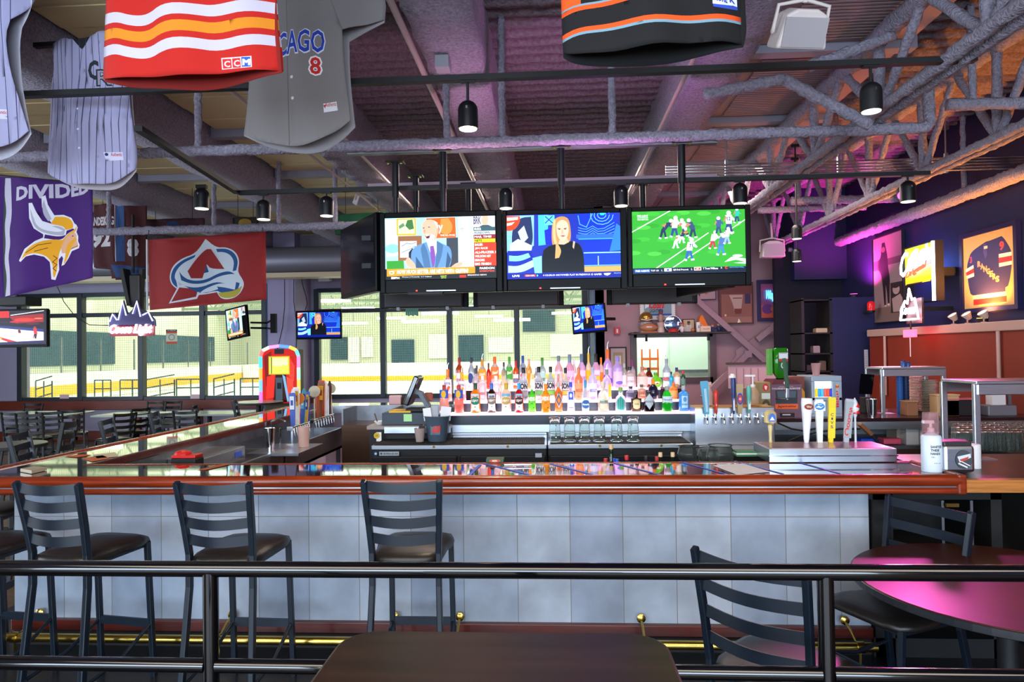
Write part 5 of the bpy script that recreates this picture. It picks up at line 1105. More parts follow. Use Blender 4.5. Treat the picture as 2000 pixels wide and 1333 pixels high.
# corks/bottle tops poking above the inner bar ledge
well = thing('speed_rail', 'steel speed rail shelf along the inside of the front bar', 'shelf', (P(1060, 905, 4.6).x, 4.5, 0)); Ww = P(1480, 905, 4.6).x-well.location.x
MB().box(0, 0, .78, Ww, .4, .8).box(0, .38, .8, Ww, .4, .9).build('shelf_tray', steeld, well); MB().box(0.02, 0, 0, .06, .4, .78).build('leg_panel', steeld, well); MB().box(Ww-.06, 0, 0, Ww-.02, .4, .78).build('leg_panel', steeld, well)
for k, (px, yt_, capc, lab_) in enumerate(((1194, 869, 'c8a070', 'tall green bottle with cork stopper behind the bar'), (1290, 884, 'd0b088', 'dark bottle with cork stopper, left of the two by the red caps'), (1314, 884, 'd0b088', 'dark bottle with cork stopper nearest the fish bowls'),
        (1183, 896, 'c02828', 'red capped bottle left of the cork stopper'), (1224, 890, 'c02830', 'bottle with red and white cap behind the bar'), (1262, 891, '201c20', 'bottle with black cap behind the bar'), (1283, 892, 'b03030', 'short red capped bottle beside the corks'), (1199, 896, '2048c0', 'blue capped bottle beside the tall cork stopper'), (1205, 897, '2860d0', 'second blue capped bottle beside the tall cork'))):
    c = P(px, 905, 4.62); zt2 = P(px, yt_, 4.62).z
    t = thing('well_bottle', lab_, 'bottle', (c.x, 4.62, .801), 0, 'bottles in the speed rail'); h = zt2-.801
    MB().lathe([(.035, 0), (.036, h*.5), (.014, h*.72), (.013, h-.03)], n=14).build('glass_body', gmat('142818' if k < 3 else '303038', .2), t, smooth=True)
    MB().lathe([(.0125, h-.032), (.014, h-.02), (.013, h)], n=12).build('stopper', mat('cap_'+capc, capc, .5), t, smooth=True)
# ---------------------------------------------------------------- beer tap tower on the back bar
Ytp = 6.0; a, b = P(1357, 790, Ytp), P(1512, 790, Ytp); zb2 = P(1430, 870, Ytp).z
tw = thing('tap_tower', 'brushed steel beer tap wall right of the bottles with eight faucets', 'tap', (a.x, Ytp, zb2)); Wt = b.x-a.x; Ht = P(1430, 797, Ytp).z-zb2
MB().box(0, 0, 0, Wt, .25, Ht).build('tower_box', steel, tw, bev=.004); MB().box(0, -.002, Ht, Wt, .27, Ht+.006).build('top_trim', mat('bronze_trim', 'b0803c', .3, .8), tw)
MB().box(-.02, -.28, -.03, Wt+.02, .0, -.0).build('drip_tray', steeld, tw); MB().box(-.02, -.28, -zb2+.0, Wt+.02, .25, -.03).build('tower_base', blackm, tw)
def faucet(t, x, y, z, s=1):
    f = MB().lathe([(.014, 0), (.014, .006), (.008, .01)], (x, y, z), 12, Matrix.Rotation(PI/2, 3, 'X')); f.tube([(x, y, z), (x, y-.05, z), (x, y-.07, z-.02), (x, y-.07, z-.055)], [.009, .011, .009, .007], 10); f.tube([(x, y-.05, z), (x, y-.05, z+.035)], [.01, .007], 10)
    return f.build('faucet', chrome, t, smooth=True)
def handle(t, x, y, z, h, kind, shapes=None, cols=('3088a8', 'e8e8e8'), w0=.03, lean=0):
    """tap handle standing at x,y,z height h"""
    o = MB(); M_ = Matrix.Rotation(lean, 3, 'Y')
    if kind == 'paddle': o.prism([(-w0*.28, 0), (w0*.28, 0), (w0*.5, h*.95), (w0*.42, h), (-w0*.42, h), (-w0*.5, h*.95)], .018, 'y', -.009)
    elif kind == 'turned': o.lathe([(.008, 0), (.012, h*.05), (.009, h*.1), (.011, h*.3), (.016, h*.5), (.012, h*.55), (w0*.6, h*.62), (w0*.62, h*.9), (w0*.3, h)], n=14)
    elif kind == 'round': o.lathe([(.007, 0), (.008, h*.55), (.006, h*.6)], n=12).lathe([(.001, -.009), (w0*.7, -.009), (w0*.7, .009), (.001, .009)], (0, 0, h*.8), 20, Matrix.Rotation(PI/2, 3, 'X'))
    elif kind == 'slim': o.lathe([(.007, 0), (.011, h*.1), (w0*.5, h*.75), (w0*.45, h*.92), (w0*.2, h)], n=14)
    elif kind == 'bulb': o.lathe([(.007, 0), (.007, h*.55), (.012, h*.6), (w0*.6, h*.75), (w0*.45, h*.85), (w0*.3, h*.92), (.002, h)], n=14)
    elif kind == 'glasspint': o.lathe([(.014, 0), (.018, h*.08), (.02, h*.2), (w0*.55, h*.7), (w0*.62, h*.9), (w0*.58, h)], n=18)
    o.v = [tuple(M_ @ Vector(v)+Vector((x, y, z))) for v in o.v]
    hb = o.build('tap_handle', mat('handle_'+cols[0], cols[0], .35), t, smooth=True)
    if shapes:
        W, Hh, zo = shapes[0]; art('handle_badge', (0, 0, 100, 100), (W, Hh), shapes[1], prnt, hb, (x+math.sin(lean)*zo, y-(.013 if kind in ('paddle', 'slim') else w0*.62+.002), z+zo), (0, lean, 0), thick=.002)
    return hb
zf_ = P(1430, 815, Ytp).z-zb2
for k in range(8):
    px = 1378+16.4*k; x = P(px, 815, Ytp).x-a.x; faucet(tw, x, 0, zf_)
sc = Ytp/F
hs = [(1378, 744, 'paddle', '3c98b8', 15, [(.035, .2, .12), [('r', 'a8c8d0', 20, 0, 80, 100), ('r', '3c98b8', 0, 0, 20, 100), ('r', '3c98b8', 80, 0, 100, 100)]], -.07), (1396, 762, 'slim', 'c83020', 9, [(.014, .09, .08), [('r', 'd84030', 0, 0, 100, 100), ('t', 'f0e8e0', 'PERONI', 10, 40, 90, 60)]], .0),
      (1430, 731, 'slim', '20346c', 10, [(.022, .2, .13), [('r', 'e0e0e4', 20, 0, 80, 100)]], .0), (1442, 750, 'paddle', 'b09468', 13, [(.05, .1, .13), [('e', '2c48a8', 50, 50, 48, 50), ('e', 'd83c30', 50, 50, 32, 34), ('t', 'f0f0f0', 'ALE', 30, 40, 70, 60)]], 0), (1460, 753, 'slim', '58a898', 10, [(.02, .12, .1), [('r', 'e4ece8', 0, 0, 100, 100), ('t', '408878', 'IPA', 20, 30, 80, 60)]], 0)]
for (px, yt_, kd, cl, wp, shp, ln) in hs:
    x = P(px, 805, Ytp).x-a.x; h = P(px, yt_, Ytp).z-zb2-zf_-.03; handle(tw, x, -.05, zf_+.03, h, kd, shp, (cl, ''), wp*sc, ln)
q = MB().lathe([(.03, 0), (.025, .02), (.012, .035)], (P(1427, 735, Ytp).x-a.x, -.05, P(1427, 738, Ytp).z-zb2), 14); q.build('duck_head_finial', mat('finial', 'd8d0cc', .4), tw)
# things standing on top of the tap wall
ztw = P(1430, 795, Ytp).z+.008
jg = thing('plastic_jug', 'cloudy plastic gallon jug with white pump behind the taps', 'jug', (P(1471, 790, 6.12).x, 6.12, ztw))
hj = P(1471, 757, 6.12).z-ztw; MB().lathe([(.045, 0), (.055, .01), (.055, hj*.6), (.035, hj*.85), (.018, hj)], n=20).build('jug_body', mat('cloudy_plastic', 'c8a888', .4, trans=.3), jg, smooth=True)
MB().lathe([(.02, hj), (.02, hj+.02), (.007, hj+.03), (.006, hj+.1)], n=12).box(-.07, -.008, hj+.095, .02, .008, hj+.11).build('pump', white, jg)
sp = thing('spray_bottle', 'spray bottle with pink trigger behind the first tap handle', 'bottle', (P(1385, 790, 6.15).x, 6.15, ztw)); 
MB().lathe([(.03, 0), (.032, .1), (.014, .15), (.012, .17)], n=14).build('bottle_body', mat('pale_plastic', 'd8c0b8', .4, trans=.4), sp, smooth=True); MB().box(-.035, -.012, .17, .02, .012, .2).box(-.03, -.006, .13, -.02, .006, .17).build('trigger', mat('pink_plastic', 'd89c90', .4), sp)
# big steel drip tray box on the front bar with its own handles
A = PZ(1503, 905, ZB); B_ = PZ(1740, 900, ZB); dt_ = thing('draft_box', 'low stainless steel draft box on the front bar with tap handles behind', 'draft box', (A.x, A.y, ZB+.003))
Wd = B_.x-A.x; Hd = P(1503, 879, A.y).z-ZB; Dd = .34
MB().box(0, 0, 0, Wd, Dd, Hd).build('steel_box', steel, dt_, bev=.003); MB().box(-.004, -.008, Hd*.45, Wd+.004, .0, Hd*.55).build('front_lip', chrome, dt_); MB().box(.02, .02, Hd, Wd-.02, Dd-.02, Hd+.003).build('top_grate', mat('pink_steel_top', 'a8898c', .25, .9), dt_)
for x in (.01, Wd-.01): MB().lathe([(.003, 0), (.003, .003)], (x, -.003, Hd*.5), 8, Matrix.Rotation(PI/2, 3, 'X')).build('rivet', steeld, dt_)
Yh = A.y+.28; sc = Yh/F
hh = [(1505, 868, 803, 'turned', 'c8b078', 19, [(.055, .085, .17), [('e', 'a89060', 50, 50, 50, 50), ('e', '3c68b8', 50, 55, 42, 40), ('p', 'e8e8e8', [(20, 70), (50, 40), (80, 70)]), ('p', 'd8a038', [(20, 80), (80, 80), (60, 90), (40, 90)])]], 0, 'brown bottomed wooden tap handle with a mountain badge'),
      (1575, 868, 780, 'glasspint', 'e8e8ec', 17, [(.062, .045, .24), [('e', 'c0381c', 50, 50, 48, 44), ('e', '6a2c18', 50, 50, 42, 34), ('t', 'f0e0c8', 'STELLA', 22, 36, 78, 50, .04), ('t', 'f0e0c8', 'ARTOIS', 26, 54, 74, 66, .04)]], .03, ''),
      (1601, 868, 782, 'paddle', 'dce0d4', 16, [(.07, .06, .24), [('r', 'e8ecec', 0, 0, 100, 100), ('e', '2c80c8', 50, 52, 46, 38), ('p', 'e8f0f4', [(10, 60), (40, 42), (60, 58), (90, 42), (60, 70)]), ('t', 'e0f0f8', 'BLUE', 32, 24, 68, 36)]], 0, ''),
      (1622, 866, 778, 'paddle', 'e0c820', 14, [(.045, .2, .13), [('r', 'e8cc28', 0, 0, 100, 100), ('t', '20305c', 'C', 28, 18, 70, 28), ('t', '20305c', 'I', 38, 32, 62, 40), ('t', '20305c', 'V', 28, 44, 72, 54), ('t', '20305c', 'S', 30, 58, 70, 68)]], .05, ''),
      (1652, 866, 781, 'paddle', 'a8acb0', 15, [(.05, .24, .15), [('r', '98a0a4', 0, 0, 100, 100), ('t', 'd02828', 'C', 10, 72, 60, 94), ('t', 'd02828', 'o', 30, 58, 70, 72), ('t', 'd02828', 'o', 36, 44, 76, 58), ('t', 'd02828', 'r', 44, 32, 80, 44), ('t', 'd02828', 's', 50, 16, 88, 30)]], .1, ''),
      (1671, 866, 779, 'bulb', 'c8ccd0', 13, None, 0, '')]
for (px, yb_, yt_, kd, cl, wp, shp, ln, _) in hh:
    x = P(px, yb_, Yh).x-dt_.location.x; h = P(px, yt_, Yh).z-ZB-Hd; handle(dt_, x, .28, Hd+.003, h, kd, shp, (cl, ''), wp*sc, ln)
x = P(1671, 800, Yh).x-A.x; zz = P(1671, 803, Yh).z-ZB
MB().lathe([(.006, 0), (.024, .01), (.02, .04), (.026, .055), (.012, .085), (.002, .1)], (x, .28, zz-.03), 12).build('red_finial', mat('finial_red', 'c82420', .3), dt_, smooth=True)
# coasters stack
cs = thing('coaster_box', 'dark green coaster box on the inner edge of the bar, centre left', 'coasters', PZ(965, 908, ZB)+Vector((0, .1, .003)))
MB().cb((0, 0, .012), (.115, .09, .024)).build('box_body', mat('dark_green_card', '1c4a34', .5), cs, bev=.003)
art('box_label', (0, 0, 100, 30), (.08, .022), [('e', 'b04c38', 50, 15, 48, 14), ('t', 'f0e8d8', 'BEER', 30, 9, 70, 21)], prnt, cs, (0, -.047, .012), thick=.001)
c2 = thing('coaster_stack', 'stack of green coasters left of the steel draft box', 'coasters', PZ(1468, 897, ZB)+Vector((0, .15, .0)))
for k in range(3): MB().cb((0, 0, .006+k*.012), (.14, .1, .01)).build('coaster', mat(('green_card', 'cream_card')[k % 2], ('2c6a44', 'c8c4b0')[k % 2], .6), c2)
pn = PZ(985, 912, ZB); tag(MB().tube([(0, 0, .008), (.17, .01, .008)], .006, 8).build('pen', mat('silver_pen', 'b8b8c0', .3, .5), loc=(pn.x, pn.y, ZB+.003)), 'silver and black pen lying near the green coaster box', 'pen')
# ================================================================ register, bucket and clutter left of the bottles
def relpts(t, pts): return [Vector(p)-Vector(t.location) for p in pts]
cd = thing('cash_drawer', 'charcoal cash drawer with yellow pad on top and green sticky note', 'cash drawer', (P(790, 830, 6.15).x, 6.15, zl2))
Wc = .42; hc = P(790, 805, 6.15).z-zl2-.01
MB().cb((0, .2, hc/2), (Wc, .38, hc)).build('drawer_body', mat('slate_plastic', '2c3844', .5), cd, bev=.006)
MB().cb((-.05, .14, hc+.008), (.2, .22, .016)).build('yellow_pad', mat('yellow_pad', 'd8a838', .7), cd); MB().cb((.03, .006, hc*.6), (.075, .004, hc*.6)).build('sticky_note', mat('green_note', 'a8d898', .7), cd)
pos = thing('register_screen', 'black touch screen register leaning back, seen from the side', 'register', (P(815, 800, 6.3).x, 6.3, zl2+hc))
MB().bar(relpts(pos, [P(797, 790, 6.3), P(819, 735, 6.3)]), .26, .05, (0, 1, 0)).build('screen_housing', blackg, pos, bev=.01)
MB().bar(relpts(pos, [P(838, 796, 6.3), P(822, 768, 6.3), P(812, 765, 6.3)]), .12, .035, (0, 1, 0)).build('stand_neck', mat('slate_stand', '4a5560', .4), pos)
MB().cb((.02, 0, .02), (.22, .2, .035)).build('stand_base', blackm, pos, bev=.008); MB().cb((.09, .1, .13), (.07, .06, .08)).build('card_reader', mat('orange_reader', '8a3c20', .5), pos, bev=.01)
bk = thing('steel_bucket', 'grey metal bucket with a red logo holding papers, left of the coral bottle', 'bucket', (P(854, 850, 5.95).x, 5.95, zc1+.005))
rb = 25/F*5.95; hb_ = P(854, 815, 5.95).z-zc1
MB().lathe([(rb*.7, 0), (rb*.72, .005), (rb, hb_), (rb*1.05, hb_+.004), (rb*1.0, hb_+.008), (rb*.95, hb_), (rb*.68, .01)], n=28).build('bucket_body', mat('blue_grey_metal', '5c6c7c', .35, .4), bk, smooth=True)
label_on(bk, 'logo', rb*.9, hb_*.3, hb_*.75, [('p', '5c6c7c', [(30, 0), (70, 0), (70, 100), (30, 100)]), ('t', 'd83020', 'us', 34, 10, 66, 80, .04, .2)], 1.1, 1.0)
for k, (x, l_, w_, h_) in enumerate(((-.05, -.12, .07, .11), (-.01, -.04, .06, .13), (.05, .1, .09, .12))):
    MB().cb((x, (-.03, .0, .02)[k], hb_+.03), (w_, .006, h_), Matrix.Rotation(l_, 3, 'Y')).build('paper_slip', (paper, mat('grey_print', 'a8a8b0', .7))[k % 2], bk)
cp_ = thing('pen_cup', 'frosted plastic cup with pens and a black clip beside the bucket', 'cup', (P(820, 850, 5.9).x, 5.9, zc1+.005))
MB().lathe([(.033, 0), (.048, .115), (.05, .12), (.046, .115), (.031, .004)], n=20).build('cup_body', mat('frosted_plastic', 'c8b0a8', .4, trans=.4), cp_, smooth=True)
for k in range(3): MB().tube([(.0, .0, .01), (-.025+k*.03, .01, .13+.01*k)], .0045, 6).build('pen', mat(('pen_white', 'pen_blue', 'pen_red')[k], ('e0e0e8', '3050a0', 'c03030')[k], .4), cp_)
MB().cb((.02, 0, .13), (.05, .02, .02)).build('clip', blackm, cp_)
rs = thing('receipt_roll', 'white card tucked on the steel ledge at the left end of the cooler', 'card', (P(740, 842, 6.0).x, 6.0, zc1-.02)); MB().cb((0, 0, .06), (.045, .004, .08)).build('card', paper, rs)
dsh = thing('small_dish', 'white dish with corkscrews left of the cash drawer', 'dish', (P(742, 828, 6.25).x, 6.25, zl2)); MB().lathe([(.03, 0), (.055, .03), (.05, .03), (.028, .005)], n=18).build('dish', white, dsh)
for a in (-.02, .02): MB().tube([(a, 0, .01), (a*2.5, 0, .1)], .006, 6).build('corkscrew', mat('brown_plastic', '4a2c20', .5), dsh)
# wall socket and cable on the back bar wall
so = thing('wall_socket', 'steel wall socket with black plug on the grey bar wall', 'socket', P(705, 815, 9.42)); so.location.y = 9.41
MB().cb((0, -.004, 0), (.1, .012, .07)).build('plate', steeld, so, bev=.003); MB().cb((.03, -.02, 0), (.035, .03, .03)).build('plug', blackm, so); MB().tube([(.04, -.03, 0), (.07, -.05, -.03), (.08, -.05, -.2)], .006, 6).build('cable', blackm, so)
so = thing('wall_socket', 'steel outlet cover on the inside wall of the left arm', 'socket', PX(499, 858, -3.185)); MB().cb((0, 0, 0), (.012, .07, .1)).build('plate', steeld, so, bev=.003)
# ================================================================ sinks and bits inside the left arm
zs_ = .86
sk = thing('bar_sink', 'long stainless sink unit along the inside of the left arm', 'sink', (-3.16, 4.9, 0))
MB().box(0, 0, zs_-.25, .5, 3.6, zs_-.22).box(.47, 0, zs_-.25, .5, 3.6, zs_).box(0, 0, zs_-.25, .02, 3.6, zs_+.06).box(0, 0, zs_-.25, .5, .03, zs_).box(0, 3.57, zs_-.25, .5, 3.6, zs_).box(0, 1.7, zs_-.25, .5, 1.73, zs_).build('basin', steel, sk)
MB().box(.02, .03, zs_-.03, .47, 1.2, zs_-.01).build('drain_board', mat('black_drain_mat', '18120f', .5), sk)
for y in (.05, 3.5): MB().box(.44, y, 0, .48, y+.05, zs_-.25).build('leg', steeld, sk)
MB().tube([(.08, 2.4, zs_), (.08, 2.4, zs_+.2), (.16, 2.4, zs_+.24), (.24, 2.4, zs_+.2)], .011, 10).build('faucet', chrome, sk, smooth=True)
MB().tube([(.3, 2.1, zs_-.01), (.3, 2.1, zs_+.16)], .01, 8).build('drain_pipe', chrome, sk)
c = P(437, 895, 5.3); ib = thing('ice_bin', 'stainless bin with blue sticker left of the sink', 'bin', (-3.12, 5.35, zs_-.02)); MB().box(0, 0, .0, .3, .75, .12).build('bin_box', steel, ib, bev=.006); MB().box(.301, .55, .04, .304, .68, .09).build('sticker', mat('blue_sticker', '3058c0', .5), ib)
c = P(385, 893, 4.75); rb_ = thing('red_caddy', 'red lidded caddy just inside the front bar on the left', 'caddy', (c.x, 4.62, .985)); MB().cb((0, 0, .05), (.18, .12, .1)).build('caddy_box', blackm, rb_, bev=.01); MB().lathe([(.02, 0), (.06, .02), (.05, .04), (.02, .05)], (-.03, 0, .1), 12).cb((0, 0, .11), (.17, .11, .02)).build('lid', mat('red_plastic', 'c81c18', .35), rb_, bev=.004)
sl = thing('steel_shelf', 'steel shelf under the caddy inside the front bar', 'shelf', (-3.1, 4.42, 0)); MB().box(0, 0, .955, .7, .35, .984).build('shelf_top', steeld, sl); MB().box(0, 0, 0, .04, .35, .955).build('side', steeld, sl); MB().box(.66, 0, 0, .7, .35, .955).build('side', steeld, sl)
sk2 = thing('well_cabinet', 'dark stainless ice well in the far left corner behind the bar', 'cabinet', (-2.55, 8.1, 0)); MB().box(0, 0, .1, 1.25, .6, .93).build('well_front', mat('brown_steel', '6a5040', .3, .8), sk2); MB().box(0, .58, .93, 1.25, .6, 1.12).box(0, 0, .93, .02, .6, 1.12).box(.6, 0, .93, .62, .6, 1.12).box(1.23, 0, .93, 1.25, .6, 1.12).build('splash', steeld, sk2)
for k, (px, lab_, h_) in enumerate(((528, 'polished steel shaker tin, left one beside the sink', .2), (537, 'polished steel shaker tin, right one beside the sink', .22))):
    c = P(px, 880, 6.6); t = thing('shaker_tin', lab_, 'shaker', (c.x, 6.6-.12*k, zs_), 0, 'shaker tins'); MB().lathe([(.035, 0), (.05, h_), (.047, h_), (.033, .005)], n=18).build('tin', chrome, t, smooth=True)
shs = thing('sink_ledge', 'steel ledge between the sink and the tap rail', 'shelf', (-2.9, 6.3, zs_-.005)); MB().box(0, 0, -.02, .5, .7, .004).build('ledge', steel, shs)
c = P(575, 870, 6.5); t = thing('cup_stack', 'cloudy plastic container standing beside the shaker tins', 'container', (c.x, 6.75, zs_)); MB().lathe([(.05, 0), (.06, .2), (.056, .2), (.046, .005)], n=20).build('container', mat('cloudy_pink', 'c8a8a0', .4, trans=.3), t, smooth=True)
# tap rail at the far end of the left arm: two banks of handles
def tapbank(label, pa, Ya, pb, Yb, n, specs):
    A = P(*pa, Ya); B_ = P(*pb, Yb); t = thing('tap_rail', label, 'tap', A); d = B_-A
    MB().bar([(0, 0, 0), tuple(d)], .05, .07, (0, 0, 1)).build('tap_bar', chrome, t, bev=.004); MB().bar([(0, .06, -.14), (d.x, d.y+.06, d.z-.14)], .22, .02, (0, 0, 1)).build('splash_plate', steel, t)
    for k in range(n):
        p = d*((k+.5)/n); f = MB().tube([p, p+Vector((.05, -.03, 0)), p+Vector((.06, -.035, -.08))], [.012, .011, .008], 8); f.build('faucet', chrome, t, smooth=True)
        kd, cl, h, w_ = specs[k % len(specs)]; handle(t, p.x+.03, p.y-.02, p.z+.03, h, kd, [(w_*.7, h*.4, h*.7), [('r', ('e0e0e0', '2848a0', 'e8a828', 'b83028', '60a8c8')[k % 5], 0, 0, 100, 100), ('r', ('3050a0', 'e8e8f0', 'a04020', 'f0e0d0', 'e8e8e8')[k % 5], 20, 30, 80, 70)]] if kd == 'paddle' else None, (cl, ''), w_, random.uniform(-.06, .06))
tapbank('near bank of crowded beer taps at the end of the left arm', (566, 838), 7.3, (600, 828), 8.1, 8, [('paddle', '3858b0', .36, .07), ('slim', 'd8d8e0', .4, .05), ('paddle', 'e8e4dc', .42, .07), ('round', 'd87828', .36, .09), ('paddle', '2c50a0', .34, .06), ('slim', '3890a0', .4, .05), ('paddle', 'd8a040', .3, .07)])
tapbank('far bank of beer taps against the window at the bar corner', (608, 824), 8.2, (648, 812), 9.0, 8, [('round', 'c8b898', .42, .1), ('slim', 'a84828', .4, .06), ('paddle', '8a4820', .44, .09), ('paddle', 'c83c28', .46, .08), ('slim', 'e0d8d0', .46, .06), ('paddle', 'e8e8f0', .38, .07), ('slim', '401818', .44, .05)])
# ================================================================ game cabinet by the pillar
jx0, jx1 = P(510, 700, 11.0).x, P(584, 700, 11.0).x; zj0 = P(547, 788, 11.0).z; zj1 = P(547, 676, 11.0).z
jb = thing('jukebox', 'red music cabinet with rainbow lit arch and yellow screen by the pillar', 'jukebox', ((jx0+jx1)/2, 11.0, 0)); Wj = jx1-jx0
MB().box(-Wj/2+.03, .02, zj0-.3, Wj/2-.03, .3, zj1-.06).build('cabinet', mat('jukebox_side', '3c3a20', .5), jb, bev=.02); MB().box(-.2, .05, 0, .2, .28, zj0-.3).build('pedestal', blackm, jb)
art('front_panel', (0, 0, 74, 112), (Wj-.04, zj1-zj0), [('r', 'c01810', 0, 6, 74, 112), ('p', '801008', [(4, 20), (20, 10), (18, 60), (8, 80)]), ('p', 'e04030', [(56, 20), (68, 40), (66, 70), (56, 60)]), ('p', 'e82c1c', [(10, 60), (26, 56), (24, 100), (8, 104)]), ('p', 'f04830', [(50, 60), (64, 66), (66, 96), (52, 100)]), ('p', '300804', [(24, 100), (28, 56), (50, 56), (54, 110), (20, 110)]), ('r', '40505c', 28, 62, 42, 106), ('r', '101418', 31, 72, 40, 84), ('p', '7cb0d8', [(42, 56), (48, 60), (56, 108), (52, 110)]), ('r', '1c1c20', 26, 6, 46, 16)],
    mat('jukebox_print', '000000', .3, attr=True, emit=.25), jb, (0, .0, (zj0+zj1)/2), thick=.01)
art('touch_screen', (0, 0, 42, 36), (Wj*.55, (zj1-zj0)*.32), [('r', 'a89820', 0, 0, 42, 36), ('r', 'e0dc48', 2, 2, 40, 34), ('r', '283c40', 5, 2, 7, 34), ('r', 'f0e890', 8, 4, 39, 18), ('t', 'a080b0', 'TOUCH TUNES', 12, 12, 38, 15), ('t', 'a080b0', 'FREE PLAY', 12, 17, 28, 20)], mat('jukebox_screen', '000000', .3, attr=True, emit=.5), jb, (0, -.03, zj1-(zj1-zj0)*.34), thick=.015)
cols = ['e060c0', '60a0f0', 'f09040', '40c8e0', 'f06060', 'b0f0c0', 'e080e0', '5080f0', 'f0b040', '50c0e0', 'f070a0', '90e0b0', 'f0a040', '60b0f0']
pts = [(-Wj/2, zj0)]+[(-Wj/2, zj0+(zj1-zj0)*.82*k/4) for k in range(1, 5)]+[(-Wj*.5*math.cos(a), zj1-.14+.14*math.sin(a)) for a in (.5, 1.0, 1.57, 2.14, 2.64)]+[(Wj/2, zj0+(zj1-zj0)*.82*k/4) for k in range(4, -1, -1)]
for k, (a, b) in enumerate(zip(pts, pts[1:])): MB().tube([(a[0], -.02, a[1]), (b[0], -.02, b[1])], .028, 8).build('light_tube', mat('tube_'+cols[k % 14], cols[k % 14], .3, emit=.8), jb)
# ================================================================ right of the back bar: counter, machines, pass
Yk = 6.5; zk = P(1750, 817, Yk).z; xk0 = P(1513, 817, Yk).x
kc = thing('prep_counter', 'dark topped counter with steel edge running right of the beer taps', 'counter', (xk0, Yk, 0)); Wk = 4.45-xk0
MB().box(0, 0, zk-.03, Wk, 1.0, zk).build('counter_top', mat('dark_red_top', '2a1416', .18, ns=3, nd=.3), kc, bev=.004); MB().box(0, -.02, zk-.1, Wk, .0, zk-.03).build('steel_edge', steel, kc)
MB().box(0, .9, 0, Wk, 1.0, zk-.03).build('back_panel', MATS['white_panel'], kc); zsh = P(1700, 872, Yk).z
MB().box(0, .02, zsh-.03, Wk, .9, zsh).build('lower_shelf', steeld, kc); MB().box(0, .0, 0, Wk, .05, zsh-.03).build('front_panel', mat('dark_brown_panel', '3a2018', .5), kc)
for k, (a, b, cl) in enumerate(((1768, 1793, 'c8c8c8'), (1796, 1822, 'd8d8d8'), (1760, 1768, 'a09888'))):
    A = P(a, 870, Yk+.1); B_ = P(b, 870, Yk+.1); h = P(a, 835, Yk+.1).z-zsh
    t = thing('carton', ('white carton on the lower shelf, left of the two behind the sanitizer', 'white carton directly behind the sanitizer bottle', 'narrow tan carton beside the white ones')[k], 'carton', (A.x, Yk+.08+.1*(k == 2), zsh)); MB().box(0, 0, 0, B_.x-A.x-.003, .2, h).build('carton_box', mat('carton_'+cl, cl, .6), t, bev=.002); MB().box(0, -.001, h-.02, B_.x-A.x-.003, .0, h-.018).build('flap', mat('carton_seam', '9a9a98', .6), t)
for px, lab_, cl in ((1745, 'pink lit plastic tub on the lower shelf right of the draft box', 'e05878'), (1700, 'blue folded cloth on the lower shelf behind the draft box', '2450d0')):
    A = P(px, 868, Yk+.05); t = thing('tub' if cl[0] == 'e' else 'folded_cloth', lab_, 'tub' if cl[0] == 'e' else 'cloth', (A.x, Yk+.12, zsh)); MB().cb((0, 0, .03), (.16, .12, .05)).build('body', mat('cl_'+cl, cl, .5), t, bev=.012); MB().cb((0, 0, .056), (.165, .125, .008)).build('rim', mat('cl2_'+cl, cl, .3), t, bev=.003)
sg = thing('soda_gun', 'brown soda gun with hose hanging over the shelf right of the draft box', 'soda gun', P(1690, 838, 5.6)); sg.location.z -= .0
MB().bar(relpts(sg, [P(1678, 828, 5.6), P(1702, 850, 5.6)]), .05, .03, (0, 1, 0)).build('gun_head', mat('gun_brown', '7a4a28', .4), sg, bev=.006); MB().tube(relpts(sg, [P(1702, 850, 5.6), P(1712, 862, 5.6), P(1718, 875, 5.6), P(1720, 900, 5.6)]), .012, 8).build('hose', blackm, sg, smooth=True)
for k, pts in enumerate((((1518, 826), (1545, 838), (1570, 842), (1600, 836)), ((1540, 862), (1570, 850), (1590, 846), (1640, 838), (1680, 838)), ((1605, 848), (1625, 862), (1640, 868)))):
    tag(MB().tube([P(a, b, 6.3) for a, b in pts], .009, 6).build('cable', blackm, smooth=True), ('black cable drooping below the counter edge at the tap wall', 'black hose behind the tall tap handles', 'short black hose behind the yellow tap handle')[k], 'cable')
# spirits chiller: black base, green bottle
jm = thing('shot_chiller', 'shot dispenser with an upturned green square bottle and black neck', 'dispenser', (P(1524, 790, 6.75).x, 6.75, zk)); z0, z1 = P(1524, 745, 6.75).z-zk, P(1524, 680, 6.75).z-zk
MB().box(-.09, -.05, 0, .09, .2, z0-.12).build('base_unit', blackm, jm, bev=.01); MB().lathe([(.06, z0-.12), (.05, z0-.05), (.03, z0), (.04, z0+.03)], n=16).build('collar', blackg, jm)
MB().lathe([(.02, z0+.02), (.05, z0+.07), (.062, z0+.1), (.062, z1-.01), (.055, z1)], n=32, sq=1).build('green_bottle', gmat('2c8a1c', .3), jm, smooth=True)
MB().box(-.11, -.02, z0+.06, -.07, .06, z1-.01).build('green_side_panel', mat('green_plastic', '4c9a30', .4), jm, bev=.005)
art('bottle_label', (0, 0, 40, 70), (.085, .17), [('r', 'd8dce0', 0, 0, 40, 70), ('r', 'c02c1c', 0, 24, 40, 34), ('r', '10502c', 0, 34, 40, 70), ('e', 'd0dcc8', 20, 50, 12, 13), ('e', '2c7c40', 20, 50, 8, 9), ('r', 'b83020', 4, 1, 36, 3)], prnt, jm, (.015, -.068, (z0+z1)/2+.03), thick=.002)
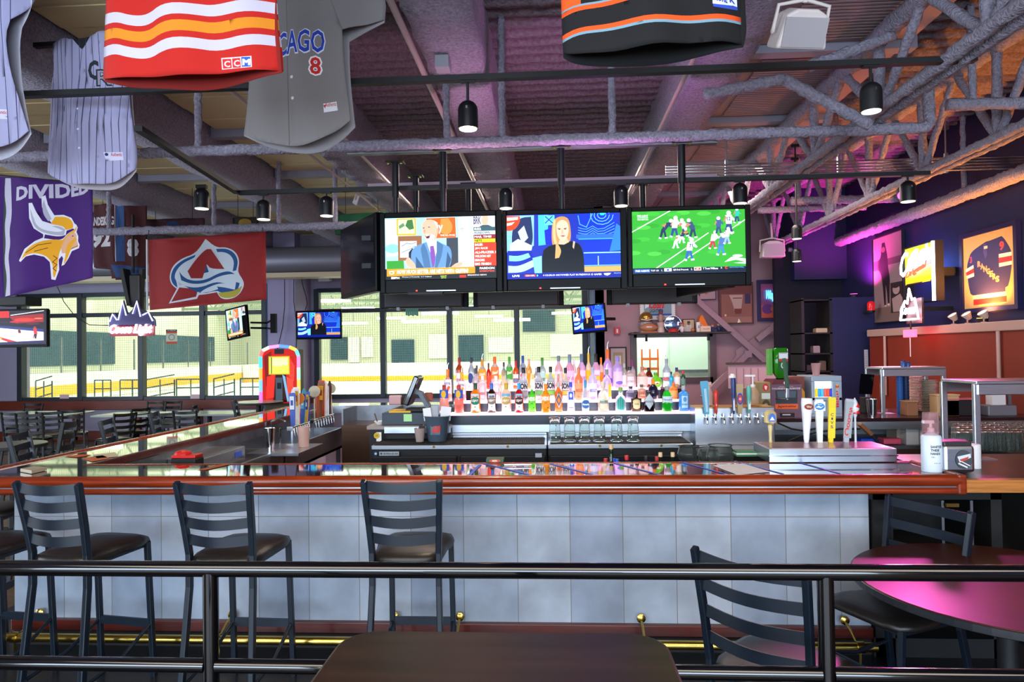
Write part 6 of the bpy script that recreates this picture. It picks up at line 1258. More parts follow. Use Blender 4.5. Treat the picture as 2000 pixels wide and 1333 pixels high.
# machine with purple front
am = thing('shot_machine', 'maroon and purple shot machine with orange strip, below the green bottle', 'dispenser', (P(1536, 820, 6.62).x, 6.62, zk+.0)); a, b = P(1505, 800, 6.62).x-am.location.x, P(1566, 800, 6.62).x-am.location.x; z0, z1 = .005, P(1536, 742, 6.62).z-zk
MB().box(a, .0, z0, b, .3, z1-.06).build('body', mat('purple_grey', '5c4456', .4), am, bev=.006); MB().prism([(a-.005, z1-.06), (b+.005, z1-.06), (b-.05, z1), (a+.05, z1)], .3, 'y', 0).build('lid', mat('maroon_plastic', '5c1420', .35), am)
sx = (b-a)
art('face_print', (1018, 450, 1325, 850), (sx, z1), [('r', '6a4c60', 1018, 500, 1325, 850), ('t', 'd8c8d0', 'COLORADO AVALANCHE', 1030, 534, 1310, 552, .03), ('t', 'c0b0b8', 'OFFICIAL SHOT OF THE', 1100, 520, 1240, 528), ('p', '2c3038', [(1065, 560), (1282, 560), (1280, 700), (1070, 700)]), ('p', '4a5664', [(1080, 570), (1270, 570), (1262, 640), (1090, 640)]), ('r', 'e8601c', 1062, 708, 1285, 757), ('t', '8a1c18', 'Jagermeister', 1085, 716, 1270, 750, .04), ('r', '1c1418', 1105, 800, 1250, 845), ('r', 'b8b8c0', 1130, 812, 1210, 826)], prnt, am, ((a+b)/2, -.006, z1/2), thick=.003)
art('lid_logo', (0, 0, 20, 20), (.05, .04), [('e', 'd8d0d8', 10, 10, 9, 8), ('p', '5c1420', [(10, 3), (15, 15), (5, 15)])], prnt, am, (0, -.004, z1-.03), thick=.002)
ft_ = thing('tall_tap', 'tall green bodied tap hanging in front of the shot machine', 'tap', (P(1536, 700, 6.3).x, 6.3, P(1537, 780, 6.3).z)); MB().bar(relpts(ft_, [P(1531, 700, 6.3), P(1538, 758, 6.3)]), .03, .03, (0, 1, 0)).build('green_lever', mat('dark_green', '1c4a30', .4), ft_, bev=.004); MB().bar(relpts(ft_, [P(1538, 758, 6.3), P(1538, 778, 6.3)]), .03, .03, (0, 1, 0)).build('steel_spout', chrome, ft_, bev=.004)
MB().tube([(0, 0, .0), (.0, .35, -.02)], .008, 8).build('mount_arm', steeld, ft_)
# card display
bx_ = thing('display_box', 'printed carton with a red emblem and a bear picture left of the shot machine', 'carton', (P(1494, 810, 6.6).x, 6.6, zk)); h = P(1494, 747, 6.6).z-zk
MB().box(-.055, 0, 0, .055, .2, h).build('carton_box', mat('gold_carton', '8a7048', .5), bx_, bev=.004)
art('carton_print', (900, 500, 1015, 790), (.105, h-.02), [('r', '84744c', 900, 500, 1015, 790), ('e', 'c02028', 968, 535, 32, 34), ('p', 'e8c8c0', [(955, 520), (985, 525), (975, 560), (960, 550)]), ('r', 'ccd4cc', 925, 585, 1012, 635), ('e', '4c3c24', 970, 700, 44, 60), ('e', 'a89468', 968, 690, 20, 18), ('p', '2c6030', [(940, 740), (1000, 740), (1000, 785), (940, 785)])], prnt, bx_, (0, -.004, h/2), thick=.002)
# mini drinks fridge
fx0, fx1 = P(1586, 800, 6.65).x, P(1645, 800, 6.65).x; hf = P(1615, 735, 6.65).z-zk
mf = thing('drinks_fridge', 'small silver fridge with lit window full of cans and red side lettering', 'fridge', ((fx0+fx1)/2, 6.65, zk)); Wf = fx1-fx0
MB().box(-Wf/2, .03, 0, Wf/2, .4, hf).build('fridge_body', mat('fridge_silver', '9aa8b8', .35, .3), mf, bev=.008); MB().box(-Wf/2, 0, .0, Wf/2, .02, .03).box(-Wf/2, 0, hf-.05, Wf/2, .03, hf).box(-Wf/2, 0, 0.03, -Wf/2+.03, .03, hf-.05).box(Wf/2-.09, 0, .03, Wf/2, .03, hf-.05).box(-Wf/2, 0, hf*.4, Wf/2, .03, hf*.48).build('door_frame', MATS['fridge_silver'], mf, bev=.004)
MB().box(-Wf/2+.03, .01, hf*.48, Wf/2-.09, .014, hf-.05).build('door_glass', glassw, mf)
MB().box(-Wf/2+.03, .026, hf*.48, Wf/2-.09, .029, hf-.05).build('lit_interior', mat('fridge_light', 'f8f0e0', .5, emit=1.0), mf)
for k, cl in enumerate(('e0c018', '2890e0', '40b0d8', 'd85848', 'd04838', '2038b0')):
    MB().lathe([(.012, 0), (.013, .004), (.013, .075), (.01, .08)], (-Wf/2+.048+k*.027, .014, hf*.49), 12).build('can', mat('can_'+cl, cl, .35, emit=.25), mf, smooth=True)
art('side_lettering', (0, 0, 30, 120), (.035, hf*.6), [('r', '9aa8b8', 0, 0, 30, 120)]+[('t', 'd02020', c_, 5, 108-12*k, 25, 118-12*k, .05) for k, c_ in enumerate('lluBdeR')][::-1]+[('e', 'e8a818', 15, 16, 9, 10), ('p', 'c82018', [(2, 8), (14, 14), (12, 24), (3, 20)]), ('p', 'c82018', [(28, 8), (16, 14), (18, 24), (27, 20)])], prnt, mf, (Wf/2-.045, -.004, hf*.52), thick=.002)
pcup = thing('plastic_cup', 'translucent pink plastic cup on top of the small fridge', 'cup', ((fx0+fx1)/2-.04, 6.8, zk+hf)); MB().lathe([(.03, 0), (.045, .115), (.048, .12), (.043, .115), (.028, .003)], n=20).build('cup', mat('pink_clear', 'e0b0b0', .3, trans=.5), pcup, smooth=True)
pf = thing('card_box', 'dark red carton beside the small fridge', 'carton', (fx0-.11, 6.75, zk)); MB().box(-.05, 0, 0, .08, .3, hf*.98).build('carton_box', mat('brick_carton', '7a3c30', .6), pf, bev=.003); MB().prism([(.02, hf*.2), (.08, hf*.15), (.08, hf*.6), (.04, hf*.75), (.01, hf*.6)], .004, 'y', -.004).build('orange_flap', mat('orange_card', 'e09018', .5), pf)
# tablet
tb = thing('tablet_register', 'black tablet register tilted on a stand left of the blue dish racks', 'tablet', (P(1697, 770, 6.9).x, 6.9, zk)); v = relpts(tb, [P(1677, 770, 6.9), P(1703, 771, 6.9), P(1717, 733, 6.9), P(1690, 731, 6.9)])
MB().add([(p.x, p.y+.1*(i > 1), p.z) for i, p in enumerate(v)]+[(p.x+.01, p.y+.03+.1*(i > 1), p.z) for i, p in enumerate(v)], [(0, 1, 2, 3), (7, 6, 5, 4), (0, 4, 5, 1), (1, 5, 6, 2), (2, 6, 7, 3), (3, 7, 4, 0)]).build('screen_body', blackg, tb)
MB().cb((.02, .1, .08), (.1, .1, .16)).build('stand', blackm, tb, bev=.01)
cpz = thing('steel_cup', 'polished steel cup on the dark counter beside the tablet', 'cup', (P(1703, 812, 6.6).x, 6.6, zk)); MB().lathe([(.035, 0), (.05, .17), (.047, .17), (.033, .005)], n=20).build('tin', chrome, cpz, smooth=True)
# steel pass shelves
def passrack(name, label, pts, Y, dpt, z0, rad=.02):
    (xl_, yt), (xr2, _) = pts; A = P(xl_, yt, Y); B_ = P(xr2, yt, Y); t = thing(name, label, 'rack', (A.x, Y, z0)); W = B_.x-A.x; h = A.z-z0
    MB().box(0, -.01, h-.09, W, .02, h-.02).build('front_beam', steel, t, bev=.004); MB().box(-.01, -.01, h-.02, W+.01, dpt, h).build('shelf_top', steel, t, bev=.003); MB().box(0, dpt-.02, h-.09, W, dpt, h-.02).build('back_beam', steel, t)
    for x in (0, W): 
        for y in (0, dpt-.03): MB().box(x-rad, y-.0, .008, x+rad, y+.03, h-.02).build('post', steel, t, bev=.004)
    MB().box(-.04, -.03, 0, .1, .08, .006).box(W-.1, -.03, 0, W+.04, .08, .006).build('foot_plate', steel, t)
    return t
passrack('pass_shelf', 'stainless pass shelf in front of the plates', ((1724, 718), (1844, 718)), 6.9, .35, zk)
zp = ZB-.02
passrack('pass_shelf', 'large stainless frame at the right edge near the napkin holder', ((1908, 745), (2120, 745)), 4.6, .4, zp)
gt = thing('glass_table', 'dark counter at the right edge carrying rows of glasses', 'counter', (P(1862, 905, 5.9).x, 5.2, 0)); MB().box(0, 0, .95, 1.6, 1.1, 1.0).build('counter_top', blackm, gt, bev=.01); MB().box(.02, .02, 0, 1.58, 1.08, .95).build('cabinet', blackm, gt)
n = 0
gl = None
for r_ in range(5):
    for c_ in range(9):
        px = 1868+c_*17+(r_ % 2)*8; Y = 5.3+r_*.15; A = P(px, 880, Y); n += 1
        if gl is None:
            gl = thing('pint_glass', 'clear pint glass standing upside down in the crowd at the right edge', 'glass', (A.x, Y, 1.0), 0, 'pint glasses in rows at the right edge')
            MB().lathe([(.042, 0), (.044, .004), (.033, .145), (.028, .148), (.03, .14), (.04, .003)], n=14, cap=False).lathe([(.001, .135), (.03, .138), (.03, .147), (.001, .148)], n=14).build('glass_body', glassc, gl, smooth=True)
        else: dup(gl, (A.x, Y, 1.0))
# stacks of plates, racks, boxes behind pass
def stack(px, ytop, n, r, Y, lab_):
    A = P(px, 800, Y); t0 = None; h = P(px, ytop, Y).z-zk
    for k in range(n):
        z = zk+k*h/n
        if t0 is None:
            t0 = thing('plate', lab_, 'plate', (A.x, Y, z), 0, lab_); MB().lathe([(r*.6, 0), (r*.7, .003), (r, h/n*.8), (r*.98, h/n*.86), (r*.66, .005)], n=20).build('plate_body', mat('cream_plate', 'd8ccb8', .3), t0, smooth=True)
        else: dup(t0, (A.x+random.uniform(-.004, .004), Y, z))
stack(1790, 735, 22, .085, 7.2, 'cream plate in the taller left stack under the pass shelf'); stack(1815, 742, 20, .085, 7.05, 'cream plate in the lower right stack under the pass shelf')
for k, (px, cl) in enumerate(((1758, '2c5ca0'), (1770, '1c2c50'))):
    A = P(px, 800, 7.1); h = P(px, 733, 7.1).z-zk; t = thing('cup_sleeve', ('bright blue stacked cup sleeve left of the plates', 'dark navy cup sleeve touching the plates')[k], 'cups', (A.x, 7.1, zk)); q = MB()
    for j in range(12): q.lathe([(.028, j*h/12), (.032, (j+1)*h/12)], n=16)
    q.build('cup_stack', mat('sleeve_'+cl, cl, .35), t)
for k, (px, w_, cl, hh_) in enumerate(((1770, .1, '8a5c40', .13), (1835, .2, 'c09a70', .19), (1858, .3, '181214', .15))):
    A = P(px, 805, 6.8); t = thing('carton', ('brown paper bag at the foot of the left plate stack', 'tan cardboard carton right of the plates', 'black tub with pink papers right of the plates')[k], ('bag', 'carton', 'tub')[k], (A.x, 6.72 if k else 6.75, zk)); MB().cb((0, 0, hh_/2), (w_, .14, hh_)).build('body', mat('c_'+cl, cl, .6), t, bev=.006)
    MB().cb((0, .0, hh_+.006), (w_*1.05, .15, .01)).build('top_sheet', mat('top_%d' % k, ('a07858', 'd0a878', 'c85868')[k], .6), t)
for k, px in enumerate((1769, 1778)):
    A = P(px, 716, 7.0); t = thing('blue_jar', ('taller blue jar on top of the pass shelf', 'shorter blue jar on top of the pass shelf')[k], 'jar', (A.x, 7.05, P(1780, 718, 6.9).z)); MB().lathe([(.02, 0), (.024, .003), (.024, .05-.015*k), (.018, .06-.015*k)], n=14).build('jar_body', mat('jar_blue', '34508c', .3), t, smooth=True); MB().lathe([(.019, .058-.015*k), (.019, .066-.015*k)], n=14).build('lid', blackm, t)
hp = thing('label_printer', 'grey receipt printer behind the large steel frame', 'printer', (P(1945, 812, 6.7).x, 6.7, zk)); MB().cb((0, 0, .05), (.26, .2, .1)).build('printer_body', mat('printer_grey', '6c6870', .4), hp, bev=.012); MB().cb((.0, 0, .15), (.12, .1, .1)).build('paper_cups', mat('cup_white', 'd8d0d0', .5), hp); MB().cb((.11, -.02, .17), (.03, .02, .22)).build('upright', steeld, hp)
# sanitizer, napkin holder on the bar top
sn = thing('sanitizer_bottle', 'white pump bottle of hand sanitizer on the bar near the right end', 'bottle', (P(1833, 918, 3.98).x, 4.05, ZB+.001)); r = 17.5/F*4.0; h = P(1833, 853, 4.0).z-ZB
MB().lathe([(r*.97, 0), (r, .004), (r, h*.96), (r*.9, h), (r*.55, h+.008), (.018, h+.018)], n=28).build('bottle_body', mat('white_bottle', 'd0dae4', .35), sn, smooth=True)
MB().lathe([(.018, h+.015), (.018, h+.04), (.008, h+.045), (.007, h+.07)], n=14).box(-.045, -.01, h+.068, .015, .01, h+.085).build('pump', white, sn)
MB().lathe([(r*.8, h*1.0), (r*.85, h+.02), (r*.8, h+.13), (r*.78, h+.13), (r*.8, h+.02)], n=20).build('clear_cap', mat('clear_pink_cap', 'f0d0d4', .1, trans=.9, ior=1.1), sn, smooth=True)
label_on(sn, 'label', r, h*.12, h*.9, [('p', 'd0dae4', [(10, 0), (90, 0), (90, 100), (10, 100)]), ('t', '202830', 'SANITIZE', 26, 20, 78, 29, .05), ('t', '202830', 'THESE', 26, 32, 64, 41, .05), ('t', '202830', 'HANDS', 26, 44, 68, 53, .05), ('t', '404850', 'GEL', 28, 58, 44, 63), ('t', '506068', '8 FL OZ', 40, 80, 70, 84), ('r', '8cc0d8', 10, 95, 90, 98)], 1.15, 1.02)
nh = thing('napkin_holder', 'chrome napkin holder with round emblem beside the sanitizer', 'napkin holder', (P(1879, 915, 3.98).x, 4.0, ZB)); Wn, hn_ = 58/F*4.0, P(1879, 872, 3.98).z-ZB
MB().box(-Wn/2, 0, 0, Wn/2, .16, hn_).build('holder_body', steel, nh, bev=.02); MB().cb((0, .08, hn_+.006), (Wn*.9, .13, .03)).build('top_cap', mat('dark_top', '2c2628', .4), nh, bev=.01)
art('emblem', (0, 0, 40, 40), (.1, .11), [('e', '3a4048', 20, 20, 18, 19, 28), ('p', 'c8ccd0', [(5, 14), (34, 8), (35, 16), (10, 26)]), ('p', 'b04038', [(10, 20), (30, 14), (28, 20), (14, 25)]), ('l', 'd8d8dc', 3, [(8, 28), (26, 36)]), ('l', 'd8d8dc', 2, [(14, 24), (32, 33)])], prnt, nh, (.02, -.004, hn_*.5), thick=.003)
jb2 = thing('cup_stack', 'black and white cups stacked behind the napkin holder', 'cups', (P(1868, 880, 4.3).x, 4.28, ZB-.02)); MB().lathe([(.04, 0), (.044, .17), (.042, .17)], n=18).build('black_cups', blackm, jb2, smooth=True); MB().lathe([(.035, 0), (.035, .14), (.03, .145)], (.09, 0, 0), 18).build('white_lids', white, jb2, smooth=True)
# ================================================================ rust red wall, ledge, gooseneck lamps
XW = 4.55; y0r, y1r = 6.0, 10.1; zl0 = 1.93
rd = struct(MB().box(XW, 1.5, 0, XW+.12, y1r, zl0).build('wall_kitchen', redw))
struct(MB().box(XW-.03, 1.5, zl0, XR, y1r+.02, zl0+.1).build('trim_5', mat('beige_ledge', 'a8887c', .5), bev=.01))
cd_ = mat('pink_beige_conduit', 'b0887c', .5)
for k, px in enumerate((1730, 1952)):
    A = PX(px, 700, XW-.02); tag(MB().tube([(XW-.03, A.y, zk), (XW-.03, A.y, zl0)], .018, 8).build('conduit', cd_, smooth=True), ('vertical conduit on the rust wall behind the pass shelf', 'vertical conduit on the rust wall near the right edge')[k], 'conduit')
for k, px in enumerate((1859, 1886, 1918)):
    A = PX(px, 640, XW+.06); t = thing('gooseneck_lamp', ('small white spot lamp on the ledge, leftmost of three', 'small white spot lamp on the ledge, middle of three', 'small white spot lamp on the ledge, rightmost and lit')[k], 'lamp', (XW+.08, A.y, zl0+.1), 0, 'spot lamps on the ledge')
    MB().lathe([(.03, 0), (.03, .01), (.008, .014), (.008, .05)], n=12).build('base', cd_, t); M_ = Matrix.Rotation(-.6, 3, 'Y')
    MB().lathe([(.001, -.05), (.025, -.045), (.05, .02), (.052, .03)], (0, 0, .09), 18, M_, cap=False).build('shade', mat('lamp_beige', 'c0a898', .4), t, smooth=True); MB().lathe([(.001, .02), (.046, .021), (.001, .024)], (0, 0, .09), 18, M_).build('lens', lensd if k < 2 else mat('lit_lens', 'fff0e0', .4, emit=4), t)
# navy partition with dark hatch
Yp2 = 10.4; a, b, c = P(1565, 600, Yp2).x, P(1625, 600, Yp2).x, P(1700, 600, Yp2).x; zt3 = P(1600, 582, Yp2).z
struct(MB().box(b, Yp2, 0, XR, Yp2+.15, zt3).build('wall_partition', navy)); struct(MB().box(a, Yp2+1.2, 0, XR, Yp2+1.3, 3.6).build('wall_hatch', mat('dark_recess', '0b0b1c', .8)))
struct(MB().box(P(1553, 600, 11.4).x, 11.4, 2.9, XR, 12.3, 4.4).build('wall_soffit', navy))
hs_ = thing('dark_shelving', 'black shelving unit with small items left of the navy partition', 'shelving', (a, Yp2, 0)); Ws = b-a
for x in (0, Ws-.04): MB().box(x, 0, 0, x+.04, .5, zt3).build('side_panel', blackm, hs_)
for py in (585, 650, 690, 725, 760): MB().box(0, 0, P(1600, py, Yp2).z-.02, Ws, .5, P(1600, py, Yp2).z).build('shelf', blackm, hs_)
for k, (px, py, w_, h_, cl) in enumerate(((1612, 648, .2, .06, 'b09a78'), (1600, 688, .1, .1, '8a7a78'), (1588, 722, .12, .08, '3c3030'), (1612, 722, .1, .14, '5a4838'), (1606, 756, .2, .05, '9a9088'), (1580, 756, .06, .1, '504040'))):
    A = P(px, py+2, Yp2); t = thing('shelf_item', ('tan folded towel on the dark shelving, upper shelf', 'grey box in the middle of the dark shelving', 'dark tin on the third shelf, left', 'brown box on the third shelf, right', 'pale tray on the low shelf', 'small dark can on the low shelf')[k], 'box', (A.x, Yp2+.08, P(1600, (650, 690, 725, 725, 760, 760)[k], Yp2).z)); MB().cb((0, .08, h_/2), (w_, .14, h_)).build('body', mat('it_'+cl, cl, .6), t, bev=.008); MB().cb((0, .08, h_+.004), (w_*.9, .12, .008)).build('top', mat('it2_'+cl, cl, .4), t)
A = P(1692, 702, Yp2-.01); art('paper_notice', (0, 0, 10, 50), (.055, .28), [('r', 'c8c4d0', 0, 0, 10, 50)]+[('r', '8a8898', 2, 5+k*6, 8, 6+k*6) for k in range(7)], prnt, None, (A.x, Yp2-.004, A.z), thick=.002); tag(bpy.data.objects['paper_notice'], 'narrow white notice on the navy partition', 'notice')
al = thing('red_beacon', 'red glowing goal light on the navy wall left of the black and white poster', 'lamp', P(1701, 600, 10.2)); MB().lathe([(.05, -.08), (.055, -.05)], n=16).box(-.03, 0, -.09, .03, .19, -.06).build('base', blackm, al); MB().lathe([(.05, -.05), (.052, .05), (.03, .08)], n=16).build('lens', mat('beacon_red', 'a01010', .2, emit=.5), al, smooth=True)
# ================================================================ pictures on the navy wall (facing -X)
def wallart(name, label, cat, x0, x1, ytL, ybL, shapes, frame, X=XR-.05, fw=.03, fm=None, mt=None, thickf=.04):
    """picture on the right wall between pixel columns x0..x1"""
    A = PX(x0, ytL, X); B_ = PX(x0, ybL, X); Y1_ = PX(x1, ytL, X).y; W = A.y-Y1_; Hh = A.z-B_.z
    t = thing(name, label, cat, (X, (A.y+Y1_)/2, (A.z+B_.z)/2), -PI/2)
    MB().box(-W/2, -.0, -Hh/2, W/2, thickf, -Hh/2+fw).box(-W/2, 0, Hh/2-fw, W/2, thickf, Hh/2).box(-W/2, 0, -Hh/2+fw, -W/2+fw, thickf, Hh/2-fw).box(W/2-fw, 0, -Hh/2+fw, W/2, thickf, Hh/2-fw).build('frame', fm or blackm, t)
    art('picture', frame, (W-fw, Hh-fw), shapes, mt or prnt, t, (0, .02, 0), thick=.004)
    return t, W, Hh
bw = [('r', '8a7470', 505, 240, 805, 1160), ('r', '5a4644', 505, 490, 805, 590), ('r', '8f7874', 660, 560, 805, 760), ('r', '6e5a50', 505, 1000, 805, 1160), ('p', '1c1416', [(600, 310), (630, 310), (645, 400), (655, 470), (660, 600), (675, 700), (670, 800), (665, 980), (650, 985), (640, 820), (630, 760), (628, 980), (612, 980), (600, 760), (585, 640), (560, 600), (555, 500), (585, 460), (592, 380)]), ('e', '6a5048', 612, 385, 20, 30), ('l', '3a2c2a', 8, [(560, 480), (552, 580), (590, 630)]), ('e', 'c8b4a8', 655, 975, 12, 12), ('e', 'c8b4a8', 625, 985, 10, 8),
      ('r', '2c2220', 678, 755, 805, 1070), ('e', 'a88c80', 732, 830, 34, 50), ('p', 'a08880', [(690, 920), (770, 880), (800, 950), (800, 1060), (700, 1060)]), ('e', '2c2020', 730, 790, 36, 26)]
wallart('framed_poster', 'tall black and white poster of a person in dark clothes with a small portrait below', 'poster', 1702, 1761, 468, 633, bw, (505, 240, 805, 1160), fw=.012)
jm_ = [('r', 'c8a060', 1380, 210, 1905, 1030), ('p', '1c1e58', [(1470, 380), (1600, 320), (1640, 305), (1660, 310), (1790, 290), (1820, 330), (1885, 470), (1885, 600), (1850, 820), (1815, 840), (1815, 880), (1480, 905), (1480, 880), (1440, 850), (1410, 560), (1440, 450)]),
       ('p', 'e8d8c8', [(1758, 475), (1882, 478), (1882, 610), (1758, 612)]), ('p', 'c81c28', [(1758, 515), (1882, 518), (1882, 572), (1758, 572)]), ('p', 'd8ccc8', [(1400, 570), (1490, 535), (1495, 665), (1412, 680)]), ('p', 'c01c28', [(1405, 605), (1492, 572), (1494, 625), (1410, 645)]),
       ('r', 'e0c8a0', 1478, 880, 1825, 990), ('r', 'b81420', 1480, 925, 1825, 990), ('t', 'd84038', '9', 1765, 345, 1812, 440, .04), ('t', 'c03840', '3', 1452, 435, 1476, 510, .04), ('p', '3a3878', [(1600, 330), (1630, 330), (1640, 450), (1620, 500), (1600, 420)]), ('r', 'd8c0a0', 1608, 355, 1645, 385)]
for k, ch_ in enumerate('RANGERS'): jm_.append(('t', 'e89060', ch_, 1535+k*31, 505+k*33, 1572+k*31, 570+k*33, .05))
wallart('framed_jersey', 'navy hockey jersey in a large frame with gold mat on the navy wall', 'framed jersey', 1872, 1984, 461, 614, jm_, (1360, 190, 1925, 1050), fw=.05, fm=mat('blue_black_frame', '1c1c44', .3), thickf=.06)
# ================================================================ lit signs
sgl = [('r', 'b0a818', 810, 360, 1110, 775), ('r', 'd4c838', 830, 400, 1095, 700), ('r', '40180c', 820, 765, 1110, 790), ('r', '301810', 830, 790, 1110, 985), ('p', 'e8e0d0', [(850, 790), (960, 780), (950, 880), (900, 840), (850, 860)]), ('e', 'c8b020', 1035, 850, 72, 100), ('e', '182c10', 1035, 845, 76, 62), ('e', 'e0581c', 1035, 845, 68, 52), ('e', 'e8d8c8', 1035, 845, 44, 36), ('e', '308028', 1035, 800, 20, 14), ('r', '205030', 1000, 838, 1070, 852),
       ('t', 'd8e0ff', 'Cold', 840, 400, 1100, 640, .06, .12, -70), ('t', 'c02020', 'Original', 860, 600, 1085, 690, .04, .1, -80)]
t, Wg, Hg = wallart('beer_sign', 'yellow lit beer sign with cursive lettering and a green oval emblem', 'sign', 1762, 1822, 486, 596, sgl, (800, 350, 1120, 990), X=XR-.35, fw=.015, mt=neonp, thickf=.12)
MB().box(-Wg*.3, .12, -.05, Wg*.3, .34, .05).build('wall_bracket', blackm, t)
tubew = mat('neon_white', 'eef2ff', .3, emit=4); tuber = mat('neon_red', 'ff3020', .3, emit=4); tubebl = mat('neon_blue', '4060ff', .3, emit=4)
MB().tube([(Wg*.55, -.02, -Hg/2), (Wg*.55, -.02, Hg/2-.02)], .018, 8).build('side_tube', tubew, t, smooth=True)
def script(t, txt, W, Hh, x, z, y, m, name='neon_lettering', r=.028, slope=0):
    """neon lettering: tube follows the outline of the letters"""
    cu = bpy.data.curves.new('n', 'FONT'); cu.body = txt; cu.resolution_u = 2; cu.shear = .35; cu.offset = -.01
    o = bpy.data.objects.new('n', cu); C.objects.link(o); bpy.context.view_layer.update()
    cu.fill_mode = 'NONE'; cu.bevel_depth = r; cu.bevel_resolution = 1; bpy.context.view_layer.update()
    me = bpy.data.meshes.new_from_object(o.evaluated_get(bpy.context.evaluated_depsgraph_get())); bpy.data.objects.remove(o)
    xs = [v.co.x for v in me.vertices]; ys = [v.co.y for v in me.vertices]; a, b, c, d = min(xs), max(xs), min(ys), max(ys)
    for v in me.vertices:
        u, w_ = (v.co.x-a)/(b-a), (v.co.y-c)/(d-c); v.co = (x+(u-.5)*W, y+v.co.z*.3, z+(w_-.5)*Hh+slope*u)
    me.name = name; me.materials.clear(); me.materials.append(m); o = bpy.data.objects.new(name, me); C.objects.link(o); o.parent = t; return o
script(t, 'Coors', Wg*.95, .3, 0, .12, -.04, tubew, slope=.12); script(t, 'Original', Wg*.7, .1, .06, -.02, -.05, tuber, slope=.1)
A = PX(1776, 600, XR-.5); nb = thing('neon_sign', 'small mountain shaped neon sign with red glowing base plate', 'sign', (XR-.5, A.y, A.z), -PI/2)
MB().tube([(-.22, 0, -.15), (-.17, 0, .0), (-.1, 0, .08), (-.05, 0, .04), (0, 0, .22), (.06, 0, .08), (.12, 0, .1), (.2, 0, -.15), (-.22, 0, -.15)], .012, 8).build('mountain_tube', mat('neon_pink_white', 'ffd8e8', .3, emit=8), nb, smooth=True); script(nb, 'Coors', .34, .12, 0, -.03, -.02, tubew); MB().cb((0, 0, -.32), (.26, .03, .09)).build('red_plate', mat('neon_red_plate', 'ff3048', .3, emit=5), nb); MB().tube([(0, 0, -.37), (0, .0, -.6)], .005, 6).build('cord', paper, nb); MB().tube([(0, .01, -.15), (0, .01, -.28)], .01).build('hanger', blackm, nb)
MB().cb((0, .06, -.05), (.36, .02, .3)).build('back_plate', mat('sign_back', '2c1418', .4), nb); MB().box(-.02, .06, -.05, .02, .5, .0).build('wall_arm', blackm, nb)
A = PX(1785, 520, XR-.2); point('neon_glow_blue', A, 9, (.1, .2, 1), .1)
area('neon_glow_pink', (XR-.58, A.y, 2.3), (0, 75, 0), .5, .5, 10, (1, .25, .6))
A = PX(1776, 625, XR-.5); point('neon_glow_red', A+Vector((-.1, 0, 0)), 2, (1, .15, .2), .08)
# neon sign hanging on the left in front of the windows
c = P(258, 628, 8.9); ng = thing('neon_sign', 'chrome mountain neon sign with glowing white script hanging on the left', 'sign', c)
MB().prism([(-.33, -.07), (-.33, .06), (-.24, .12), (-.19, .04), (-.12, .3), (-.06, .1), (.0, .16), (.08, .3), (.14, .1), (.2, .14), (.32, .02), (.33, -.07)], .03, 'y', 0).build('mountain_plate', mat('purple_chrome', '5a5478', .2, .7), ng, bev=.01)
for q in ([(-.3, -.0), (-.26, .1), (-.2, .02)], [(-.18, .02), (-.12, .27), (-.07, .08)], [(.02, .1), (.08, .27), (.13, .06)], [(.16, .08), (.24, .12), (.3, .0)]): MB().tube([(a, -.02, b) for a, b in q], .009, 6).build('outline_tube', mat('cool_tube', 'c8d0ff', .3, emit=1.2), ng, smooth=True)
script(ng, 'Coors Light', .6, .16, 0, -.12, -.03, tubew, r=.055); MB().box(-.31, 0, -.2, .31, .02, -.05).build('script_plate', mat('red_sign_plate', '70202c', .3, emit=.15), ng)
hg = thing('hanging_rig', 'dark hanging bundle of cabling and bracket above the chrome sign', 'bracket', P(258, 590, 9.0)); MB().bar([(-.12, .03, .45), (-.02, .03, -.05)], .16, .05, (0, 1, 0)).build('bracket_arm', blackm, hg); MB().bar([(.13, .03, .45), (.1, .03, -.1)], .07, .05, (0, 1, 0)).build('bracket_arm', blackm, hg); MB().cb((.05, .03, .15), (.15, .12, .45)).build('junction', mat('brown_black', '1c1512', .4), hg, bev=.02); MB().tube([(0, .03, .4), (0, .03, 1.2)], .02).build('pole', blackm, hg)
for s in (-.25, .25): MB().tube([(s*.6, .0, -.05), (s, -.02, -.28)], .003, 5).build('chain', blackm, hg)
# ================================================================ mauve wall: posters, shelf of memorabilia, cross braces
YW = YM-.03
def poster(name, label, cat, x0, y0, x1, y1, shapes, frame, fw=.025, fm=None, mt=None):
    c, W, Hh = pxrect(x0, y0, x1, y1, YW); t = thing(name, label, cat, (c.x, YW-.03, c.z))
    MB().box(-W/2, -.01, -Hh/2, W/2, .03, -Hh/2+fw).box(-W/2, -.01, Hh/2-fw, W/2, .03, Hh/2).box(-W/2, -.01, -Hh/2+fw, -W/2+fw, .03, Hh/2-fw).box(W/2-fw, -.01, -Hh/2+fw, W/2, .03, Hh/2-fw).build('frame', fm or blackm, t)
    art('picture', frame, (W-fw, Hh-fw), shapes, mt or prnt, t, (0, .0, 0), thick=.004); return t
poster('framed_poster', 'framed purple and orange poster with glowing cyan signature', 'poster', 1478, 547, 1546, 628, [('r', '2c2448', 1385, 235, 1725, 635), ('r', '8a3c70', 1415, 268, 1692, 608), ('p', 'a04878', [(1415, 268), (1692, 268), (1692, 380), (1415, 340)]), ('r', 'c0503c', 1415, 480, 1692, 608), ('e', '6a3480', 1480, 520, 60, 50), ('e', 'b05848', 1535, 520, 26, 24), ('p', 'f0a030', [(1490, 388), (1550, 400), (1560, 450), (1530, 430), (1490, 405)])], (1385, 235, 1725, 635), fw=.03, fm=mat('violet_frame', '3c2c5c', .3))
q = bpy.data.objects.new('x', None); nt_ = [o for o in bpy.context.scene.objects if o.name.startswith('framed_poster')][-1]
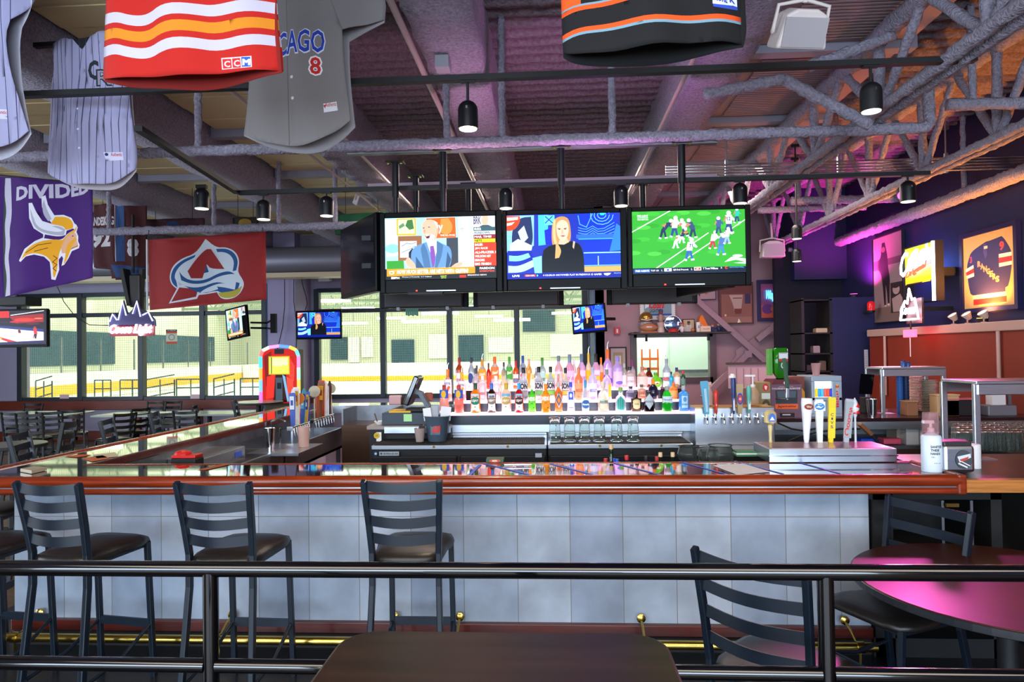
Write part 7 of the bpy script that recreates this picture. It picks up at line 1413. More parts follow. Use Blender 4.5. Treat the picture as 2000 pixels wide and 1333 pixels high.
script(nt_, 'Wings', .17, .2, -.07, .08, -.03, mat('cyan_tube', '40e0ff', .3, emit=3), name='neon_signature'); MB().tube([(.11, -.02, -.02), (.11, -.02, .22)], .008, 6).build('neon_bar', tubew, nt_)
poster('framed_poster', 'framed rust coloured poster of a player in white behind the brace', 'poster', 1403, 552, 1470, 633, [('r', '6a3430', 1010, 160, 1350, 660), ('r', 'a06a60', 1030, 580, 1340, 655), ('p', '90584c', [(1030, 300), (1340, 300), (1340, 580), (1030, 580)]), ('p', 'c09a90', [(1110, 310), (1250, 310), (1240, 430), (1230, 500), (1160, 500), (1150, 430)]), ('r', '5a3030', 1150, 345, 1240, 356), ('p', '7a3028', [(1160, 480), (1240, 480), (1230, 545), (1170, 545)]), ('p', 'f0e8e0', [(1190, 655), (1205, 600), (1230, 655)]), ('p', 'f0b020', [(1212, 655), (1218, 628), (1232, 655)]), ('e', 'e8c0a0', 1070, 560, 10, 14), ('r', '3a2850', 1270, 300, 1330, 420)], (1010, 160, 1350, 660), fw=.02, fm=mat('brown_frame', '4a2420', .4))
poster('framed_photo', 'small photo above a medal in a pale mat, behind the football television', 'picture', 1365, 540, 1397, 586, [('r', 'a88890', 0, 0, 100, 120), ('r', '8a6a40', 10, 0, 90, 50), ('e', '9a6038', 40, 80, 14, 14)], (0, 0, 100, 120), fw=.01)
poster('framed_notice', 'narrow framed notice between the windows behind the bottles', 'notice', 1190, 678, 1224, 760, [('r', 'a89090', 0, 0, 70, 120), ('r', '908060', 14, 14, 56, 110), ('r', 'c8b8a0', 22, 24, 48, 100)], (0, 0, 70, 120), fw=.025)
fa = thing('fire_alarm', 'small red fire alarm box on the mauve wall', 'alarm', P(1205, 647, YW)); MB().cb((0, -.02, 0), (.1, .05, .13)).build('alarm_box', mat('alarm_red', 'b81c18', .4), fa, bev=.006); MB().cb((0, -.05, 0), (.025, .01, .07)).build('pull_bar', white, fa)
brm = mat('brace_paint', '947480', .6)
for k, (p0, p1, lab_) in enumerate((((1356, 583), (1512, 722), 'long painted steel brace running down to the right across the mauve wall'), ((1562, 598), (1478, 664), 'upper right painted brace ending at the gusset'), ((1462, 690), (1372, 778), 'lower left painted brace reaching behind the taps'), ((1512, 690), (1580, 745), 'short lower right end of the painted brace'))):
    A = P(*p0, 12.1); B_ = P(*p1, 12.1); t = thing('wall_brace', lab_, 'brace', A); MB().bar([(0, 0, 0), tuple(B_-A)], .1, .1, (0, 1, 0)).build('brace_bar', brm, t, bev=.006); MB().cb(tuple((B_-A)*.02), (.12, .12, .12)).build('end_plate', brm, t)
gp = thing('gusset_plate', 'painted steel gusset plate where the braces cross', 'plate', P(1476, 685, 12.2)); MB().prism([(-.35, .0), (.1, .32), (.36, .24), (.26, -.12), (-.02, -.28), (-.3, -.26)], .03, 'y', 0).build('plate', brm, gp); MB().prism([(-.3, -.26), (-.45, -.26), (-.25, .05)], .03, 'y', .01).build('stiffener', brm, gp)
# white tallboard behind the taps
wb = thing('white_planner', 'pink lit white planner board behind the beer taps', 'board', P(1473, 735, 9.8)); MB().cb((0, 0, 0), (.72, .03, .34)).build('board', mat('pinkish_board', '9a8088', .5), wb); MB().cb((0, -.01, .18), (.78, .05, .03)).build('top_rail', mat('brown_rail', '3c2824', .5), wb)
for k in range(4): MB().cb((-.25+.1*k, -.018, -.02), (.006, .004, .26)).build('ruled_line', mat('line_grey', '6c5058', .6), wb)
MB().cb((0, .05, -.75), (.1, .1, 1.2)).build('stand', blackm, wb)
# display shelf with memorabilia
A = P(1230, 651, YM-.25); B_ = P(1424, 650, YM-.25); sh_ = thing('display_shelf', 'dark shelf of sports keepsakes above the small window', 'shelf', (A.x, YM-.4, A.z)); Wsf = B_.x-A.x
MB().box(0, 0, -.03, Wsf, .4, 0).build('shelf_board', mat('dark_shelf', '2c2022', .5), sh_, bev=.004); MB().box(.3, .3, -.15, .33, .4, -.03).build('bracket', blackm, sh_); MB().box(Wsf-.33, .3, -.15, Wsf-.3, .4, -.03).build('bracket', blackm, sh_)
Ys = YM-.25; zsf = A.z
def at(px, Y=None): return (P(px, 648, Y or Ys).x, Y or Ys, zsf)
c, W, Hh = pxrect(1250, 583, 1318, 625, YM-.06); t = thing('beer_banner', 'spiral edged beer banner with red script hanging above the shelf', 'sign', c)
art('banner_print', (250, 420, 600, 630), (W, Hh), [('p', 'c8ccd4', [(262, 430), (592, 430), (600, 630), (245, 630)]), ('r', '7890a0', 290, 430, 565, 575), ('p', '384854', [(400, 430), (440, 430), (450, 475), (430, 470)]), ('p', 'd0dce4', [(300, 430), (380, 430), (340, 500), (300, 520)]), ('r', '2050a0', 360, 572, 565, 590), ('t', 'c01c20', 'Coors', 335, 458, 492, 522, .07, .1), ('t', '304858', 'LIGHT', 345, 525, 430, 560, .04, .1)], prnt, t, thick=.01)
for s in (-1, 1): q = MB(); [q.cb((s*W*.47, -.008, -Hh/2+Hh*(k+.5)/12), (.05, .01, .02)) for k in range(12)]; q.build('spiral_edge', white, t)
fl = thing('football', 'tan football in a clear holder at the left end of the shelf', 'ball', (at(1267)[0], Ys, zsf+.09)); MB().lathe([(.002, -.17), (.04, -.13), (.075, -.06), (.085, 0), (.075, .06), (.04, .13), (.002, .17)], n=20, M=Matrix.Rotation(PI/2, 3, 'Y')).build('ball', mat('tan_leather', 'a87050', .5), fl, smooth=True); MB().cb((0, -.0, -.08), (.3, .12, .02)).build('stand_base', mat('orange_wood', 'b06028', .5), fl); MB().cb((0, -.084, .01), (.1, .005, .012)).build('lacing', white, fl)
hl = thing('mini_helmet', 'gold miniature helmet behind the football', 'helmet', (at(1264)[0], Ys+.12, zsf+.0)); MB().lathe([(.1, .2), (.12, .26), (.1, .33), (.05, .37), (.002, .38)], n=18).build('shell', mat('gold_shell', 'a8803c', .25, .7), hl, smooth=True); MB().lathe([(.12, 0), (.12, .19), (.14, .2)], n=14).build('riser', mat('clear_riser', 'd0c8d0', .2, trans=.6), hl); MB().tube([(-.1, -.1, .24), (0, -.15, .22), (.1, -.1, .24)], .008).build('face_guard', white, hl)
def fig(px, h, body, head, hat, label, name='figurine', base=.0):
    t = thing(name, label, 'figurine', at(px)); 
    if base: MB().lathe([(.07, 0), (.05, base*.5), (.07, base)], n=14).build('pedestal', mat('fig_base', 'b8a098', .4), t)
    s = (h-base); MB().lathe([(s*.1, base), (s*.17, base+s*.1), (s*.2, base+s*.35), (s*.12, base+s*.55), (s*.08, base+s*.6)], n=14).build('body', mat('fig_'+body, body, .5), t, smooth=True)
    for k in (-1, 1): MB().tube([(k*s*.15, 0, base+s*.48), (k*s*.3, -.01, base+s*.36), (k*s*.24, -.04, base+s*.26)], s*.05, 8).build('arm', mat('fig_'+body, body, .5), t, smooth=True)
    MB().lathe([(s*.04, base+s*.58), (s*.15, base+s*.66), (s*.17, base+s*.78), (s*.12, base+s*.9), (.002, base+s*.94)], n=16).build('head', mat('fig_'+head, head, .5), t, smooth=True)
    MB().lathe([(s*.175, base+s*.82), (s*.16, base+s*.94), (.002, base+s*1.0)], n=16).box(-s*.1, -s*.26, base+s*.82, s*.1, -s*.1, base+s*.85).build('cap', mat('fig_'+hat, hat, .5), t, smooth=True)
    for k in (-1, 1): MB().lathe([(.001, 0), (s*.02, .002), (.001, .006)], (k*s*.06, -s*.165, base+s*.76), 8, Matrix.Rotation(PI/2, 3, 'X')).build('eye', blackm, t)
fig(1291, .42, 'a08078', '7c4c34', '203c7c', 'tall brown figurine in a blue cap beside the mirrored plate', base=.18)
fig(1332, .18, 'd8d0d0', 'c89078', 'b03028', 'small white figurine with red cap right of the mirrored plate')
fig(1392, .14, '2c3870', 'd0a080', 'b04830', 'small navy figurine, left one at the right end of the shelf')
fig(1404, .17, '1c2c58', 'c89880', '20284c', 'navy figurine lying nearest the right end of the shelf')
mp = thing('glass_plate', 'round mirrored plate in a bright rim standing in the middle of the shelf', 'plate', (at(1315)[0], Ys+.04, zsf+.15)); MB().lathe([(.001, 0), (.14, 0), (.155, .01), (.14, .02), (.001, .015)], n=32, M=Matrix.Rotation(PI/2, 3, 'X')).build('plate_disc', mat('mirror_blue', '8098c0', .1, .9), mp, smooth=True); MB().tube([(.145*math.cos(2*PI*k/24), -.01, .145*math.sin(2*PI*k/24)) for k in range(25)], .012, 8).build('rim', chrome, mp, smooth=True); MB().cb((0, .02, -.14), (.1, .06, .02)).build('foot', blackm, mp)
rc = thing('sports_hat', 'red cap in front of the mirrored plate', 'cap', at(1315, Ys-.1)); MB().lathe([(.09, 0), (.088, .03), (.06, .06), (.002, .075)], n=20).build('crown', mat('cap_red', 'b02420', .6), rc, smooth=True); MB().cb((0, -.07, .008), (.13, .06, .01)).build('brim', mat('cap_red', 'b02420', .6), rc, bev=.004)
c, W, Hh = pxrect(1334, 621, 1358, 647, Ys); t = thing('framed_photo', 'small framed photo of a person in pinstripes on the shelf', 'picture', (c.x, Ys+.05, zsf+Hh/2)); MB().box(-W/2, 0, -Hh/2, W/2, .02, Hh/2).build('frame', blackm, t); art('picture', (0, 0, 100, 120), (W*.86, Hh*.88), [('r', 'b09a78', 0, 0, 100, 120), ('p', 'c8c0bc', [(20, 60), (50, 50), (80, 60), (90, 120), (10, 120)])]+[('r', '504850', 20+k*12, 60, 23+k*12, 120) for k in range(6)]+[('e', '6a4838', 50, 38, 13, 18), ('p', '202428', [(32, 32), (40, 14), (60, 14), (68, 32)])], prnt, t, (0, -.004, 0), thick=.002)
t = thing('cheese_hat', 'orange wedge shaped foam hat on the shelf', 'hat', at(1371, Ys+.06)); MB().prism([(-.08, .1), (.1, .1), (.0, .3), (-.04, .28)], .14, 'y', -.07).build('wedge', mat('foam_orange', 'e07020', .7), t, bev=.008); MB().cb((.02, 0, .05), (.18, .15, .1)).build('base', mat('foam_orange', 'e07020', .7), t)
t = thing('trophy_mug', 'white mug with a dark letter in front of the orange hat', 'mug', at(1364, Ys-.06)); MB().lathe([(.035, 0), (.04, .005), (.04, .17), (.036, .17)], n=18).build('mug_body', mat('mug_white', 'd8d0cc', .4), t, smooth=True); MB().tube([(.035, 0, .14), (.07, 0, .12), (.07, 0, .06), (.035, 0, .04)], .006).build('handle', MATS['mug_white'], t); label_on(t, 'letter', .04, .06, .12, [('p', 'd8d0cc', [(20, 0), (80, 0), (80, 100), (20, 100)]), ('t', '402c40', 'G', 36, 10, 64, 90, .05)])
t = thing('baseball', 'small orange baseball in front of the framed photo', 'ball', (at(1351)[0], Ys-.1, zsf+.036)); MB().lathe([(.036*math.sin(PI*k/10)+.0005, -.036*math.cos(PI*k/10)) for k in range(11)], n=16).build('ball', mat('ball_orange', 'b06430', .5), t, smooth=True)
t = thing('white_block', 'pale lettered block on the shelf under the orange hat', 'block', at(1378, Ys-.1)); MB().cb((0, 0, .05), (.17, .06, .1)).build('block_body', mat('block_pale', 'd8b8a0', .5), t, bev=.005); art('block_text', (0, 0, 100, 50), (.14, .06), [('r', 'd8b8a0', 0, 0, 100, 50), ('t', '6a3c30', 'GOLDEN', 8, 16, 92, 34)], prnt, t, (0, -.034, .05), thick=.002)
t = thing('felt_hat', 'dark cap at the right end of the shelf', 'cap', at(1417, Ys+.02)); MB().lathe([(.1, 0), (.095, .05), (.06, .1), (.002, .12)], n=18).build('crown', mat('navy_felt', '10142c', .8), t, smooth=True); MB().cb((-.08, -.06, .012), (.12, .08, .012)).build('brim', MATS['navy_felt'], t, bev=.004)
# white camera / speakers
def speaker(px, py, Y, s, label, m, rz=0, tiltx=.3):
    t = thing('speaker', label, 'speaker', P(px, py, Y)); t.rotation_euler = (tiltx, 0, rz)
    MB().prism([(-.5*s, -.3*s), (.5*s, -.3*s), (.4*s, .3*s), (.2*s, .4*s), (-.2*s, .4*s), (-.4*s, .3*s)], .5*s, 'y', -.25*s).build('cabinet', m, t, bev=.05*s); MB().box(-.42*s, -.27*s, -.26*s, .42*s, -.25*s, .26*s).build('grille', mat('grille_grey', '9a9498', .6), t)
    MB().tube([(-.52*s, 0, 0), (-.5*s, 0, .45*s), (0, 0, .55*s), (.5*s, 0, .45*s), (.52*s, 0, 0)], .02*s+.005).build('yoke', m, t, smooth=True); MB().tube([(0, 0, .5*s), (0, .1*s, 1.2*s)], .03*s+.004).build('drop_rod', m, t)
    for k in (-1, 1): MB().lathe([(.04*s, 0), (.06*s, .03*s), (.04*s, .05*s)], (k*.5*s, 0, 0), 10, Matrix.Rotation(k*PI/2, 3, 'Y')).build('knob', m, t)
    return t
speaker(1560, 62, 3.6, .27, 'white wall speaker on a yoke near the top right corner', mat('speaker_cream', 'c8bcb8', .5), .15, .5)
speaker(708, 392, 9.5, .24, 'small white ceiling speaker left of the television ring', MATS['speaker_cream'], .8, .5)
speaker(1508, 490, 10.8, .36, 'pale boxy heater or speaker under the right trusses', MATS['speaker_cream'], 0, 0)
speaker(635, 542, 13.6, .26, 'grey speaker under the duct beside the centre windows', wallm, 0, .2)
# paper notices on the glass and under windows
c, W, Hh = pxrect(325, 644, 346, 672, YB-.1); t = art('window_notice', (0, 0, 40, 55), (W, Hh), [('r', 'd8dcc8', 0, 0, 40, 55), ('r', '282828', 0, 0, 40, 8), ('r', 'd85820', 0, 8, 40, 15), ('r', 'd85820', 0, 46, 40, 55), ('e', '7c8478', 20, 30, 12, 12), ('e', 'd8dcc8', 20, 30, 9, 9), ('t', 'f0f0e8', 'ALL PERSONS', 4, 2, 36, 6)], prnt, None, c, thick=.004); tag(t, 'black and orange notice taped to the left window', 'notice')
for k, px in enumerate((126, 381)):
    A = P(px, 775, YB-.1); t = MB().cb((0, 0, 0), (.2, .01, .09)).build('window_card', mat('pink_card', 'd8b8bc', .7), loc=tuple(A)); tag(t, ('pink card at the bottom of the leftmost window pane', 'pink card at the bottom of the third window pane')[k], 'card')
c, W, Hh = pxrect(792, 585, 817, 616, 8.0); t = thing('pennant', 'green fringed pennant hanging under the television ring', 'pennant', c); q = MB()
for k in range(6): q.cb((-W/2+W*(k+.5)/6, 0, -.01*(k % 2)), (W/6.6, .006, Hh))
q.build('strips', mat('pennant_green', '3c7868', .6), t); MB().cb((0, 0, Hh/2), (W*1.05, .012, .012)).build('rod', blackm, t); MB().tube([(0, 0, Hh/2), (0, -.2, .35)], .004, 5).build('string', blackm, t)
A = P(686, 772, 9.6); t = thing('napkin_box', 'pink and white card box on the back bar beside the register', 'box', (P(774, 778, 9.6).x, 9.55, ZB)); MB().cb((0, 0, .06), (.16, .1, .12)).build('box_body', mat('pale_pink_box', 'd0a8ac', .6), t, bev=.004); MB().cb((.12, .02, .05), (.06, .08, .1)).build('black_case', blackm, t, bev=.004)
# ================================================================ flags and jerseys
def wave(ax, kx, ph, az=0): return lambda x, z: ax*math.sin(x*kx+ph)+az*math.sin(z*5+x*3)
AV = [('p', '8f2020', [(1150, 262), (2415, 225), (2412, 750), (1155, 815)])]
av_out = [(1600, 265), (1680, 335), (1770, 335), (1850, 375), (1880, 450), (1860, 530), (1910, 600), (1915, 650), (1870, 720), (1790, 745), (1720, 735), (1690, 685), (1600, 700), (1555, 705), (1540, 735), (1325, 768), (1395, 655), (1350, 620), (1335, 560), (1360, 480), (1430, 420), (1530, 380)]
AV += [('p', 'c4ccd4', av_out), ('p', '1c4a80', [(1680, 345), (1770, 345), (1840, 385), (1868, 450), (1850, 520), (1820, 525), (1835, 450), (1800, 395), (1740, 370), (1690, 370)]), ('p', '1c4a80', [(1530, 390), (1440, 430), (1370, 490), (1345, 560), (1360, 615), (1400, 648), (1395, 600), (1375, 560), (1400, 500), (1450, 450), (1520, 415)]),
       ('p', '8f2020', [(1600, 345), (1640, 345), (1750, 505), (1640, 500), (1610, 465), (1580, 575), (1500, 575), (1475, 520), (1535, 420)]), ('p', '1c4a80', [(1608, 470), (1625, 525), (1590, 535)]), ('p', '8f2020', [(1415, 645), (1550, 660), (1535, 718), (1345, 755)]),
       ('p', '1c4a80', [(1415, 520), (1440, 560), (1500, 595), (1600, 590), (1700, 535), (1790, 520), (1840, 550), (1800, 545), (1700, 560), (1600, 615), (1500, 620), (1430, 590)]), ('p', '1c4a80', [(1400, 600), (1460, 640), (1560, 650), (1680, 600), (1760, 620), (1700, 615), (1600, 655), (1560, 690), (1640, 680), (1700, 660), (1690, 640), (1760, 650), (1840, 670), (1850, 610), (1880, 620), (1870, 660), (1840, 700), (1720, 690), (1690, 670), (1560, 700)]),
       ('p', 'a89830', [(1700, 690), (1840, 680), (1900, 640), (1885, 690), (1850, 725), (1780, 735), (1720, 725)]), ('e', '8c2c2c', 1873, 527, 7, 7)]
c, W, Hh = pxrect(288, 456, 520, 604, 8.35)
t = thing('team_flag', 'crimson flag with a large white and blue letter A emblem hanging on the left', 'flag', c)
art('cloth', (1150, 225, 2080, 815), (W, Hh), [(s[0], s[1], [(1150+(a-1150)*930/1265 if s is AV[0] else a, b) for a, b in s[2]]) if s[0] == 'p' else s for s in AV], mat('sheer_cloth', 'ffffff', .8, attr=True, trans=.0), t, surf=wave(.03, 7, 1, .01), grid=20, thick=.002, smooth=True)
MB().tube([(-W/2-.004, 0, Hh/2-.06), (-W/2-.004, 0, -Hh/2)], .012, 6).build('hem_sleeve', white, t)
for k in range(2): MB().tube([(-W/2+W*.96*k+.02, 0, Hh/2-.07+.05*k), (-W/2+W*.96*k+.02, 0, Hh/2+.06)], .004, 5).build('tie', blackm, t)
# viking flag: frame from the 4x zoom (x*4, (y-400)*4)
VK = [('p', '3c1060', [(0, -230), (750, -150), (752, 585), (60, 708), (0, 715)]), ('p', '2c4030', [(0, -230), (20, -225), (30, 200), (35, 560), (10, 708), (0, 715)]), ('p', 'b8b0c0', [(10, -230), (60, -225), (75, -60), (90, 80), (70, 200), (88, 300), (60, 400), (75, 520), (60, 700), (12, 708), (40, 560), (20, 440), (40, 300), (22, 150), (35, 40), (5, -100)]),
      ('t', 'b8b0c0', 'DIVIDED', 128, -145, 720, -35, .04, 0, -40)]
wht = 'd8d4dc'; gd = 'e09a18'
VK += [('p', wht, [(245, -10), (270, -12), (300, 60), (340, 130), (400, 150), (360, 90), (335, 20), (330, -60), (355, -75), (370, 0), (410, 80), (470, 75), (530, 100), (562, 150), (575, 155), (592, 180), (580, 215), (600, 250), (600, 290), (618, 320), (612, 345), (545, 365), (520, 420), (490, 470), (470, 480), (480, 420), (470, 400), (450, 430), (455, 510), (430, 590), (405, 585), (400, 500), (395, 450), (360, 410), (300, 395), (240, 410), (195, 450), (180, 440), (230, 350), (300, 290), (350, 260), (350, 235), (290, 190), (255, 110)]),
       ('p', 'a8a4b0', [(258, 30), (300, 150), (350, 175), (440, 160), (485, 190), (480, 235), (440, 240), (360, 225), (300, 190), (270, 120)]), ('p', 'a8a4b0', [(345, -40), (365, 40), (395, 110), (375, 130), (345, 80), (335, 10)]), ('p', wht, [(285, 60), (320, 160), (400, 165), (470, 200), (440, 215), (340, 200), (290, 140)]),
       ('p', gd, [(415, 92), (470, 88), (520, 105), (550, 150), (545, 185), (490, 195), (470, 165), (390, 150)]), ('p', '3c1060', [(360, 235), (440, 250), (490, 235), (495, 200), (550, 185), (560, 195), (500, 225), (470, 270), (420, 275), (355, 265)]), ('p', gd, [(555, 200), (585, 165), (578, 200), (560, 215), (510, 235), (480, 290), (450, 380), (445, 450), (440, 520), (425, 570), (415, 560), (415, 480), (400, 440), (370, 400), (300, 380), (240, 400), (200, 435), (240, 360), (310, 300), (400, 270), (470, 275), (505, 225)]),
       ('p', 'd8a078', [(500, 240), (560, 215), (585, 240), (580, 270), (600, 310), (605, 335), (550, 345), (500, 380), (470, 380), (460, 330), (480, 280)]), ('p', gd, [(520, 290), (575, 260), (588, 275), (545, 310), (530, 370), (500, 450), (485, 465), (495, 400), (500, 330)]), ('l', '502c08', 5, [(240, 380), (320, 320), (400, 300)]), ('l', '502c08', 5, [(300, 370), (380, 340)]), ('l', '502c08', 5, [(415, 400), (440, 420), (412, 450), (440, 470), (415, 500), (436, 520)]), ('e', '2c1830', 548, 245, 8, 4), ('l', '2c1010', 4, [(540, 345), (600, 325)])]
A = P(0, 340, 5.4); c, W, Hh = pxrect(0, 335, 188, 580, 5.4)
t = thing('team_flag', 'purple flag with a horned warrior emblem and white lettering at the left edge', 'flag', c)
VK2 = VK[:]; VK2[0] = ('p', '3c1060', [(-60, -245), (750, -150), (752, 585), (60, 708), (-60, 725)])
art('cloth', (0, -260, 752, 720), (W, Hh), VK2, cloth, t, surf=wave(.035, 11, 0, .015), grid=22, thick=.002, smooth=True)
MB().tube([(-W/2, 0, Hh/2-.02), (W/2, 0, Hh/2-.12)], .006, 6).build('hanging_cord', blackm, t)
def jersey(name, label, x0, y0, x1, y1, Y, frame, shapes, back=None, dark='808080', bow=.09, group=None, sleeve=None):
    c, W, Hh = pxrect(x0, y0, x1, y1, Y); t = thing(name, label, 'jersey', c, 0, group)
    f = lambda x, z: -bow*math.cos(min(1, abs(x)/(W/2))*PI/2)+.012*math.sin(x*22+z*4)+.008*math.sin(z*9-x*6)
    art('front', frame, (W, Hh), shapes, cloth, t, surf=f, grid=24, thick=.003, smooth=True)
    g = lambda x, z: .05*math.cos(min(1, abs(x)/(W/2))*PI/2)+.008*math.sin(x*14)
    art('back', frame, (W, Hh), back or [(shapes[0][0], dark, *shapes[0][2:])], cloth, t, (0, .0, -.01), surf=g, grid=14, thick=.002, smooth=True)
    if Y > 9:
        for s_ in (-.3, .3): MB().tube([(s_*W, 0, Hh/2-.04), (s_*W, 0, 4.4-c.z)], .004, 5).build('hanging_cord', blackm, t)
    return t, W, Hh
def wavy(y, amp=6, x0=203, x1=552, n=14, tilt=-40):
    return [(x0+(x1-x0)*i/n, y+amp*math.sin(i/n*6.0+.4)+tilt*i/n) for i in range(n+1)]
def strip(col, ya, yb, f): a = f(ya); b = f(yb); return ('p', col, a+b[::-1])
fw_ = lambda y: [(195, y-2), (240, y+2), (270, y+14), (310, y+19), (345, y+8), (400, y+6), (440, y+8), (500, y-6), (535, y-10), (560, y-10)]
FL = [('p', 'ac1206', [(216, -260), (535, -260), (540, 40), (548, 100), (551, 146), (500, 150), (430, 160), (380, 165), (310, 160), (250, 158), (202, 148), (206, 60), (213, -20)]), strip('b4aebc', 24, 45, fw_), strip('c87810', 56, 76, fw_), strip('b4aebc', 88, 108, fw_),
      ('p', 'c0bcc8', [(445, 128), (500, 124), (501, 145), (446, 150)]), ('p', 'd02020', [(447, 130), (463, 129), (464, 147), (448, 148)]), ('p', 'd02020', [(465, 129), (480, 128), (481, 146), (466, 147)]), ('p', '2050a8', [(482, 127), (498, 126), (499, 144), (483, 145)]), ('t', 'f0f0f8', 'C', 450, 133, 461, 145), ('t', 'f0f0f8', 'C', 468, 132, 479, 144), ('t', 'f0f0f8', 'M', 484, 130, 498, 142, .05)]
jersey('hockey_jersey', 'bright red hockey jersey with white and yellow hem stripes, cut by the top edge', 203, -260, 552, 166, 2.75, (203, -260, 552, 166), FL, dark='7a1008')
bk_ = lambda y: [(1085, y), (1120, y-10), (1180, y-8), (1260, y-8), (1330, y-13), (1400, y-22), (1460, y-30)]
BK = [('p', '0b0b0e', [(1093, -240), (1448, -240), (1453, 20), (1455, 70), (1448, 96), (1400, 98), (1300, 112), (1200, 118), (1120, 112), (1098, 100), (1096, 40)]), ('p', 'e05010', [(1093, -240), (1133, -240), (1133, 14), (1094, 24)]), strip('6c90a0', 23, 27, bk_), strip('e04c10', 27, 36, bk_), strip('e04c10', 71, 80, bk_), strip('6c90a0', 80, 85, bk_),
      ('p', '2848b0', [(1379, 8), (1434, 1), (1436, 32), (1382, 38)]), ('p', 'd8dce4', [(1380, 12), (1434, 6), (1435, 26), (1381, 33)]), ('t', '2040a0', 'KORE', 1384, 14, 1412, 27, .05), ('e', 'c02020', 1397, 20, 4, 5), ('t', '2040a0', 'K', 1417, 11, 1431, 23, .05)]
jersey('hockey_jersey', 'black hockey jersey with orange and grey hem stripes hanging at the top', 1093, -240, 1455, 120, 2.7, (1093, -240, 1455, 120), BK, dark='040405', bow=.12)
CH = [('p', '76706f', [(535, -120), (600, -140), (650, -140), (700, -110), (757, -10), (752, 48), (700, 68), (679, 76), (680, 150), (690, 245), (660, 270), (620, 292), (573, 293), (520, 280), (475, 258), (485, 200), (492, 120), (500, 60), (505, -20)]), ('l', '5c5854', 2, [(574, -60), (574, 290)]), ('l', '686260', 2, [(655, 10), (680, 78)]),
      ('t', 'c8c8d8', 'CHICAGO', 495, 72, 647, 122, .05), ('t', '20389c', 'CHICAGO', 497, 74, 645, 119, .02), ('t', 'e0d8d8', '8', 616, 125, 641, 164, .06), ('t', 'c02020', '8', 619, 128, 638, 161, .02), ('e', 'c8c4c4', 583, 163, 3, 3), ('e', 'c8c4c4', 583, 202, 3, 3), ('p', 'd0ccd0', [(641, 215), (664, 209), (666, 226), (642, 232)]), ('t', 'b03030', 'Authentic', 644, 213, 664, 221, .02, 0, -4), ('p', 'a0242c', [(641, 218), (646, 216), (644, 224)])]
t, W, Hh = jersey('baseball_jersey', 'grey button front baseball jersey with blue lettering and red number', 475, -140, 757, 294, 3.9, (475, -140, 757, 294), CH, dark='8a8486', bow=.1)
RK = [('p', '9a96b4', [(105, 82), (150, 84), (155, 88), (200, 84), (215, 72), (262, 72), (256, 160), (262, 240), (272, 330), (250, 350), (222, 366), (185, 366), (140, 362), (97, 337), (100, 240), (103, 160), (112, 135)]), ('p', '141418', [(155, 80), (200, 76), (178, 108)])]
for k in range(13):
    x = 106+k*12.6; RK.append(('l', '3c3458', 1.1, [(x+4, 78), (x+2+(k % 3), 160), (x-2, 250), (x-4+(k % 2)*2, 372)]))
RK += [('l', '605c78', 1.3, [(178, 105), (170, 180), (172, 250), (174, 364)]), ('t', '20242c', 'C', 187, 128, 208, 165, .04), ('t', '20242c', 'R', 202, 145, 234, 178, .04), ('t', '8c8a98', 'R', 205, 148, 231, 175, -.0), ('e', 'd8d4e0', 167, 186, 2, 2), ('e', 'd8d4e0', 171, 222, 2, 2), ('e', 'd8d4e0', 174, 262, 2, 2), ('e', 'd8d4e0', 176, 298, 2, 2), ('p', 'c4c0d4', [(214, 304), (247, 303), (248, 318), (218, 320)]), ('t', 'b03040', 'Authentic', 226, 304, 246, 311, .02), ('e', '203060', 219, 308, 3, 3)]
t, W, Hh = jersey('baseball_vest', 'sleeveless white pinstriped baseball jersey with small black monogram', 97, 72, 272, 368, 4.55, (97, 72, 272, 368), RK, dark='b0a4a8', bow=.09)
RL = [('p', '9a98b8', [(-120, -140), (60, -140), (68, -5), (60, 25), (30, 60), (35, 150), (48, 210), (62, 262), (40, 285), (0, 305), (-60, 312), (-120, 300)])]
for k in range(11):
    x = -110+k*14.5; RL.append(('l', '3c3458', 1.2, [(x, -140), (x+2, 50), (x+6, 160), (x+12, 315)]))
RL += [('p', 'c4c0d4', [(0, 222), (26, 222), (28, 240), (0, 242)]), ('t', 'b03040', 'Authentic', 0, 224, 26, 231, .02)]
jersey('baseball_jersey', 'white pinstriped baseball jersey cut by the top left edge', -120, -140, 68, 312, 3.95, (-120, -140, 68, 312), RL, dark='b8b4c0', bow=.1)
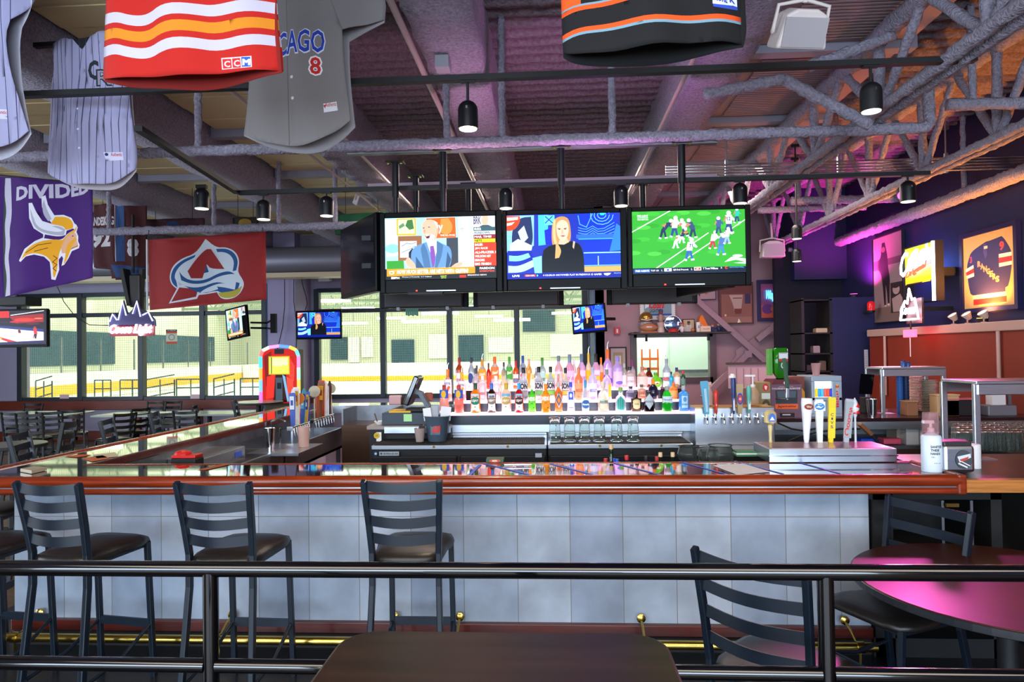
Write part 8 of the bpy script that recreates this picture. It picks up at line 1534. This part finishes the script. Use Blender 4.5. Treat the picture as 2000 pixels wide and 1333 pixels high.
MR = [('p', '3c0c10', [(185, 400), (288, 395), (288, 545), (222, 545), (222, 525), (185, 522)]), ('p', '24406c', [(233, 400), (249, 400), (248, 512), (233, 512)]), ('l', 'a8a0a8', 1.5, [(230, 400), (233, 512)]), ('p', '203c68', [(222, 518), (288, 524), (288, 545), (232, 543)]), ('t', 'b8b0b4', 'LANDESKOG', 176, 424, 228, 441, .04), ('t', 'b8b0b4', '92', 180, 450, 222, 484, .06), ('t', 'b8b0b4', '8', 253, 468, 274, 504, .06), ('t', 'a8a0a4', '8', 256, 471, 271, 501, .0)]
jersey('hockey_jersey', 'maroon hockey jersey with white number behind the crimson flag', 180, 395, 288, 545, 9.2, (180, 395, 288, 545), MR, dark='2c080c', bow=.06)
GR = [('p', '145030', [(655, 420), (760, 415), (760, 533), (672, 533), (674, 458), (655, 456)]), ('r', 'd0c8d0', 672, 506, 760, 509), ('r', 'c8c0c8', 672, 511, 760, 514), ('p', 'b0a4ac', [(672, 519), (760, 517), (760, 533), (672, 533)]), ('t', 'c8c0d4', 'CJ', 692, 459, 735, 486, .05)]
jersey('hockey_jersey', 'green hockey jersey with white hem behind the television ring', 655, 415, 760, 533, 9.2, (655, 415, 760, 533), GR, dark='0c3420', bow=.06)
for k, (x0_, y0_, x1_, y1_, cl, lab_) in enumerate(((455, 425, 505, 447, '181008', 'dark jersey edge with gold curls above the spotlights'), (280, 428, 400, 452, '38141c', 'folded maroon jersey high above the crimson flag'))):
    jersey('hung_jersey', lab_, x0_, y0_, x1_, y1_, 9.6, (x0_, y0_, x1_, y1_), [('r', cl, x0_, y0_, x1_, y1_), ('e', '8a6a20' if k == 0 else '203050', (x0_+x1_)/2, (y0_+y1_)/2, 12, 8)], dark='100808', bow=.03)
jr = P(100, 88, 4.6); tag(MB().bar([P(30, 92, 4.62), P(560, 60, 4.62)], .03, .04, (0, 0, 1)).build('hanging_bar', blackm), 'black bar the pinstriped jerseys hang from', 'bar')
for k, (a_, y_) in enumerate(((230, 2.75), (1270, 2.7), (590, 3.9), (-20, 3.95))):
    A = P(a_, -230, y_) if k < 2 else P(a_, -135, y_); W = .7; t = thing('clothes_hanger', ('hanger rod carrying the red jersey', 'hanger rod carrying the black jersey', 'hanger rod carrying the grey baseball jersey', 'hanger rod carrying the leftmost pinstriped jersey')[k], 'hanger', (A.x+(.35 if k == 0 else 0), y_, A.z)); MB().tube([(-.35, 0, 0), (.35, 0, 0)], .012).build('rod', blackm, t); MB().tube([(0, 0, 0), (0, 0, 4.35-A.z)], .005, 6).build('cord', blackm, t)
